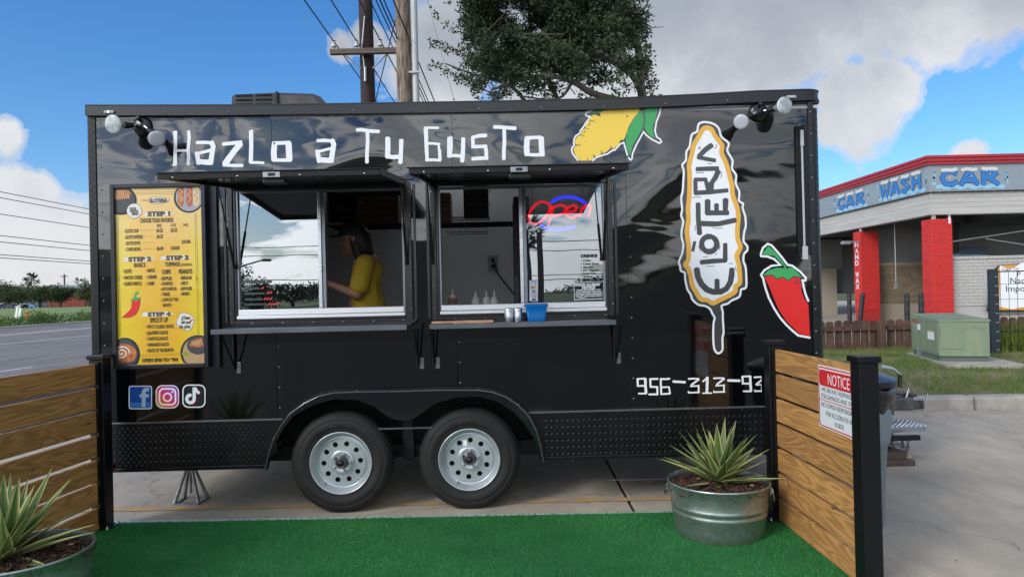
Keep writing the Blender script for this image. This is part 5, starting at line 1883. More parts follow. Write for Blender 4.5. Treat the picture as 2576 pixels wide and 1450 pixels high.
# phone number
n9 = [([(215, 165), (345, 158)], 30), ([(216, 165), (222, 285)], 34), ([(212, 282), (345, 280)], 28), ([(345, 158), (350, 290), (360, 405)], 42), ([(232, 410), (365, 410)], 28)]
n5 = [([(425, 168), (555, 163)], 32), ([(428, 170), (435, 295)], 34), ([(426, 297), (556, 300)], 30), ([(546, 300), (550, 415)], 32), ([(406, 424), (556, 422)], 30)]
n6 = [([(600, 166), (700, 168), (755, 160)], 32), ([(604, 170), (614, 420)], 32), ([(615, 306), (745, 300)], 26), ([(744, 300), (762, 415)], 28), ([(608, 420), (765, 410)], 28)]
n3 = [([(1068, 164), (1150, 160), (1240, 162)], 28), ([(1246, 172), (1180, 220), (1122, 265)], 32), ([(1102, 288), (1240, 282)], 24), ([(1242, 272), (1240, 385)], 28), ([(1068, 396), (1255, 390)], 26), ([(1070, 372), (1070, 396)], 20)]
n1 = [([(1312, 208), (1390, 145)], 28), ([(1386, 140), (1380, 395)], 46), ([(1306, 404), (1380, 402), (1460, 402)], 24)]
for st in (n9, n5, n6, [([(814, 208), (1015, 220)], 40)], n3, n1, sh_(n3, 425, -9), [([(1732, 190), (1930, 196)], 42)], sh_(n9, 1760, -38),
           [([(2172, 138), (2286, 132)], 28), ([(2289, 128), (2290, 200)], 9), ([(2291, 258), (2292, 372)], 7), ([(2288, 192), (2205, 258)], 30), ([(2205, 265), (2288, 262)], 22), ([(2180, 370), (2294, 368)], 26), ([(2180, 350), (2180, 370)], 18)]):
    letter(st, CC, name='digit', jit=.05)

# corn-on-a-stick logo with the shop's lettering
D1, D2 = crop(2640, 460, .41379), crop(2640, 960, .30334)


def toD1(pts):
    out = []
    for x, y in pts:
        px, py = D2(x, y)
        out.append(((px * 1.5528 - 2640) / .41379, (py * 1.5528 - 460) / .41379))
    return out


OUT_A = [(270, 40), (215, 60), (200, 130), (150, 160), (130, 270), (100, 320), (95, 400), (60, 445), (75, 500), (70, 600), (65, 690), (50, 760), (60, 860), (50, 920), (70, 980), (55, 1060), (55, 1130), (70, 1190), (60, 1280)]
OUT_B = toD1([(40, 200), (55, 260), (65, 320), (115, 345), (120, 420), (150, 560), (190, 620), (215, 690), (290, 755), (375, 770), (440, 810), (470, 870), (500, 925), (485, 1000), (482, 1200), (495, 1320), (520, 1365), (545, 1380), (580, 1365), (602, 1320), (600, 1180), (615, 1110), (605, 930), (605, 850), (590, 770), (670, 740), (720, 700), (820, 650), (840, 560), (905, 530), (905, 350), (895, 260), (870, 190), (880, 100), (918, 60)])
OUT_C = [(674, 1208), (640, 1165), (645, 1080), (660, 1020), (655, 930), (630, 850), (635, 810), (595, 780), (600, 700), (565, 620), (570, 540), (530, 480), (535, 400), (485, 310), (500, 240), (430, 180), (405, 100), (350, 55)]
OUTL = OUT_A + OUT_B + OUT_C


def wobble(pts, k=3):
    """closed Catmull-Rom"""
    n = len(pts)
    out = []
    for i in range(n):
        p0, p1, p2, p3 = [Vector(pts[(i + j) % n]) for j in (-1, 0, 1, 2)]
        for s_ in range(k):
            t_ = s_ / k
            out.append(tuple(.5 * ((2 * p1) + (-p0 + p2) * t_ + (2 * p0 - 5 * p1 + 4 * p2 - p3) * t_ * t_ + (-p0 + 3 * p1 - 3 * p2 + p3) * t_ ** 3)))
    return out


OUTL = wobble(OUTL)
YB = wobble([(265, 100), (330, 105), (370, 170), (435, 260), (430, 330), (475, 430), (510, 560), (530, 640), (540, 740), (580, 850), (590, 950), (580, 1060), (585, 1150), (610, 1220), (575, 1300), (595, 1390)]
            + toD1([(820, 330), (825, 470), (770, 520), (760, 590), (660, 650), (560, 695), (480, 735), (400, 695), (320, 680), (255, 580), (210, 500), (190, 380), (160, 290), (122, 240), (160, 180), (165, 100)])
            + [(121, 1208), (110, 1130), (105, 1060), (120, 960), (115, 860), (125, 760), (130, 640), (130, 520), (125, 450), (150, 350), (170, 260), (215, 180)])
lg = MB().poly(OUTL, Fc(D1, -.0012)).build('corn_logo', CHAR, tlr, label='tall white and yellow corn on a stick logo with vertical black lettering')
MB().ribbon(OUTL, 19, Fc(D1, -.0017), closed=True, jit=.05).build('white_outline', WHITE, lg)
MB().poly(YB, Fc(D1, -.0020)).build('white_field', WHITE, lg)
MB().ribbon(YB, 44, Fc(D1, -.0025), closed=True, jit=.04).build('yellow_band', AMBER, lg)
GL = {
    'A': [([(338, 258), (280, 300), (218, 362)], 46), ([(210, 372), (290, 388), (368, 402)], 40)],
    'I': [([(200, 484), (300, 480), (395, 478)], 46)],
    'R': [([(180, 708), (330, 700), (485, 684)], 42), ([(186, 700), (184, 590)], 40), ([(180, 582), (285, 580)], 38), ([(282, 590), (305, 690)], 40), ([(325, 690), (330, 620)], 56), ([(318, 640), (375, 560), (400, 500)], 44)],
    'E2': [([(290, 896), (490, 896)], 48), ([(300, 900), (300, 782)], 54), ([(384, 890), (384, 818)], 44), ([(466, 900), (470, 770)], 50)],
    'T': [([(210, 810), (212, 950), (224, 1095)], 44), ([(225, 996), (400, 1000), (560, 965)], 50)],
    'tick': [([(178, 1172), (160, 1252)], 32)],
    'L': [([(238, 1362), (360, 1350), (470, 1345)], 42), ([(466, 1192), (466, 1345)], 44)],
}
for k, st in GL.items():
    mb = MB()
    for i, (p, w) in enumerate(st):
        mb.ribbon(p, w, Fc(D1, -.0030 - i * .0003), jit=.12)
    mb.build('logo_letter', CHAR, lg)
MB().ribbon([(315 + 72 * math.cos(a), 1190 + 72 * math.sin(a)) for a in [2 * math.pi * i / 18 for i in range(18)]], 50, Fc(D1, -.003), closed=True, jit=.1).build('logo_letter', CHAR, lg)
eb = MB().ribbon([(268, 295), (285, 400), (330, 490), (400, 560), (480, 590), (580, 588), (650, 550), (700, 470), (718, 380), (722, 300)], 74, Fc(D2, -.003), jit=.08)
eb.ribbon([(532, 575), (530, 440)], 66, Fc(D2, -.0033), jit=.1).build('logo_letter', CHAR, lg)
mb = MB()
for pts in ([(385, 250), (382, 275), (362, 292)], [(300, 432), (340, 436)], [(190, 520), (265, 515)], [(425, 505), (432, 535), (425, 565)], [(155, 750), (235, 745)], [(335, 1025), (380, 1042), (440, 1040)], [(185, 1015), (182, 1065)], [(418, 1205), (410, 1245)], [(370, 1292), (390, 1275)], [(255, 1315), (300, 1308)], [(285, 1400), (360, 1398)], [(500, 1375), (540, 1370)], [(215, 1210), (235, 1262)], [(560, 1400), (572, 1445)]):
    mb.ribbon(pts, 5, Fc(D1, -.0031))
mb.ribbon([(224 + 13 * math.cos(a), 284 + 13 * math.sin(a)) for a in [2 * math.pi * i / 12 for i in range(12)]], 3, Fc(D1, -.0031), closed=True)
put_text(mb, 'R', lambda x, y: Fc(D1, -.0033)(x, y), 218, 231, 291, 277)
mb.build('ink_mark', CHAR, lg, kind='stuff')

# corn cob and red pepper pictures (plain vegetables)
EC = crop(2180, 400, .17934)
cb = [(1060, 135), (1430, 118), (1800, 100), (1740, 230), (1640, 350), (1540, 520), (1490, 660), (1450, 780), (1420, 822), (1360, 815), (1330, 910), (1250, 975), (1205, 1012), (1140, 985), (1080, 1060), (990, 1110), (950, 1075), (930, 1130), (870, 1165), (800, 1170), (770, 1150), (770, 1220), (700, 1268), (490, 1268), (400, 1190), (350, 1080), (338, 1010), (380, 950), (470, 932), (400, 920), (365, 870), (380, 800), (430, 740), (495, 708), (500, 660), (530, 600), (600, 560), (590, 510), (630, 430), (695, 395), (700, 320), (740, 275), (810, 262), (910, 305), (900, 250), (950, 195)]
co = MB().ribbon([(835, 148), (700, 190), (610, 225), (600, 270), (640, 300), (690, 305), (665, 375), (600, 450), (550, 540), (490, 610), (465, 680), (385, 730), (345, 810), (340, 890), (365, 920), (310, 975), (295, 1040), (320, 1120), (395, 1215), (440, 1262)], 34, Fc(EC, -.0014))
co.ribbon([(750, 1268), (830, 1195), (1000, 1140), (1080, 1120), (1180, 1045), (1240, 1030), (1350, 910), (1430, 870), (1455, 960), (1500, 1120), (1545, 1220), (1580, 1252), (1610, 1225), (1620, 1120), (1700, 930), (1790, 770), (1860, 640), (1930, 720), (2050, 810), (2210, 890), (2250, 860), (2225, 800), (2150, 755), (2110, 620), (2140, 430), (2210, 250), (2240, 95)], 34, Fc(EC, -.0018))
cp_ = co.build('corn_picture', WHITE, tlr, label='yellow corn cob picture with green husks, cut by the roof rail')
MB().poly(cb, Fc(EC, -.0022)).build('cob', YEL, cp_)
MB().poly([(1800, 165), (1830, 200), (1865, 350), (1850, 560), (1720, 800), (1610, 980), (1560, 1165), (1490, 980), (1465, 830), (1500, 640), (1620, 400), (1740, 240)], Fc(EC, -.0026)).poly([(1900, 100), (2175, 90), (2130, 350), (2070, 480), (2060, 600), (2100, 770), (2060, 770), (1920, 640), (1880, 540), (1890, 380), (1870, 200)], Fc(EC, -.0026)).poly([(880, 150), (1060, 140), (920, 220), (770, 250), (750, 240)], Fc(EC, -.0026)).build('husk', GREENV, cp_)
mb = MB()
for pts in ([(695, 393), (750, 400), (798, 432)], [(600, 560), (665, 575)], [(500, 705), (578, 740)], [(365, 925), (440, 935), (502, 910)], [(645, 1265), (645, 1210)], [(762, 1132), (795, 1170)], [(935, 1048), (965, 1100)], [(1148, 952), (1165, 990)], [(650, 512), (705, 445)], [(555, 660), (588, 615)], [(905, 255), (925, 305)]):
    mb.ribbon(pts, 14, Fc(EC, -.003))
mb.ribbon([(1850, 470), (1820, 600), (1740, 760), (1600, 960)], 10, Fc(EC, -.003)).ribbon([(1885, 120), (1890, 280), (1910, 400), (1918, 470)], 10, Fc(EC, -.003))
mb.build('ink_mark', CHAR, cp_, kind='stuff')

PC = crop(2940, 930, .31024)
po = MB().ribbon([(105, 225), (105, 190), (130, 120), (190, 70), (240, 90), (320, 180), (400, 280), (440, 335), (500, 345), (600, 420), (672, 500), (662, 530), (628, 530), (645, 620), (665, 700), (702, 790)], 26, Fc(PC, -.0014))
po.ribbon([(105, 225), (180, 228), (270, 260), (350, 335), (240, 345), (150, 400), (105, 460), (130, 500), (160, 620), (200, 740), (270, 880), (340, 990), (420, 1085), (500, 1160), (575, 1222), (722, 1250)], 26, Fc(PC, -.0018))
pp_ = po.build('pepper_picture', WHITE, tlr, label='red pepper picture with green stem at the right end')
MB().poly([(145, 480), (250, 462), (310, 515), (380, 485), (450, 530), (520, 480), (595, 490), (620, 680), (650, 760), (703, 835), (722, 1232), (590, 1200), (430, 1050), (330, 900), (260, 740), (215, 620)], Fc(PC, -.0022)).build('pepper_body', REDV, pp_)
MB().poly([(132, 468), (200, 400), (310, 370), (400, 375), (425, 425), (445, 370), (500, 370), (560, 420), (625, 495), (520, 472), (450, 525), (375, 480), (305, 510), (250, 460)], Fc(PC, -.0026)).build('calyx', GREENV, pp_)
MB().poly([(130, 182), (200, 95), (300, 190), (400, 320), (440, 400), (425, 425), (380, 330), (270, 220), (130, 205)], Fc(PC, -.003)).build('stem', GREENV, pp_)
mb = MB()
mb.ribbon([(145, 478), (250, 462), (308, 515), (380, 487), (450, 532), (520, 480), (600, 492)], 10, Fc(PC, -.0034), jit=.2)
for x, y, r in ((557, 528, 13), (530, 555, 10), (573, 568, 12)):
    mb.ribbon([(x + r * math.cos(a), y + r * math.sin(a)) for a in [2 * math.pi * i / 10 for i in range(10)]], 5, Fc(PC, -.0034), closed=True)
mb.build('ink_mark', CHAR, pp_, kind='stuff')

# social stickers
SC = crop(480, 1480, .13587)


def rrect(x0, y0, x1, y1, r, n=6):
    out = []
    for cx_, cy_, a0 in ((x1 - r, y1 - r, 0), (x0 + r, y1 - r, 90), (x0 + r, y0 + r, 180), (x1 - r, y0 + r, 270)):
        out += [(cx_ + r * math.cos(R(a0 + 90 * i / n)), cy_ + r * math.sin(R(a0 + 90 * i / n))) for i in range(n + 1)]
    return out


s1 = MB().poly(rrect(168, 185, 838, 858, 75), Fc(SC, -.0014)).build('blue_sticker', WHITE, tlr, label='blue square sticker with a white letter f')
MB().poly(rrect(195, 212, 812, 830, 60), Fc(SC, -.0018)).build('blue_field', M('sticker_blue', (.012, .075, .33), .25), s1)
MB().poly(rrect(215, 665, 792, 805, 25), Fc(SC, -.0022)).build('light_band', M('sticker_light_blue', (.05, .18, .48), .25), s1)
MB().poly([(540, 800), (540, 520), (480, 520), (480, 430), (540, 430), (545, 350), (575, 285), (640, 248), (755, 250), (745, 338), (690, 338), (655, 365), (655, 430), (745, 430), (740, 515), (655, 515), (648, 800)], Fc(SC, -.0026)).build('letter', M('sticker_pale', (.42, .50, .62), .3), s1)
s2 = MB().poly(rrect(945, 168, 1612, 832, 190), Fc(SC, -.0014)).build('magenta_sticker', WHITE, tlr, label='purple to orange sticker with a white camera outline')
gm_ = bpy.data.materials.new('sticker_gradient')
gm_.use_nodes = True
t = NT(gm_.node_tree)
g = t.n('ShaderNodeTexCoord').outputs['Generated']
sp3 = t.n('ShaderNodeSeparateXYZ', {0: g})
fx = t.math('ADD', t.math('MULTIPLY', sp3.outputs[0], .5), t.math('MULTIPLY', sp3.outputs[2], .55))
cc = t.ramp(fx, [(.05, (.75, .45, .05)), (.25, (.72, .13, .03)), (.5, (.62, .03, .12)), (.72, (.40, .05, .33)), (1.0, (.17, .07, .45))])
pb = t.n('ShaderNodeBsdfPrincipled', {'Base Color': cc, 'Roughness': .25})
t.n('ShaderNodeOutputMaterial', {0: pb.outputs[0]})
MB().poly(rrect(970, 193, 1587, 807, 170), Fc(SC, -.0018)).build('colour_field', gm_, s2)
mb = MB().ribbon(rrect(1052, 272, 1513, 728, 120), 44, Fc(SC, -.0022), closed=True)
mb.ribbon([(1282 + 112 * math.cos(a), 515 + 112 * math.sin(a)) for a in [2 * math.pi * i / 28 for i in range(28)]], 42, Fc(SC, -.0022), closed=True)
mb.poly([(1422 + 28 * math.cos(a), 362 + 28 * math.sin(a)) for a in [2 * math.pi * i / 12 for i in range(12)]], Fc(SC, -.0022)).build('camera_outline', WHITE, s2)
s3 = MB().poly(rrect(1710, 150, 2375, 815, 170), Fc(SC, -.0014)).build('black_sticker', WHITE, tlr, label='black square sticker with a white music note')
MB().poly(rrect(1742, 182, 2343, 783, 145), Fc(SC, -.0018)).build('black_field', M('sticker_black', (.012, .013, .018), .3), s3)
note = [([(1972, 450), (1900, 460), (1850, 510), (1838, 580), (1862, 640), (1920, 672), (1985, 665), (2035, 620), (2052, 560), (2052, 235)], 84), ([(2075, 240), (2115, 330), (2160, 375), (2205, 392)], 78)]
for (dx, dy, cl_, nm, lay) in ((-12, -8, (.10, .55, .58), 'note_shade', 0), (15, 10, (.62, .05, .13), 'note_shade', 1), (0, 0, (.72, .74, .74), 'note', 2)):
    mb = MB()
    for i, (p, w) in enumerate(note):
        mb.ribbon([(x + dx, y + dy) for x, y in p], w, Fc(SC, -.0022 - lay * .0008 - i * .0003), cap=False)
    mb.build(nm, M('note_%d' % lay, cl_, .3), s3)
# ================================================================== MENU BOARD
YP = -.068
fl = lambda px, py: F(px, py, -.085)
TLb, TRb, BRb, BLb = fl(270, 463), fl(514, 458), fl(525, 922), fl(288, 930)
u0, u1 = (TLb[0] + BLb[0]) / 2, (TRb[0] + BRb[0]) / 2
z1, z0 = (TLb[1] + TRb[1]) / 2, (BRb[1] + BLb[1]) / 2
mfr = MB()
fw = .028
for a, b in (((u0, -.085, z0), (u0 + fw, -.001, z1)), ((u1 - fw, -.085, z0), (u1, -.001, z1)), ((u0 + fw, -.085, z1 - fw), (u1 - fw, -.001, z1)), ((u0 + fw, -.085, z0), (u1 - fw, -.001, z0 + fw))):
    mfr.bbox(a, b, .004)
mfr.box((u1 + .001, -.03, z0 - .01), (u1 + .05, -.001, z1 + .01))
FRG = M('dark_grey_frame', (.025, .027, .032), .3, metal=.4)
mbd = mfr.build('menu_board', FRG, tlr, label='tall framed yellow menu poster at the left end')
POST = bpy.data.materials.new('yellow_poster')
POST.use_nodes = True
t = NT(POST.node_tree)
tc = t.n('ShaderNodeTexCoord')
g = t.n('ShaderNodeSeparateXYZ', {0: tc.outputs['Generated']})
fx = t.math('MULTIPLY', t.math('ABSOLUTE', t.math('SUBTRACT', g.outputs[0], .5)), 2.0)
nz = t.noise(tc.outputs['Object'], 4.0, 5, .55, 1.2)
side = t.ramp(t.math('ADD', fx, t.math('MULTIPLY', t.math('SUBTRACT', nz, .5), .5)), [(.35, 0.0), (.95, 1.0)])
c = t.mix(side, (.70, .41, .03), (.70, .55, .03))
top = t.ramp(t.math('ADD', g.outputs[2], t.math('MULTIPLY', t.math('SUBTRACT', nz, .5), .35)), [(.60, 0.0), (.92, .75)])
c = t.mix(top, c, (.72, .50, .22))  # glare on the upper poster, mixed into the colour as a paler peach
bp = t.n('ShaderNodeBump', {'Height': t.noise(tc.outputs['Object'], 3.0, 3, .5, 1.5), 'Strength': .35, 'Distance': .012})
p = t.n('ShaderNodeBsdfPrincipled', {'Base Color': c, 'Roughness': .16, 'IOR': 1.55, 'Normal': bp.outputs[0]})
t.n('ShaderNodeOutputMaterial', {0: p.outputs[0]})
MB().add([(u0 + fw, YP, z0 + fw), (u1 - fw, YP, z0 + fw), (u1 - fw, YP, z1 - fw), (u0 + fw, YP, z1 - fw)], [(0, 1, 2, 3)]).build('poster', POST, mbd)
M1, M2 = crop(420, 700, .27591), crop(420, 1080, .25513)
PI_ = M('poster_ink', (.075, .05, .02), .4)
PW = M('poster_white', (.66, .67, .64), .35)
PU0, PU1, PZ0, PZ1 = u0 + fw, u1 - fw, z0 + fw, z1 - fw


def ptext(c, sx, x0, x1, ybot, ytop, bold=0.0, name='lettering', mat=PI_, lay=0, y=None, parent=None):
    yy = (YP if y is None else y) - .0012 - lay * .0006
    ym = (ybot + ytop) / 2
    ua, _ = F(*c(x0, ym), yy)
    ub, _ = F(*c(x1, ym), yy)
    _, za = F(*c((x0 + x1) / 2, ybot), yy)
    _, zb = F(*c((x0 + x1) / 2, ytop), yy)
    return put_text(MB(), sx, lambda u, z: (u, yy, z), ua, ub, za, zb, bold + .028).build(name, mat, parent or mbd)


def pshape(c, pts, name, mat, lay=0, clip=True):
    yy = YP - .0006 - lay * .0003
    out = []
    for a, b in pts:
        u, z = F(*c(a, b), yy)
        if clip:
            u, z = min(max(u, PU0), PU1), min(max(z, PZ0), PZ1)
        if not out or (abs(u - out[-1][0]) + abs(z - out[-1][1])) > 1e-5:
            out.append((u, z))
    return MB().poly(out, lambda u, z: (u, yy, z)).build(name, mat, mbd)


def circ(cx_, cy_, rx, ry=None, n=32, jit=0):
    ry = ry or rx
    return [(cx_ + rx * math.cos(2 * math.pi * i / n) * (1 + rnd.uniform(-jit, jit)), cy_ + ry * math.sin(2 * math.pi * i / n) * (1 + rnd.uniform(-jit, jit))) for i in range(n)]


DISH = M('print_dark_dish', (.05, .055, .06), .35)
DISH2 = M('print_pale_table', (.42, .40, .36), .35)
CORNC = M('print_orange_food', (.52, .20, .05), .35, col2=(.33, .07, .03), scale=38)
CREAM = M('print_cream', (.62, .50, .28), .35)
WOODC = M('print_wood_board', (.42, .27, .13), .35)
# corner pictures
pshape(M1, circ(190, 300, 225, 205), 'food_picture', INK, 0)
pshape(M1, circ(185, 290, 200, 182), 'food_picture', DISH, 1)
pshape(M1, [(60, 190), (140, 150), (290, 150), (330, 200), (300, 260), (180, 290), (70, 285)], 'food_picture', CORNC, 2)
for k in range(8):
    MB().ribbon([(85 + k * 30, 160), (75 + k * 30, 215), (100 + k * 30, 275)], 7, lambda a, b: (lambda q_: (max(q_[0], PU0), YP - .0018, q_[1]))(F(*M1(a, b), YP))).build('drizzle', CREAM, mbd)
pshape(M1, circ(1150, 260, 212, 215), 'food_picture', INK, 0)
pshape(M1, circ(1155, 255, 190, 195), 'food_picture', M('print_grey_plate', (.33, .34, .36), .35), 1)
for k, (xx, cm) in enumerate(((1040, CORNC), (1160, M('print_red_food', (.45, .10, .05), .35)), (1255, CREAM))):
    pshape(M1, [(xx - 42, 110), (xx + 42, 110), (xx + 46, 330), (xx + 20, 385), (xx - 20, 385), (xx - 46, 330)], 'food_picture', cm, 2)
    MB().ribbon([(xx - 25, 130), (xx + 25, 180), (xx - 25, 220), (xx + 22, 270), (xx - 15, 330)], 8, lambda a, b: (lambda q_: (min(q_[0], PU1), YP - .0018, q_[1]))(F(*M1(a, b), YP))).build('drizzle', CREAM if k != 2 else CORNC, mbd)
pshape(M2, circ(265, 1190, 235, 260), 'food_picture', INK, 0)
pshape(M2, circ(250, 1190, 205, 235), 'food_picture', DISH, 1)
pshape(M2, circ(265, 1175, 165, 160, 18, .14), 'food_picture', CORNC, 2)
sp_pts = [(215 + (12 + 5.2 * i) * math.cos(i * .55), 1165 + (10 + 4.4 * i) * math.sin(i * .55)) for i in range(24)]
MB().ribbon(sp_pts, 17, lambda a, b: (lambda q_: (max(q_[0], PU0), YP - .0020, q_[1]))(F(*M2(a, b), YP))).build('cream_swirl', PW, mbd)
pshape(M2, circ(1390, 1160, 275, 270), 'food_picture', INK, 0)
pshape(M2, circ(1400, 1160, 250, 245), 'food_picture', WOODC, 1)
pshape(M2, circ(1390, 1050, 175, 140), 'food_picture', DISH, 2)
pshape(M2, [(1250, 1030), (1330, 960), (1450, 930), (1470, 1070), (1340, 1080), (1260, 1070)], 'food_picture', CORNC, 3)
for k in range(5):
    MB().ribbon([(1290 + k * 34, 985 - k * 6), (1330 + k * 30, 1050 - k * 5)], 9, lambda a, b: (lambda q_: (min(q_[0], PU1), YP - .0022, q_[1]))(F(*M2(a, b), YP))).build('drizzle', CREAM, mbd)
pshape(M2, circ(1192, 1178, 55, 32), 'food_picture', M('print_lime', (.22, .30, .05), .35), 4)
# double frame lines
for dx in (0, 24):
    for c, pts in ((M1, [(128 + dx, 610 - dx * 4), (150 + dx * .6, 1440)]), (M2, [(160 + dx, 0), (182 + dx, 925)]), (M1, [(1236 + dx, 470), (1255 + dx, 1440)]), (M2, [(1362 + dx, 0), (1380 + dx, 885)]),
                   (M1, [(400, 190 + dx), (970, 178 + dx)]), (M2, [(490, 1196 + dx), (1125, 1168 + dx)])):
        MB().ribbon(pts, 3.2, lambda a, b, c=c: (lambda q_: (q_[0], YP - .0010, q_[1]))(F(*c(a, b), YP))).build('border_line', PI_, mbd)
# brush strokes
for c, x0_, x1_, ya_, yb_ in ((M1, 495, 965, 450, 525), (M1, 195, 705, 1095, 1165), (M1, 720, 1215, 1072, 1145), (M2, 500, 1045, 530, 612)):
    h = yb_ - ya_
    pshape(c, [(x0_, yb_ - .1 * h), (x0_ + 50, yb_ - .3 * h), (x0_ + 20, ya_ + .45 * h), (x0_ + 80, ya_ + .15 * h), ((x0_ + x1_) / 2, ya_), (x1_ - 60, ya_ + .08 * h), (x1_ - 90, ya_ + .3 * h), (x1_, ya_ + .5 * h), (x1_ - 80, ya_ + .6 * h), (x1_ - 60, yb_ - .25 * h), ((x0_ + x1_) / 2, yb_), (x0_ + 120, yb_ - .02 * h)], 'brush_stroke', PW, 1)
T1 = [('STEP 1', 565, 885, 515, 457, .035), ('CHOOSE YOUR FAVORITE', 460, 930, 608, 548, 0), ('8OZ.', 700, 765, 672, 634, 0), ('12 OZ', 895, 965, 665, 628, 0), ('24 OZ', 1070, 1140, 661, 625, 0),
      ('- ELOTE CUP', 232, 438, 753, 704, 0), ('- - - - - - - - -', 458, 665, 728, 706, 0), ('$4.25', 690, 780, 745, 697, 0), ('$5.25', 893, 983, 740, 692, 0),
      ('- ELOTE ENTERO', 235, 500, 838, 790, 0), ('- - - - - -', 520, 650, 812, 790, 0), ('$4.25', 693, 783, 830, 782, 0),
      ('- ELOTE BOWL', 240, 468, 924, 878, 0), ('- - - - - - - -', 490, 660, 898, 876, 0), ('$10.00', 1050, 1170, 904, 856, 0),
      ('- CHIPS BOWL', 243, 475, 1012, 963, 0), ('- - - - - - - -', 500, 670, 986, 964, 0), ('$6.00', 695, 790, 1000, 951, 0), ('$10.00', 895, 1015, 994, 945, 0),
      ('STEP 2', 293, 618, 1155, 1100, .035), ('STEP 3', 825, 1145, 1136, 1080, .035), ('BASICS', 375, 535, 1240, 1181, 0), ('TOPPINGS', 810, 1025, 1228, 1170, 0), ('(CHOOSE 3)', 1040, 1195, 1222, 1188, 0),
      ('• ELOTE', 218, 340, 1322, 1274, .01), ('• MAYO', 545, 668, 1312, 1265, .01), ('CHIPS', 768, 893, 1338, 1277, .01), ('PEANUTS', 1008, 1200, 1332, 1270, .01),
      ('• NACHO CHEESE', 218, 490, 1410, 1363, .01), ('• CREAM', 545, 690, 1402, 1356, .01), ('- RUFFLES', 745, 908, 1423, 1376, .01), ('- REGULAR', 1018, 1195, 1414, 1368, .01)]
T2 = [('• QUESO FRESCO', 240, 520, 130, 80, .01), ('• LIME', 593, 715, 125, 77, .01), ('- DORITOS', 808, 993, 128, 79, .01), ('- SPICY', 1105, 1238, 122, 75, .01),
      ('- HOTCHEETOS', 808, 1055, 208, 162, .01), ('- JAPONES', 1105, 1290, 202, 155, .01), ('- TAKIS', 808, 952, 290, 242, .01), ('- MIXED', 1108, 1253, 280, 235, .01),
      ('- CHIPS OF THE', 813, 1080, 372, 325, .01), ('MONTH', 847, 973, 455, 410, .01), ('STEP 4', 612, 965, 600, 542, .035), ('SPICE IT UP', 650, 925, 695, 627, .01),
      ('• SPYCY CLASSIC SAUCE', 587, 1010, 785, 735, .01), ('• JALAPEÑO SAUCE', 587, 927, 880, 830, .01), ('• CHIPOTLE SAUCE', 590, 922, 970, 920, .01), ('• HABANERO SAUCE', 592, 937, 1060, 1010, .01),
      ('• SAUCE OF THE MONTH', 592, 1010, 1148, 1097, .01), ('OPEN 2PM TO 9PM', 525, 1075, 1297, 1247, .04)]
for c, TT in ((M1, T1), (M2, T2)):
    for s_, xa_, xb_, yb_, yt_, bo in TT:
        ptext(c, s_, xa_, xb_, yb_, yt_, bo, lay=2)
# small logo, round seal, speech bubble
pshape(M1, [(575, 300), (590, 265), (640, 248), (700, 255), (780, 252), (850, 270), (885, 290), (850, 322), (780, 335), (700, 345), (620, 340), (585, 325)], 'small_logo', PI_, 1)
pshape(M1, [(582, 300), (595, 271), (640, 254), (700, 261), (780, 258), (848, 275), (876, 290), (848, 317), (780, 329), (700, 339), (622, 334), (592, 322)], 'small_logo', PW, 2)
MB().ribbon([(495, 297), (580, 298)], 9, lambda a, b: (lambda q_: (q_[0], YP - .0016, q_[1]))(F(*M1(a, b), YP))).build('logo_stick', PI_, mbd)
ptext(M1, 'ELOTERIA', 598, 848, 322, 275, .03, lay=2)
pshape(M1, circ(378, 447, 110), 'round_seal', PI_, 2)
pshape(M1, circ(378, 447, 104), 'round_seal', PW, 3)
for s_, xa_, xb_, yb_, yt_ in (('FOOD', 315, 405, 432, 400), ('TRUCK', 315, 440, 468, 438), ('MENU', 345, 435, 503, 475)):
    ptext(M1, s_, xa_, xb_, yb_, yt_, .03, lay=3)
bub = [(1165, 543), (1250, 570), (1325, 620), (1335, 670), (1290, 790), (1250, 828), (1200, 825), (1120, 775), (1080, 782), (1052, 765), (1075, 745), (1050, 710), (1060, 660), (1110, 560)]
pshape(M2, bub, 'speech_bubble', PI_, 1)
pshape(M2, [(1193 + (x - 1193) * .96, 688 + (y - 688) * .96) for x, y in bub], 'speech_bubble', PW, 2)
for s_, xa_, xb_, yb_, yt_ in (('¿¡Tiene', 1130, 1265, 650, 600), ('del que', 1125, 1270, 715, 670), ('No pica?', 1095, 1270, 785, 735)):
    ptext(M2, s_, xa_, xb_, yb_, yt_, .02, lay=2)
pshape(M2, [(1252, 680), (1285, 655), (1318, 650), (1305, 675), (1275, 692)], 'small_pepper', REDV, 3)
# plain pepper print
pshape(M2, [(210, 625), (260, 585), (330, 520), (365, 470), (372, 380), (440, 350), (507, 335), (500, 420), (478, 510), (430, 580), (360, 620), (290, 632)], 'pepper_print', PI_, 1)
pshape(M2, [(218, 622), (264, 588), (334, 524), (370, 472), (377, 384), (440, 356), (501, 342), (494, 420), (472, 508), (426, 575), (358, 614), (290, 626)], 'pepper_print', REDV, 2)
pshape(M2, [(350, 385), (375, 330), (440, 312), (508, 318), (505, 345), (470, 345), (440, 372), (400, 360)], 'pepper_print', GREENV, 3)
pshape(M2, [(400, 330), (415, 260), (452, 222), (488, 246), (440, 275), (420, 330)], 'pepper_print', GREENV, 3)

# ================================================================== NEON AND GLASS LETTERING
NZ = crop(1600, 600, .62069)
neon = thing('open_sign', 'glowing red and blue script neon sign hanging inside the right window', 'neon sign')
q = TWp(*[F(*NZ(940, 380), .11)[0], .11, F(*NZ(940, 380), .11)[1]])
neon.location = q
NR = M('red_neon', (1.0, .005, .02), .3, emit=1.5)
NB = M('blue_neon', (.02, .03, 1.0), .3, emit=3.0)


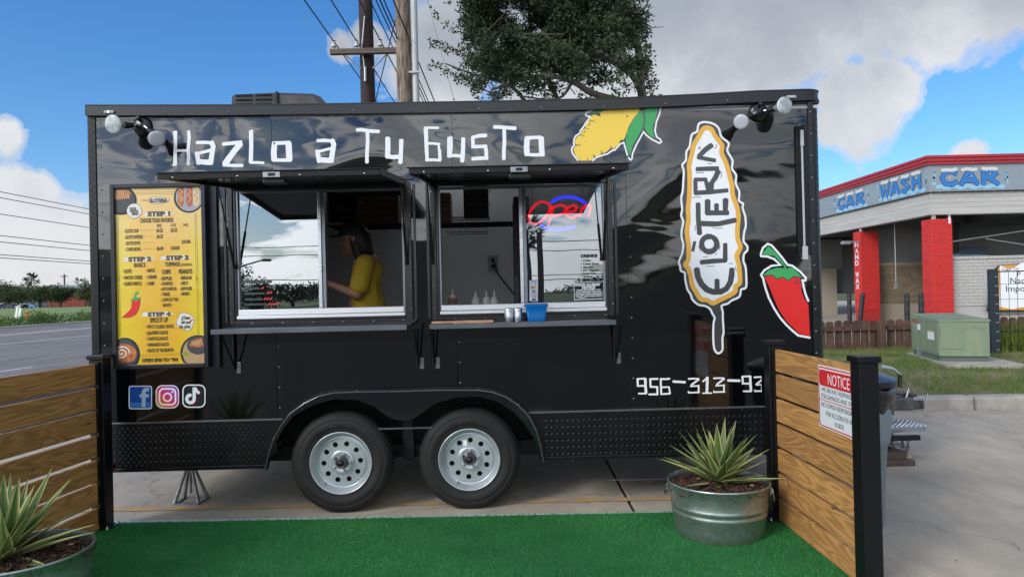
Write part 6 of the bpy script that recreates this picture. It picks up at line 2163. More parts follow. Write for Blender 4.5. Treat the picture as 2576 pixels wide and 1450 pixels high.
def npath(pts, closed=False, k=5):
    P3 = []
    n = len(pts)
    rng = range(n if closed else n - 1)
    for i in rng:
        g_ = lambda j: Vector(pts[j % n]) if closed else Vector(pts[min(max(j, 0), n - 1)])
        p0, p1, p2, p3 = g_(i - 1), g_(i), g_(i + 1), g_(i + 2)
        for s_ in range(k):
            t_ = s_ / k
            P3.append(.5 * ((2 * p1) + (-p0 + p2) * t_ + (2 * p0 - 5 * p1 + 4 * p2 - p3) * t_ * t_ + (-p0 + 3 * p1 - 3 * p2 + p3) * t_ ** 3))
    if not closed:
        P3.append(Vector(pts[-1]))
    out = []
    for v in P3:
        u, z = F(*NZ(v[0], v[1]), .11)
        out.append(TWp(u, .11, z))
    return out


for nm, pts, cl_, mt_, r in (('letter', [(835, 302), (878, 318), (878, 360), (840, 418), (790, 442), (752, 425), (758, 368), (795, 318)], True, NR, .0085),
                             ('letter', [(903, 328), (893, 380), (872, 455)], False, NR, .0085), ('letter', [(898, 342), (940, 324), (978, 330), (978, 362), (940, 386), (900, 396)], False, NR, .0085),
                             ('letter', [(990, 375), (1040, 358), (1052, 335), (1022, 326), (992, 350), (990, 388), (1020, 404), (1062, 384)], False, NR, .0085),
                             ('letter', [(1090, 330), (1080, 360), (1072, 398)], False, NR, .0085), ('letter', [(1084, 352), (1112, 326), (1138, 332), (1136, 360), (1126, 395)], False, NR, .0085),
                             ('blue_arc', [(890, 306), (940, 280), (1005, 272), (1065, 286), (1110, 315)], False, NB, .0105), ('blue_arc', [(822, 450), (870, 472), (925, 480), (990, 472), (1042, 454)], False, NB, .0105)):
    MB().tube(npath(pts, cl_), r, 8, closed=cl_).build(nm, mt_, neon, world=True)
NB2 = MB()
for a, b in (((780, 285), (760, 470)), ((1090, 300), (1080, 440))):
    u, z = F(*NZ(*a), .125)
    u2, z2 = F(*NZ(*b), .125)
    NB2.tube([TWp(u, .125, z + .12), TWp(u2, .125, z2)], .003, 5)
NB2.build('backing_rod', M('clear_rod', (.2, .2, .2), .2), neon, world=True)
# glass lettering
GR = M('grey_vinyl_letter', (.055, .07, .07), .5)
RS = M('red_vinyl_small', (.62, .05, .06), .4)
C5 = crop(880, 1030, .13793)
YG = .019
for s_, xa_, xb_, yb_, yt_, bo in (('SPICY SAUCES', 450, 1310, 542, 462, .05), ('classic', 525, 985, 720, 648, .04), ('jalapeno', 530, 1120, 860, 795, .04), ('chipotle', 540, 1060, 1025, 960, .04), ('habanero', 545, 1180, 1165, 1100, .04)):
    ptext(C5, s_, xa_, xb_, yb_, yt_, bo, 'window_lettering', GR, 0, YG, w1)
for x, y in ((1055, 680), (1205, 810), (1290, 805), (1125, 985), (1205, 985), (1290, 980), (1240, 1135), (1325, 1135), (1418, 1130), (1508, 1115)):
    MB().poly([F(*C5(x + a, y + b), YG) for a, b in ((-50, 45), (-25, 0), (5, -25), (30, -25), (48, -55), (42, -18), (32, 5), (0, 35))], lambda u, z: (u, YG - .001, z)).build('pepper_mark', RS, w1)
C6 = crop(2040, 940, .18624)
for s_, xa_, xb_, yb_, yt_, bo in (('DRINKS', 1228, 1580, 342, 285, .05), ('• Coke', 1228, 1438, 430, 388, .02), ('• Coke Zero', 1228, 1605, 500, 458, .02), ('• Sprite', 1228, 1492, 568, 528, .02), ('• Dr. Pepper', 1228, 1622, 635, 592, .02), ('• Iced Tea', 1228, 1550, 702, 660, .02), ('• Water', 1228, 1482, 768, 725, .02)):
    ptext(C6, s_, xa_, xb_, yb_, yt_, bo, 'window_lettering', GR, 0, YG, w2)
mb = MB().ribbon([(1082, 875), (1700, 850), (1718, 1210), (1095, 1235)], 13, lambda a, b: (lambda q_: (q_[0], YG - .001, q_[1]))(F(*C6(a, b), YG)), closed=True)
mb.build('notice_border', WHITE, w2)
for s_, xa_, xb_, yb_, yt_, bo in (('FOOD ALLERGY', 1120, 1650, 942, 892, .07), ('NOTICE', 1255, 1530, 1003, 955, .07), ('PLEASE BE ADVISED THAT', 1145, 1650, 1042, 1015, .03), ('FOOD PREPARED HERE MAY', 1125, 1668, 1086, 1056, .03), ('CONTAIN THESE INGREDIENTS', 1110, 1685, 1132, 1102, .03), ('MILK, EGGS, WHEAT, SOYBEAN, PEANUTS', 1130, 1665, 1170, 1148, .03), ('TREE NUTS', 1180, 1330, 1205, 1185, .03)):
    ptext(C6, s_, xa_, xb_, yb_, yt_, bo, 'notice_lettering', WHITE, 0, YG, w2)
st = [F(*C6(a, b), YG) for a, b in ((150, 830), (318, 830), (326, 1262), (152, 1262))]
card = MB().poly(st, lambda u, z: (u, YG - .001, z)).build('card_sticker', M('card_white', (.55, .6, .64), .4), w2)


def cshape(pts, mat, lay=1, nm='card_mark'):
    return MB().poly([F(*C6(a, b), YG) for a, b in pts], lambda u, z: (u, YG - .001 - lay * .0006, z)).build(nm, mat, card)


cshape([(195, 838), (278, 838), (278, 918), (195, 918)], M('card_blue', (.03, .18, .55), .4))
cshape(circ(212, 972, 26, 26, 14), M('card_red', (.62, .04, .02), .4))
cshape(circ(258, 972, 26, 26, 14), M('card_orange', (.75, .28, .02), .4), 2)
for yy in (1030, 1088):
    cshape([(188, yy - 4), (292, yy - 4), (292, yy + 4), (188, yy + 4)], INK)
ptext(C6, 'VISA', 205, 280, 1072, 1046, .04, 'card_lettering', M('card_navy', (.02, .03, .15), .4), 2, YG, card)
ptext(C6, 'DISCOVER', 190, 290, 1145, 1132, .03, 'card_lettering', INK, 2, YG, card)
cshape([(200, 1178), (295, 1152), (295, 1178)], M('card_red', (.62, .04, .02), .4))
cshape([(195, 1255), (205, 1205), (295, 1205), (285, 1255)], M('card_teal', (.02, .16, .18), .4))
ptext(C6, 'AM', 203, 270, 880, 852, .04, 'card_lettering', WHITE, 2, YG, card)
ptext(C6, 'EX', 203, 270, 915, 887, .04, 'card_lettering', WHITE, 2, YG, card)

# ================================================================== INSIDE THE TRAILER
YB_ = DEP - .05
DARKI = M('black_shelf', (.012, .012, .013), .5)
CR = M('brown_crate_wood', (.15, .10, .065), .7, perobj=.2)


def inside(name, label, cat, u, y, z, group=None):
    return thing(name, label, cat, TWp(u, y, z), PSI, group)


# wall shelf run + black menu boards
a, b = F(820, 480, YB_ - .5), F(905, 556, YB_ - .5)
bd = inside('chalk_board', 'black lettered board high on the back wall behind the worker', 'board', a[0], YB_ - .4, b[1])
MB().box((0, -.02, 0), (1.05, .0, .34)).build('panel', DARKI, bd)
mb = MB()
for r_ in range(2):
    for cc_, s_ in enumerate(('Mole', 'Tostitos', 'Corn')):
        put_text(mb, s_, lambda u, z: (u, -.022, z), .08 + cc_ * .3, .28 + cc_ * .3, .24 - r_ * .14, .29 - r_ * .14)
mb.build('lettering', M('chalk_grey', (.10, .10, .10), .7), bd)
a, b = F(895, 505, 1.5), F(1003, 558, 1.5)
crt = inside('slatted_crate', 'brown slatted wooden crate on the high shelf behind the worker', 'crate', a[0], 1.5, b[1])
wdt = b[0] - a[0]
hh = (a[1] - b[1]) + .05
for k in range(4):
    MB().bbox((0, -.012, k * hh / 4 + .004), (wdt, 0, (k + 1) * hh / 4 - .008), .003).build('slat', CR, crt)
    MB().bbox((0, .22, k * hh / 4 + .004), (wdt, .23, (k + 1) * hh / 4 - .008), .003).build('slat', CR, crt)
MB().box((0, 0, 0), (.02, .22, hh)).box((wdt - .02, 0, 0), (wdt, .22, hh)).box((.02, 0, 0), (wdt - .02, .22, .01)).build('crate_end', CR, crt)
shf = inside('wire_shelf', 'thin high wire shelf along the back wall of the trailer', 'shelf', F(830, 560, 1.6)[0], 1.6, b[1] - .02)
mb = MB()
for k in range(14):
    mb.tube([(0, -.12 + k * .035, 0), (3.2, -.12 + k * .035, 0)], .003, 4)
for k in range(9):
    mb.tube([(k * .4, -.12, -.003), (k * .4, .35, -.003)], .004, 4)
mb.build('wires', DARKI, shf)
# crate column at the left edge of the right window
a, b = F(1107, 488, .9), F(1124, 556, .9)
for k, nm in enumerate(('lowest', 'middle', 'top')):
    c2 = inside('small_crate', nm + ' of the stacked brown crates at the left edge of the right window', 'crate', a[0] - .12, .9, b[1] + k * .078, 'stacked crates in the right window')
    for j in range(2):
        MB().bbox((0, 0, j * .037), (.20, .01, j * .037 + .033), .002).build('slat', CR, c2)
    MB().box((0, .01, 0), (.2, .2, .07)).build('crate_body', DARKI, c2)
# hanging black basket rack with notes
a, b = F(1165, 470, 1.0), F(1230, 548, 1.0)
bk = inside('black_board', 'black lettered menu rack hanging from the ceiling in the right window', 'board', a[0], 1.0, b[1])
MB().bbox((0, 0, 0), (b[0] - a[0], .05, 2.62 - b[1]), .01).build('panel', DARKI, bk)
mb = MB()
for r_ in range(3):
    for c_ in range(3):
        put_text(mb, 'TOGO' if (r_, c_) == (1, 1) else 'CUP', lambda u, z: (u, -.002, z), .02 + c_ * .075, .075 + c_ * .075, .10 + r_ * .10, .125 + r_ * .10)
mb.build('lettering', M('chalk_grey', (.10, .10, .10), .7), bk)
a, b = F(1118, 548, 1.1), F(1232, 582, 1.1)
wb_ = inside('wire_basket', 'black wire basket hanging in the open half of the right window', 'basket', a[0], 1.1, b[1])
w_, h_ = b[0] - a[0], a[1] - b[1]
mb = MB()
for k in range(15):
    x = w_ * k / 14
    mb.tube([(x * .9 + w_ * .05, 0, 0), (x, -.01, h_)], .002, 4)
    mb.tube([(x * .9 + w_ * .05, 0, 0), (x * .9 + w_ * .05, .2, 0)], .002, 4)
mb.tube([(0, -.01, h_), (w_, -.01, h_), (w_, .2, h_), (0, .2, h_)], .005, 5, closed=True).tube([(w_ * .05, 0, 0), (w_ * .95, 0, 0), (w_ * .95, .2, 0), (w_ * .05, .2, 0)], .003, 5, closed=True)
mb.build('wires', DARKI, wb_)
# ceiling lamp strips
for px, lab in ((1140, 'left pale strip lamp on the trailer ceiling'), (1420, 'right pale strip lamp on the trailer ceiling')):
    a = F(px, 483, 2.0)
    o = MB().bbox((-.35, -.02, 0), (.35, .02, .03), .01).build('strip_lamp', M('lamp_tube', (.8, .85, .9), .4, emit=4.5))
    o.location = TWp(a[0], 2.0, 2.60)
    o.rotation_euler = (0, 0, PSI)
    props(o, lab, 'lamp', None, 'ceiling strip lamps')
# outlet and cord
a = F(1240, 656, YB_ - .02)
ol = inside('wall_outlet', 'grey wall outlet with a black cord behind the open right window', 'outlet', a[0], YB_ + .015, a[1] - .06)
MB().bbox((-.05, -.012, -.04), (.05, 0, .12), .006).build('cover_plate', M('outlet_grey', (.30, .30, .29), .4), ol)
MB().box((-.018, -.02, .05), (.018, -.012, .09)).box((-.018, -.02, -.01), (.018, -.012, .03)).build('socket', INK, ol)
MB().tube([(0, -.03, .07), (.01, -.08, .05), (.05, -.06, -.08), (.16, -.05, -.22), (.28, -.05, -.38)], .008, 6).build('cord', INK, ol)
# counter under the windows and back counter
bc = inside('steel_counter', 'stainless steel back counter inside the trailer', 'counter', -.2, 1.75, .42)
MB().bbox((-2.2, 0, .82), (2.1, .6, .86), .005).box((-2.18, .03, 0), (2.08, .58, .82)).build('counter_top', STEEL, bc)
fc = inside('serving_counter', 'dark counter just inside the right window', 'counter', .1, .08, 1.0)
MB().bbox((-.62, 0, .24), (.55, .42, .28), .005).box((-.6, .02, 0), (.53, .4, .24)).build('counter_top', M('dark_counter', (.03, .03, .032), .3), fc)
BOT = M('squeeze_bottle_white', (.45, .45, .40), .35)
BOTR = M('squeeze_bottle_brown', (.30, .11, .055), .35)
for px, mt_, lab in ((1139, BOTR, 'brown sauce squeeze bottle, leftmost in the right window'), (1197, BOT, 'white squeeze bottle left of the other two white ones'), (1233 - 9, BOT, 'middle white squeeze bottle in the right window'), (1244, BOT, 'rightmost white squeeze bottle in the right window')):
    y_ = .30
    a = F(px, 760, y_)
    bo = inside('squeeze_bottle', lab, 'bottle', a[0], y_, 1.283, 'squeeze bottles inside the right window')
    h = .11 if mt_ is BOT else .13
    MB().lathe([(0, 0), (.03, 0), (.031, .01), (.031, h), (.026, h + .008)], 16).build('body', mt_, bo)
    MB().lathe([(.027, h + .008), (.027, h + .022), (.012, h + .03), (.008, h + .045), (.004, h + .075), (0, h + .075)], 16).build('nozzle', BOT, bo)
fcup = inside('paper_cup', 'small white paper cup at the left edge of the right window', 'cup', F(1118, 760, .2)[0], .2, 1.283)
MB().lathe([(.018, 0), (.028, .09), (.026, .09), (.017, .004), (0, .004)], 16).build('cup', M('paper_white', (.5, .5, .47), .6), fcup)
# sign strip standing inside: words partly hidden
C7 = crop(1690, 1130, .18245)
a = ptext(C7, 'CACAHU', 345, 545, 280, 228, .05, 'window_lettering', INK, 0, .04, w2)
mb = MB()
cu, cz = F(1295, 668, .05)
put_text(mb, 'crema', lambda u, z: (cu + z, .045, 1.385 + u), 0, .17, 0, .028, .05)
mb.build('window_lettering', INK, w2)
# black fridge or partition behind the mullion
pt = inside('dark_cabinet', 'tall dark cabinet behind the middle bar of the right window', 'cabinet', F(1300, 600, .6)[0], .6, .42)
MB().bbox((-.02, 0, 0), (.10, .5, 1.75), .01).build('cabinet', DARKI, pt)
# pan and hooks right of the worker
a = F(975, 640, YB_ - .02)
# worker -------------------------------------------------------------
def skinmesh(name, verts, edges, mat, parent, root=0, sub=2):
    me = bpy.data.meshes.new(name)
    me.from_pydata([v[0] for v in verts], edges, [])
    o = bpy.data.objects.new(name, me)
    link(o, parent)
    md = o.modifiers.new('skin', 'SKIN')
    md.branch_smoothing = .4
    md.use_smooth_shade = True
    ly = me.skin_vertices[0] if me.skin_vertices else None
    if ly is None:
        bpy.context.view_layer.objects.active = o
        return o
    for i, v in enumerate(verts):
        r_ = v[1]
        ly.data[i].radius = r_ if isinstance(r_, tuple) else (r_, r_)
        ly.data[i].use_root = (i == root)
    sd = o.modifiers.new('sub', 'SUBSURF')
    sd.levels = sd.render_levels = sub
    me.materials.append(mat)
    return o


def metaball_body(name, balls, mat, parent, vox=.016, smooth=6):
    """union of tapered capsules as one continuous voxel surface"""
    bm = bmesh.new()
    for a, b, ra, rb in balls:
        a, b = Vector(a), Vector(b)
        n = max(2, int((b - a).length / (min(ra, rb) * .35)) + 1)
        for i in range(n):
            t_ = i / (n - 1)
            c = a.lerp(b, t_)
            r_ = ra + (rb - ra) * t_
            bmesh.ops.create_icosphere(bm, subdivisions=2, radius=r_, matrix=Matrix.Translation(c))
    me = bpy.data.meshes.new(name)
    bm.to_mesh(me)
    bm.free()
    o = bpy.data.objects.new(name, me)
    link(o, parent)
    md = o.modifiers.new('remesh', 'REMESH')
    md.mode = 'VOXEL'
    md.voxel_size = vox
    md.use_smooth_shade = True
    ms = o.modifiers.new('smooth', 'SMOOTH')
    ms.iterations = smooth
    ms.factor = .5
    bpy.context.view_layer.update()
    me2 = bpy.data.meshes.new_from_object(o.evaluated_get(bpy.context.evaluated_depsgraph_get()))
    o.modifiers.clear()
    o.data = me2
    me2.materials.clear()
    me2.materials.append(mat)
    for p_ in me2.polygons:
        p_.use_smooth = True
    return o


SKIN = M('skin', (.32, .17, .115), .5)
SHIRT = M('yellow_shirt_cloth', (.46, .31, .025), .85, bump=.5, bscale=14, bdist=.01)
HAIR = M('dark_brown_hair', (.018, .012, .010), .45, bump=.8, bscale=60, bstretch=(6, 6, .4), bdist=.004)
CAPM = M('black_cap_cloth', (.010, .010, .012), .7)
yp = .62
hx, hz = F(886, 606, yp)
wk = inside('person', 'worker in a yellow t-shirt and black cap, turned left inside the left window', 'person', hx + .05, yp, .42)
zz = hz - .42   # head centre height above the floor
S_ = zz / 1.43


def pt_(x, y, z):
    return (x, y, z * S_)


head = Vector((-.04, 0, zz))
body = []
body.append((head + Vector((.005, 0, .03)), head + Vector((.02, 0, .02)), .088, .088))
body.append((head + Vector((-.02, 0, -.03)), head + Vector((-.045, 0, -.07)), .070, .042))
body.append((head + Vector((-.085, 0, .005)), head + Vector((-.108, 0, -.018)), .012, .013))      # nose
body.append((head + Vector((-.080, 0, -.055)), head + Vector((-.088, 0, -.055)), .014, .013))      # lips
body.append((head + Vector((-.075, 0, -.088)), head + Vector((-.06, 0, -.09)), .018, .025))        # chin
body.append((head + Vector((-.078, -.025, .018)), head + Vector((-.08, -.027, .03)), .012, .012))
body.append((head + Vector((.012, -.085, -.01)), head + Vector((.02, -.087, .02)), .014, .018))      # ear
body.append((head + Vector((.03, 0, -.07)), pt_(.05, 0, 1.30), .052, .060))                           # neck
body.append((pt_(.06, -.0, 1.24), pt_(.03, 0, .95), .115, .12))
body.append((pt_(.07, -.14, 1.26), pt_(.07, .14, 1.26), .058, .058))
body.append((pt_(.03, 0, .95), pt_(.05, 0, .80), .125, .145))
for s_ in (-1, 1):
    body.append((pt_(.05, s_ * .09, .80), pt_(.03, s_ * .09, .43), .09, .06))
    body.append((pt_(.03, s_ * .09, .43), pt_(.06, s_ * .09, .08), .055, .04))
    body.append((pt_(.06, s_ * .09, .035), pt_(-.10, s_ * .10, .03), .04, .03))
# arms: near arm bent forward (towards the left)
sh_n, el_n, wr_n = pt_(.07, -.15, 1.255), pt_(.02, -.20, 1.03), pt_(-.20, -.15, 1.115)
sh_f, el_f, wr_f = pt_(.07, .15, 1.255), pt_(-.02, .19, 1.04), pt_(-.24, .08, 1.13)
body += [(sh_n, el_n, .052, .040), (el_n, wr_n, .040, .027), (sh_f, el_f, .052, .040), (el_f, wr_f, .038, .026)]
for wr, s_ in ((Vector(wr_n), -1), (Vector(wr_f), 1)):
    palm_ = wr + Vector((-.055, .01 * -s_, .0))
    body.append((wr, palm_, .024, .030))
    for k in range(4):
        f0 = palm_ + Vector((-.015, (k - 1.5) * .017, .004))
        f1 = f0 + Vector((-.032 - .004 * (k in (1, 2)), 0, -.004))
        body.append((f0, f1, .0095, .009))
        body.append((f1, f1 + Vector((-.018, 0, -.022)), .009, .008))
    body.append((wr + Vector((-.03, -s_ * -.02, .012)), wr + Vector((-.065, -s_ * -.042, .0)), .011, .009))
pb_ = metaball_body('body', [(tuple(a), tuple(b), c, d) for a, b, c, d in body], SKIN, wk, .0095, 4)
shirt = [(pt_(.06, 0, 1.225), pt_(.045, 0, 1.06), .118, .122), (pt_(.045, 0, 1.06), pt_(.06, 0, .88), .122, .150), (pt_(.06, 0, .88), pt_(.06, 0, .80), .152, .158),
         (pt_(.07, -.135, 1.255), pt_(.07, .135, 1.255), .070, .070), (pt_(.05, -.06, 1.12), pt_(.05, .06, 1.12), .105, .105),
         (sh_n, Vector(sh_n).lerp(Vector(el_n), .72), .072, .074), (sh_f, Vector(sh_f).lerp(Vector(el_f), .72), .072, .074),
         (pt_(.11, -.10, 1.10), pt_(.13, -.05, .92), .035, .04), (pt_(-.03, -.10, 1.0), pt_(.10, -.13, .90), .025, .03), (pt_(-.04, -.09, .90), pt_(.10, -.13, .84), .025, .028)]
metaball_body('t_shirt', shirt, SHIRT, wk, .012, 3)
legs_ = [(pt_(.055, 0, .80), pt_(.055, 0, .72), .158, .15)] + [(pt_(.05, s_ * .09, .76), pt_(.06, s_ * .09, .10), .11, .07) for s_ in (-1, 1)]
metaball_body('trousers', legs_, M('dark_trousers', (.015, .017, .025), .85), wk, .014, 3)
hair = [(head + Vector((.035, 0, .03)), head + Vector((.06, 0, -.04)), .098, .088), (head + Vector((.06, 0, -.04)), head + Vector((.105, -.02, -.15)), .078, .068), (head + Vector((.105, -.02, -.15)), head + Vector((.14, -.03, -.25)), .066, .038), (head + Vector((.02, -.06, .0)), head + Vector((.05, -.07, -.12)), .040, .035), (head + Vector((.075, -.06, -.12)), head + Vector((.10, -.075, -.23)), .045, .028)]
metaball_body('hair', [(tuple(a), tuple(b), c, d) for a, b, c, d in hair], HAIR, wk, .010, 3)
cap_ = MB().lathe([(.108, 0), (.110, .02), (.104, .055), (.085, .085), (.05, .105), (0, .112)], 28, Matrix.Translation(head + Vector((.0, 0, .035))) @ Matrix.Rotation(R(6), 4, 'Y') @ Matrix.Diagonal((1.03, .88, 1.0, 1)))
cap_.poly([(-.06 + .0, -.085), (-.10, -.075), (-.165, -.05), (-.185, 0), (-.165, .05), (-.10, .075), (-.06, .085)], lambda x, y: head + Vector((x, y, .044 - .10 * (-x - .06))), thick=.007, tdir=(0, 0, 1))
cap_.build('cap', CAPM, wk)

# ================================================================== THINGS ON THE SHELVES
zs = 1.2592
cut = thing('wooden_board', 'pale wooden paddle board lying on the left of the right shelf', 'board', TWp(-.36, -.20, zs), PSI)
PALE = wood_mat('pale_board_wood', (.52, .30, .17), (.38, .19, .10), (.3, .15, .08))
MB().bbox((-.02, -.07, 0), (.235, .07, .017), .006).bbox((-.16, -.022, .001), (-.021, .022, .016), .006).build('board', PALE, cut)
CAN = M('brushed_can', (.62, .64, .67), .3, metal=1.0, col2=(.5, .52, .56), scale=3, stretch=(.2, .2, 14))
for px, word, lab in ((1280, 'PEPPER', 'silver shaker can lettered pepper on the right shelf'), (1303, 'SALT', 'silver shaker can lettered salt beside the blue basket')):
    u, _ = F(px, 787, -.17)
    cn = thing('shaker_can', lab, 'shaker', TWp(u, -.17, zs), PSI, 'shaker cans on the right shelf')
    MB().lathe([(0, 0), (.026, 0), (.0275, .003), (.0275, .068), (.026, .070)], 28).build('body', CAN, cn)
    MB().lathe([(.0285, .070), (.0285, .084), (.027, .088), (0, .090)], 28).build('lid', STEEL, cn)
    mb = MB()
    sgn = 1 if word == 'PEPPER' else -1

    def wrapc(a, b, sgn=sgn):
        ang = -math.pi / 2 - .45 + (b * -sgn) / .0275 + (.0 if sgn > 0 else 0)
        return (.0279 * math.cos(ang), .0279 * math.sin(ang), (.006 + a) if sgn > 0 else (.066 - a))
    put_text(mb, word, wrapc, 0, .058, -.006, .006, .02)
    mb.build('lettering', INK, cn)
BB = bpy.data.materials.new('blue_translucent_plastic')
BB.use_nodes = True
t = NT(BB.node_tree)
p = t.n('ShaderNodeBsdfPrincipled', {'Base Color': (.005, .23, .62, 1), 'Roughness': .25, 'IOR': 1.45})
tr_ = t.n('ShaderNodeBsdfTranslucent', {'Color': (.01, .35, .85, 1)})
tp_ = t.n('ShaderNodeBsdfTransparent', {'Color': (.05, .45, .9, 1)})
m1_ = t.n('ShaderNodeMixShader', {0: .4, 1: p.outputs[0], 2: tr_.outputs[0]})
m2_ = t.n('ShaderNodeMixShader', {0: .22, 1: m1_.outputs[0], 2: tp_.outputs[0]})
t.n('ShaderNodeOutputMaterial', {0: m2_.outputs[0]})
u, _ = F(1349, 780, -.16)
bs = thing('blue_basket', 'blue translucent plastic basket on the right shelf', 'basket', TWp(u, -.15, zs), PSI)


def taper(w0, d0, z0_, w1_, d1_, z1_, th):
    m = MB()
    def rr_(w, d, z):
        return [(x, y, z) for x, y in rrect(-w, -d, w, d, .014, 3)]
    a, b = rr_(w0, d0, z0_), rr_(w1_, d1_, z1_)
    a2, b2 = rr_(w0 - th, d0 - th, z0_ + th), rr_(w1_ - th, d1_ - th, z1_)
    n = len(a)
    m.add(a + b + a2 + b2, [(i, (i + 1) % n, n + (i + 1) % n, n + i) for i in range(n)] + [(2 * n + (i + 1) % n, 2 * n + i, 3 * n + i, 3 * n + (i + 1) % n) for i in range(n)] + [(n + i, n + (i + 1) % n, 3 * n + (i + 1) % n, 3 * n + i) for i in range(n)], True)
    m.add(a, [tuple(reversed(range(n)))])
    m.add(a2, [tuple(range(n))])
    return m


taper(.056, .05, 0, .068, .062, .095, .002).build('basin', BB, bs)
taper(.070, .064, .094, .0735, .0675, .112, .002).bbox((-.080, -.01, .095), (-.072, .01, .104), .002).bbox((.072, -.01, .095), (.080, .01, .104), .002).build('rim', BB, bs)
mb = MB()
for k in range(7):
    a = .45 * k
    mb.box((-.03 + .008 * k, -.03, .004 + .002 * k), (-.005 + .008 * k, .03, .05 + .003 * k), Matrix.Rotation(.2 * math.sin(a), 4, 'Y'))
mb.build('packets', M('packets', (.15, .4, .5), .5), bs)
# ================================================================== CARPET AND EDGE STRIP
TURF = M('green_turf', (.016, .13, .034), .9, col2=(.028, .17, .05), scale=3.0, detail=10, bump=.9, bscale=260, bdist=.006)
cpts = [(-2.72, 4.555), (-.8, 4.56), (1.50, 4.50), (1.66, 4.38), (1.70, 3.2), (1.74, 1.2), (-2.9, 1.2), (-2.85, 3.0)]
carpet = MB().poly(cpts, lambda u, v: (u, v, .012), thick=.009, tdir=(0, 0, -1)).build('turf_mat', TURF)
props(carpet, 'bright green artificial turf mat between the two wooden screens', 'turf mat')
TB = blade_mat('turf_pile', (.030, .25, .050), (.065, .35, .09), (.016, .15, .032), 1.3)


def inturf(x, y):
    return (x > -2.72) & (x < np.where(y > 4.38, 1.66 - (y - 4.38) * 1.3, 1.70)) & (y < 4.55 - .018 * (x + .8))


pile = blades('pile', 150000, ((-2.75, 2.95), (1.72, 4.56)), .010, TB, carpet, zf=lambda x, y: .012, w=.0022, lean=1.2, seed=21, keep=inturf)
es = MB().add([(-2.72, 4.557, .0), (1.50, 4.502, .0), (1.50, 4.518, .0), (-2.72, 4.600, .0), (-2.72, 4.557, .013), (1.50, 4.502, .013), (1.50, 4.518, .013), (-2.72, 4.600, .013)], [(4, 5, 6, 7), (0, 1, 5, 4), (1, 2, 6, 5), (2, 3, 7, 6), (3, 0, 4, 7)]).build('edge_strip', M('pale_backing_strip', (.50, .56, .60), .5))
props(es, 'pale grey strip along the back edge of the green turf', 'edge strip')
MB().tube([(.70, 5.32, .008), (1.5, 5.30, .008)], .006, 6).build('thin_rod', M('grey_steel', (.3, .31, .32), .5, metal=.6), lot_base)

# ================================================================== WOODEN SCREENS
WOOD = wood_mat('honey_board', (.52, .275, .09), (.29, .14, .042), (.40, .205, .068))
POSTM = M('black_post_paint', (.003, .0035, .005), .38, ior=1.4)


def screen(name, label, pf_, pn_, side, slump):
    """pf_: far post centre, pn_: near post centre (x, y); boards on the side `side` (+1 = +x)"""
    root = thing(name, label, 'fence', (pf_[0], pf_[1], 0))
    Hh = 1.115
    for p_ in (pf_, pn_):
        px_, py_ = p_
        po_ = MB().bbox((px_ - .045, py_ - .045, 0), (px_ + .045, py_ + .045, Hh - .03), .004).build('post', POSTM, root, world=True)
        MB().bbox((px_ - .056, py_ - .056, Hh - .03), (px_ + .056, py_ + .056, Hh), .005).build('cap', POSTM, po_, world=True)
        MB().bbox((px_ - .075, py_ - .075, .0), (px_ + .075, py_ + .075, .018), .004).build('base_plate', POSTM, po_, world=True)
        for sx, sy in ((-1, -1), (1, 1), (-1, 1), (1, -1)):
            MB().lathe([(.011, .018), (.011, .026), (.006, .027), (.006, .036), (0, .037)], 8, Matrix.Translation((px_ + sx * .06, py_ + sy * .06, 0))).build('bolt', STEEL, po_, world=True)
    a = Vector((pf_[0], pf_[1]))
    b = Vector((pn_[0], pn_[1]))
    d = (b - a).normalized()
    L = (b - a).length
    ang = math.atan2(d.y, d.x)
    for k in range(7):
        z0_ = .018 + k * .1515 + slump(k)
        x0_, x1_ = .048, L - .048
        o = MB().bbox((x0_, -.012, 0), (x1_, .012, .1345), .004).build('board', WOOD, root)
        o.location = (0, 0, z0_)
        o.rotation_euler = (0, -slump(k) * .1, ang)
    MB().box((x0_ - .004, -.03, .05), (x0_ + .012, .03, 1.07)).build('bracket', POSTM, root).rotation_euler = (0, 0, ang)
    MB().box((x1_ - .012, -.03, .05), (x1_ + .004, .03, 1.07)).build('bracket', POSTM, root).rotation_euler = (0, 0, ang)
    return root, a, d


scr, sa, sd_ = screen('wooden_screen', 'right honey coloured slatted wooden screen carrying a red and white notice', (1.612, 4.345), (1.638, 3.275), -1, lambda k: 0)
screen('wooden_screen', 'left darker slatted wooden screen in front of the road', (-2.645, 4.475), (-2.80, 3.00), 1, lambda k: .003 * math.sin(k * 2))
# notice sign on the right screen (screwed to boards)
sn = thing('notice_sign', 'red and white bilingual notice sign screwed to the right wooden screen', 'sign')


def on_board(a_, z, off=.016):
    n = Vector((sd_.y, -sd_.x))
    if n.x > 0: n = -n
    p_ = sa + sd_ * a_ + n * off
    return (p_.x, p_.y, z)


A0, A1, Z0_, Z1_ = .632, 1.055, .705, 1.030
c_ = on_board((A0 + A1) / 2, Z0_)
sn.location = c_
SW = M('sign_white', (.66, .70, .72), .4)
SR = M('sign_red', (.60, .018, .025), .4)
ST = M('sign_ink', (.05, .03, .04), .5)


def srect(name, a0, a1, z0_, z1_, off, mat, r=.008):
    return MB().poly(rrect(a0, z0_, a1, z1_, r, 3), lambda a_, z: on_board(a_, z, off), thick=.001 if name != 'plate' else .002, tdir=(-1, 0, 0)).build(name, mat, sn, world=True)


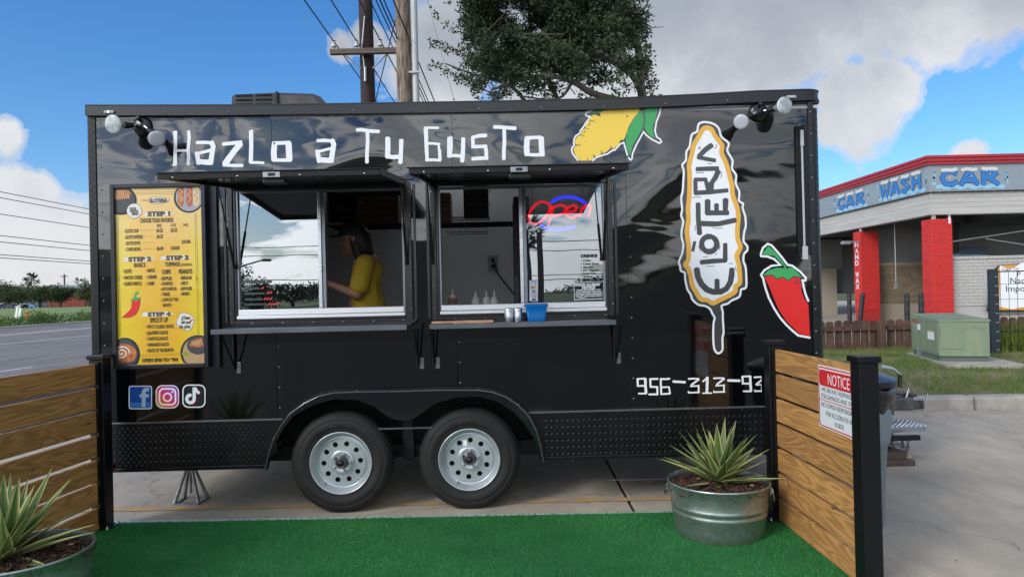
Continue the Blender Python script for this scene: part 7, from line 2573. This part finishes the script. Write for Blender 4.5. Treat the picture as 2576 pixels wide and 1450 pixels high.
srect('plate', A0, A1, Z0_, Z1_, .0135, SW)
bord = MB().ribbon(rrect(A0 + .010, Z0_ + .010, A1 - .010, Z1_ - .010, .012, 3), .006, lambda a_, z: on_board(a_, z, .0175), closed=True)
bord.build('border', SR, sn, world=True)
srect('red_field', A0 + .017, A1 - .016, Z1_ - .105, Z1_ - .022, .0165, SR, .018)
mb = MB().ribbon([(A0 + .012, .850), (A1 - .012, .850)], .0035, lambda a_, z: on_board(a_, z, .018))
mb.build('divider', SR, sn, world=True)
SA = lambda f_: A0 + (A1 - A0) * f_
for s_, f0, f1, zb_, zt_, mt_ in (('NOTICE', .27, .79, .938, .995, WHITE), ('WE ARE NOT RESPONSIBLE', .10, .93, .895, .918, ST), ('FOR DAMAGES AND THEFTS', .09, .97, .860, .884, ST),
                                  ('NO SOMOS RESPONSABLES', .08, .97, .816, .840, ST), ('POR ACCIDENTES NI', .20, .83, .774, .798, ST), ('ROBOS', .42, .63, .734, .758, ST)):
    put_text(MB(), s_, lambda a_, z: on_board(a_, z, .0185), SA(f0), SA(f1), zb_, zt_, .0 if s_ == 'NOTICE' else -.012).build('lettering', mt_, sn, world=True)
for a_, z in ((A0 + .015, Z0_ + .03), (A0 + .012, Z1_ - .02)):
    q_ = on_board(a_, z, .018)
    MB().lathe([(.006, 0), (.004, .003), (0, .004)], 8, Matrix.Translation(q_) @ Matrix.Rotation(R(-90), 4, 'Y')).build('screw', GAL, sn, world=True)

# ================================================================== PLANTERS WITH YUCCAS
GALT = bpy.data.materials.new('galvanised_tub')
GALT.use_nodes = True
t = NT(GALT.node_tree)
tc = t.n('ShaderNodeTexCoord').outputs['Object']
vo = t.n('ShaderNodeTexVoronoi', {'Vector': tc, 'Scale': 55.0}).outputs['Color']
vo2 = t.n('ShaderNodeSeparateColor', {0: vo}).outputs[0]
c = t.mix(vo2, (.30, .36, .34), (.40, .45, .43))
zz_ = t.n('ShaderNodeSeparateXYZ', {0: tc}).outputs[2]
rust = t.ramp(t.math('ADD', zz_, t.math('MULTIPLY', t.math('SUBTRACT', t.noise(tc, 22, 5), .5), .05)), [(.006, 1.0), (.022, 0.0)])
c = t.mix(t.math('MULTIPLY', rust, .8), c, (.42, .40, .32))
p = t.n('ShaderNodeBsdfPrincipled', {'Base Color': c, 'Metallic': .85, 'Roughness': t.math('ADD', t.math('MULTIPLY', t.noise(tc, 9, 5), .25), .22)})
t.n('ShaderNodeOutputMaterial', {0: p.outputs[0]})
MULCH = M('brown_mulch', (.022, .011, .008), .9, col2=(.10, .05, .03), scale=34, lo=.42, hi=.6)
SOIL = M('dark_soil', (.02, .012, .008), .95, bump=1, bscale=40, bdist=.02)


def yucca_mat(name, ga, gb, ye):
    m = bpy.data.materials.new(name)
    m.use_nodes = True
    t = NT(m.node_tree)
    uv = t.n('ShaderNodeAttribute', attribute_name='across', attribute_type='GEOMETRY').outputs['Fac']
    rv = t.n('ShaderNodeObjectInfo').outputs['Random']
    tc = t.n('ShaderNodeTexCoord').outputs['Object']
    e = t.math('ABSOLUTE', uv)
    g = t.mix(rv, ga, gb)
    st = t.noise(t.vm('MULTIPLY', t.n('ShaderNodeCombineXYZ', {0: uv, 1: rv, 2: 0.0}).outputs[0], (6, 40, 1)), 1.5, 3, .6)
    g = t.mix(t.ramp(st, [(.5, 0.0), (.62, .55)]), g, ye)
    edge = t.ramp(t.math('ADD', e, t.math('MULTIPLY', t.math('SUBTRACT', rv, .5), .35)), [(.60, 0.0), (.72, 1.0)])
    c = t.mix(edge, g, ye)
    p = t.n('ShaderNodeBsdfPrincipled', {'Base Color': c, 'Roughness': .42, 'IOR': 1.4})
    tr = t.n('ShaderNodeBsdfTranslucent', {'Color': c})
    mx = t.n('ShaderNodeMixShader', {0: .15, 1: p.outputs[0], 2: tr.outputs[0]})
    t.n('ShaderNodeOutputMaterial', {0: mx.outputs[0]})
    return m


YUC = yucca_mat('yucca_leaf', (.045, .105, .028), (.10, .19, .04), (.50, .50, .21))


def yucca(root_name, label, loc, n, L0, seed, spread=1.0, az_bias=None):
    y_ = thing(root_name, label, 'yucca', loc, group='yuccas in the tubs')
    r2 = random.Random(seed)
    for k in range(n):
        f_ = (k + .5) / n
        az = k * 2.39996 + r2.uniform(-.3, .3)
        el = R(84 - 74 * f_ ** .8 * spread) + r2.uniform(-.12, .12)
        el = max(R(6), el)
        L = L0 * r2.uniform(.78, 1.08) * (1.0 if f_ > .15 else .9)
        w = .0285 * r2.uniform(.8, 1.15)
        d = Vector((math.cos(az) * math.cos(el), math.sin(az) * math.cos(el), math.sin(el)))
        side = Vector((-math.sin(az), math.cos(az), 0))
        tw = r2.uniform(-.5, .5)
        up_ = side.cross(d)
        side = (side * math.cos(tw) + up_ * math.sin(tw)).normalized()
        nrm = d.cross(side)
        if nrm.z < 0: nrm = -nrm
        V, Fc_, at_ = [], [], []
        NS = 9
        sag = r2.uniform(.0, .10) * math.cos(el) * L
        curl = r2.uniform(-.03, .05) * L
        b0_ = Vector((math.cos(az), math.sin(az), 0)) * .012 + Vector((0, 0, .02 + .06 * (1 - f_)))
        for i in range(NS):
            t_ = i / (NS - 1)
            c = b0_ + d * L * t_ + Vector((0, 0, -sag * t_ * t_)) + side * curl * t_ * t_
            ww = w * (min(1, .62 + t_ * 1.6) if t_ < .25 else 1.0) * (1 - max(0, t_ - .35) / .65) ** .85
            ww = max(ww, .0006)
            for q_, a_ in ((-1, -1), (-.5, -.5), (0, 0), (.5, .5), (1, 1)):
                V.append(c + side * ww * q_ + nrm * ww * .32 * (q_ * q_ - .4))
                at_.append(a_)
        for i in range(NS - 1):
            for j in range(4):
                Fc_.append((i * 5 + j, i * 5 + j + 1, (i + 1) * 5 + j + 1, (i + 1) * 5 + j))
        o = MB().add(V, Fc_, True).build('leaf', YUC, y_)
        at2 = o.data.attributes.new('across', 'FLOAT', 'POINT')
        at2.data.foreach_set('value', at_)
    return y_


def planter(label, loc, seed, yl, n, L0, ylabel, ang=0):
    t_ = thing('metal_tub', label, 'planter', loc, ang, 'galvanised tub planters')
    t_.scale = (.95, .95, 1)
    prof = [(0, .006), (.255, .006), (.262, 0), (.266, .004), (.272, .05), (.282, .118), (.2865, .126), (.288, .134), (.2865, .142), (.284, .150), (.286, .157), (.2905, .164), (.292, .172), (.2905, .180), (.288, .188), (.295, .24), (.303, .288), (.309, .292), (.3125, .298), (.311, .305), (.305, .307), (.300, .301), (.297, .285), (.285, .18), (.28, .17)]
    MB().lathe(prof, 72).build('tub', GALT, t_)
    MB().box((.0, -.2675, .01), (.004, -.262, .29)).build('seam', GALT, t_, xf=Matrix.Rotation(R(-32), 4, 'Z') @ Matrix.Translation((0, 0, 0)) @ Matrix.Shear('XY', 4, (0, 0)))
    for a_ in (R(-24), R(152)):
        m_ = Matrix.Rotation(a_, 4, 'Z')
        MB().tube([m_ @ Vector(v) for v in ((.308, -.045, .262), (.318, -.045, .25), (.325, -.03, .205), (.326, 0, .195), (.325, .03, .205), (.318, .045, .25), (.308, .045, .262))], .0055, 8).box((.300, -.055, .245), (.309, -.035, .275), m_).box((.300, .035, .245), (.309, .055, .275), m_).build('handle', STEEL, t_)
    MB().lathe([(0, .272), (.2, .268), (.292, .255)], 40).build('soil', SOIL, t_)
    r2 = random.Random(seed)
    mb = MB()
    for k in range(1500):
        a = r2.uniform(0, 6.283)
        q_ = .288 * math.sqrt(r2.random())
        z_ = .258 + .022 * (1 - q_ / .29) + r2.uniform(0, .012)
        m_ = Matrix.Translation((q_ * math.cos(a), q_ * math.sin(a), z_)) @ Matrix.Rotation(r2.uniform(0, 6.28), 4, 'Z') @ Matrix.Rotation(r2.gauss(0, .35), 4, 'X') @ Matrix.Rotation(r2.gauss(0, .3), 4, 'Y')
        l_, w_ = r2.uniform(.010, .034), r2.uniform(.0025, .0065)
        mb.box((-l_, -w_, -.0015), (l_, w_, .0025), m_)
    mb.build('mulch', MULCH, t_, kind='stuff')
    mb = MB()
    for k in range(5):
        a = r2.uniform(0, 6.283)
        q_ = r2.uniform(.12, .26)
        m_ = Matrix.Translation((q_ * math.cos(a), q_ * math.sin(a), .283)) @ Matrix.Rotation(r2.uniform(0, 6.28), 4, 'Z')
        mb.bbox((-.012, -.007, -.003), (.012, .007, .004), .002, m_)
    mb.build('dry_chip', M('dry_leaf_chip', (.42, .28, .16), .8), t_)
    yy = yucca('yucca_plant', ylabel, (loc[0] + yl[0], loc[1] + yl[1], .262), n, L0, seed)
    return t_


planter('round galvanised metal tub planter beside the right wooden screen', (1.192, 4.145, .012), 31, (.01, .02), 50, .36, 'variegated green and cream yucca in the right tub', .1)
planter('galvanised metal tub planter at the bottom left corner, cut by the frame', (-2.285, 3.225, .012), 32, (-.06, -.02), 48, .39, 'variegated green and cream yucca in the left tub', 2.4)

# dry leaves and bits blown over the paving and the turf
LIT = M('dry_litter', (.20, .12, .06), .9, col2=(.10, .06, .035), scale=40)
mb = MB()
rl_ = random.Random(77)
for k in range(110):
    if k < 70:
        x, y, z = rl_.uniform(1.9, 6.5), rl_.uniform(2.6, 7.8), .003
    elif k < 95:
        x, y, z = rl_.uniform(-3.2, 2.0), rl_.uniform(4.62, 6.0), .003
    else:
        x, y, z = rl_.uniform(-2.3, 1.5), rl_.uniform(3.2, 4.4), .020
    m_ = Matrix.Translation((x, y, z)) @ Matrix.Rotation(rl_.uniform(0, 6.28), 4, 'Z') @ Matrix.Rotation(rl_.uniform(-.3, .3), 4, 'X')
    l_ = rl_.uniform(.004, .014)
    mb.add([m_ @ Vector(v) for v in ((-l_, 0, 0), (0, -l_ * .45, .002), (l_, 0, 0), (0, l_ * .45, .003))], [(0, 1, 2, 3)])
lt2 = mb.build('leaf_litter', LIT, kind='stuff', label='scattered dry leaf bits on the paving and turf')
lt2['category'] = 'litter'

# ================================================================== TRASH BIN
q = P(2120, 900, 4.75)
bn = thing('trash_bin', 'grey round trash bin with black bag and dark lid behind the right screen', 'bin', (2.02, 4.30, 0))
GB = M('grey_blue_plastic', (.17, .21, .24), .5)
BZ = Matrix.Diagonal((1, 1, 1.09, 1))
MB().lathe([(0, .01), (.20, .0), (.205, .02), (.232, .45), (.246, .46), (.252, .5), (.268, .72)], 40).build('body', GB, bn, xf=BZ)
BAG = M('black_bag', (.008, .008, .01), .18, bump=1, bscale=14, bdist=.02)
mb = MB()
rb = random.Random(4)
prof = [(.262, .64), (.272, .66), (.281, .70), (.285, .74), (.278, .765), (.262, .77)]
mb.lathe(prof, 60)
mb.v = [(x * (1 + .02 * math.sin(9 * math.atan2(y, x) + z * 40)), y * (1 + .02 * math.sin(9 * math.atan2(y, x) + z * 40)), z + .010 * math.sin(13 * math.atan2(y, x))) for x, y, z in mb.v]
mb.build('bag', BAG, bn, xf=BZ)
MB().lathe([(.286, .772), (.288, .785), (.288, .80), (.28, .81)], 40).build('rim', BLACKM, bn, xf=BZ)
MB().lathe([(.292, .806), (.285, .812), (.2, .845), (.09, .865), (0, .87)], 40).build('lid', M('blue_grey_lid', (.035, .045, .075), .25, ior=1.6), bn, xf=BZ)

# ================================================================== BEHIND THE CAMERA (seen only as reflections)
n_f = NI


def mirror(px, py, dist):
    """where a thing stands whose mirror image shows at that place in the trailer's windows"""
    v = P(px, py, dist)
    k = (v - TL).dot(n_f)
    return v - n_f * 2 * k


a = mirror(1331, 760, 52)
palm(a.x, a.y, mirror(1331, 585, 52).z, 'tall palm across the street behind the viewer, reflected in the right window', 'palms behind the viewer', 1.7, nf=34)
a = mirror(1364, 765, 34)
pl = thing('utility_pole', 'dark pole with a lamp arm behind the viewer, reflected in the right window', 'utility pole', (a.x, a.y, 0))
zt = mirror(1368, 583, 34).z
MB().tube([(0, 0, -.1), (0, 0, zt)], [.17, .13], 10).tube([(0, 0, zt - .9), (-.25, 0, zt - .7), (-.28, 0, zt - .3)], .04, 6).box((-.48, -.12, zt - .38), (-.18, .12, zt - .2)).build('pole', POLEM, pl)
a = mirror(560, 690, 30)
sl = thing('street_lamp', 'double armed street lamp behind the viewer, reflected in the left window', 'street lamp', (a.x, a.y, 0))
z_ = mirror(600, 682, 30).z
e1 = mirror(668, 655, 30) - Vector((a.x, a.y, 0))
MB().tube([(0, 0, 0), (0, 0, z_)], [.12, .08], 10).build('pole', M('lamp_pole_grey', (.2, .21, .22), .5, metal=.4), sl)
MB().tube([(0, 0, z_), (e1.x * .5, 0, e1.z - .15), (e1.x, 0, e1.z)], .035, 6).bbox((e1.x - .15, -.12, e1.z - .07), (e1.x + .25, .12, e1.z + .05), .04).build('lamp_arm', M('lamp_pole_grey', (.2, .21, .22), .5, metal=.4), sl)
for k, (px, d, h, w) in enumerate(((650, 40, 2.9, 3), (560, 48, 4.0, 5), (735, 130, 4.6, 22), (830, 135, 4.0, 22), (930, 130, 4.4, 24), (1100, 130, 4, 26), (430, 90, 5, 14), (1500, 130, 4, 22), (1650, 130, 5, 22), (1850, 130, 5, 26), (250, 110, 5, 24))):
    a = mirror(px, 760, d)
    labs = ['small near tree', 'bushy near tree', 'first far tree', 'second far tree', 'third far tree', 'fourth far tree', 'tall tree', 'fifth far tree', 'sixth far tree', 'seventh far tree', 'eighth far tree']
    far_tree(a.x, a.y, h, w, labs[k] + ' behind the viewer, seen only as a reflection', group='trees behind the viewer', n=2600, sz=.5 * max(.3, d / 120))
for k, (px, py) in enumerate(((700, 640), (700, 618), (700, 700), (700, 712), (700, 478))):
    a = mirror(px, py, 42)
    o = MB().tube([(a.x - 60, a.y - 6, a.z + 1.5), (a.x - 20, a.y - 2, a.z), (a.x + 20, a.y + 2, a.z - .2), (a.x + 80, a.y + 8, a.z + 1.2)], .022, 4).build('power_line', WIREM, base=True)
    props(o, ['third', 'second', 'fourth', 'lowest', 'highest'][k] + ' power line behind the viewer, seen as a reflection', 'power line', None, 'power lines behind the viewer')
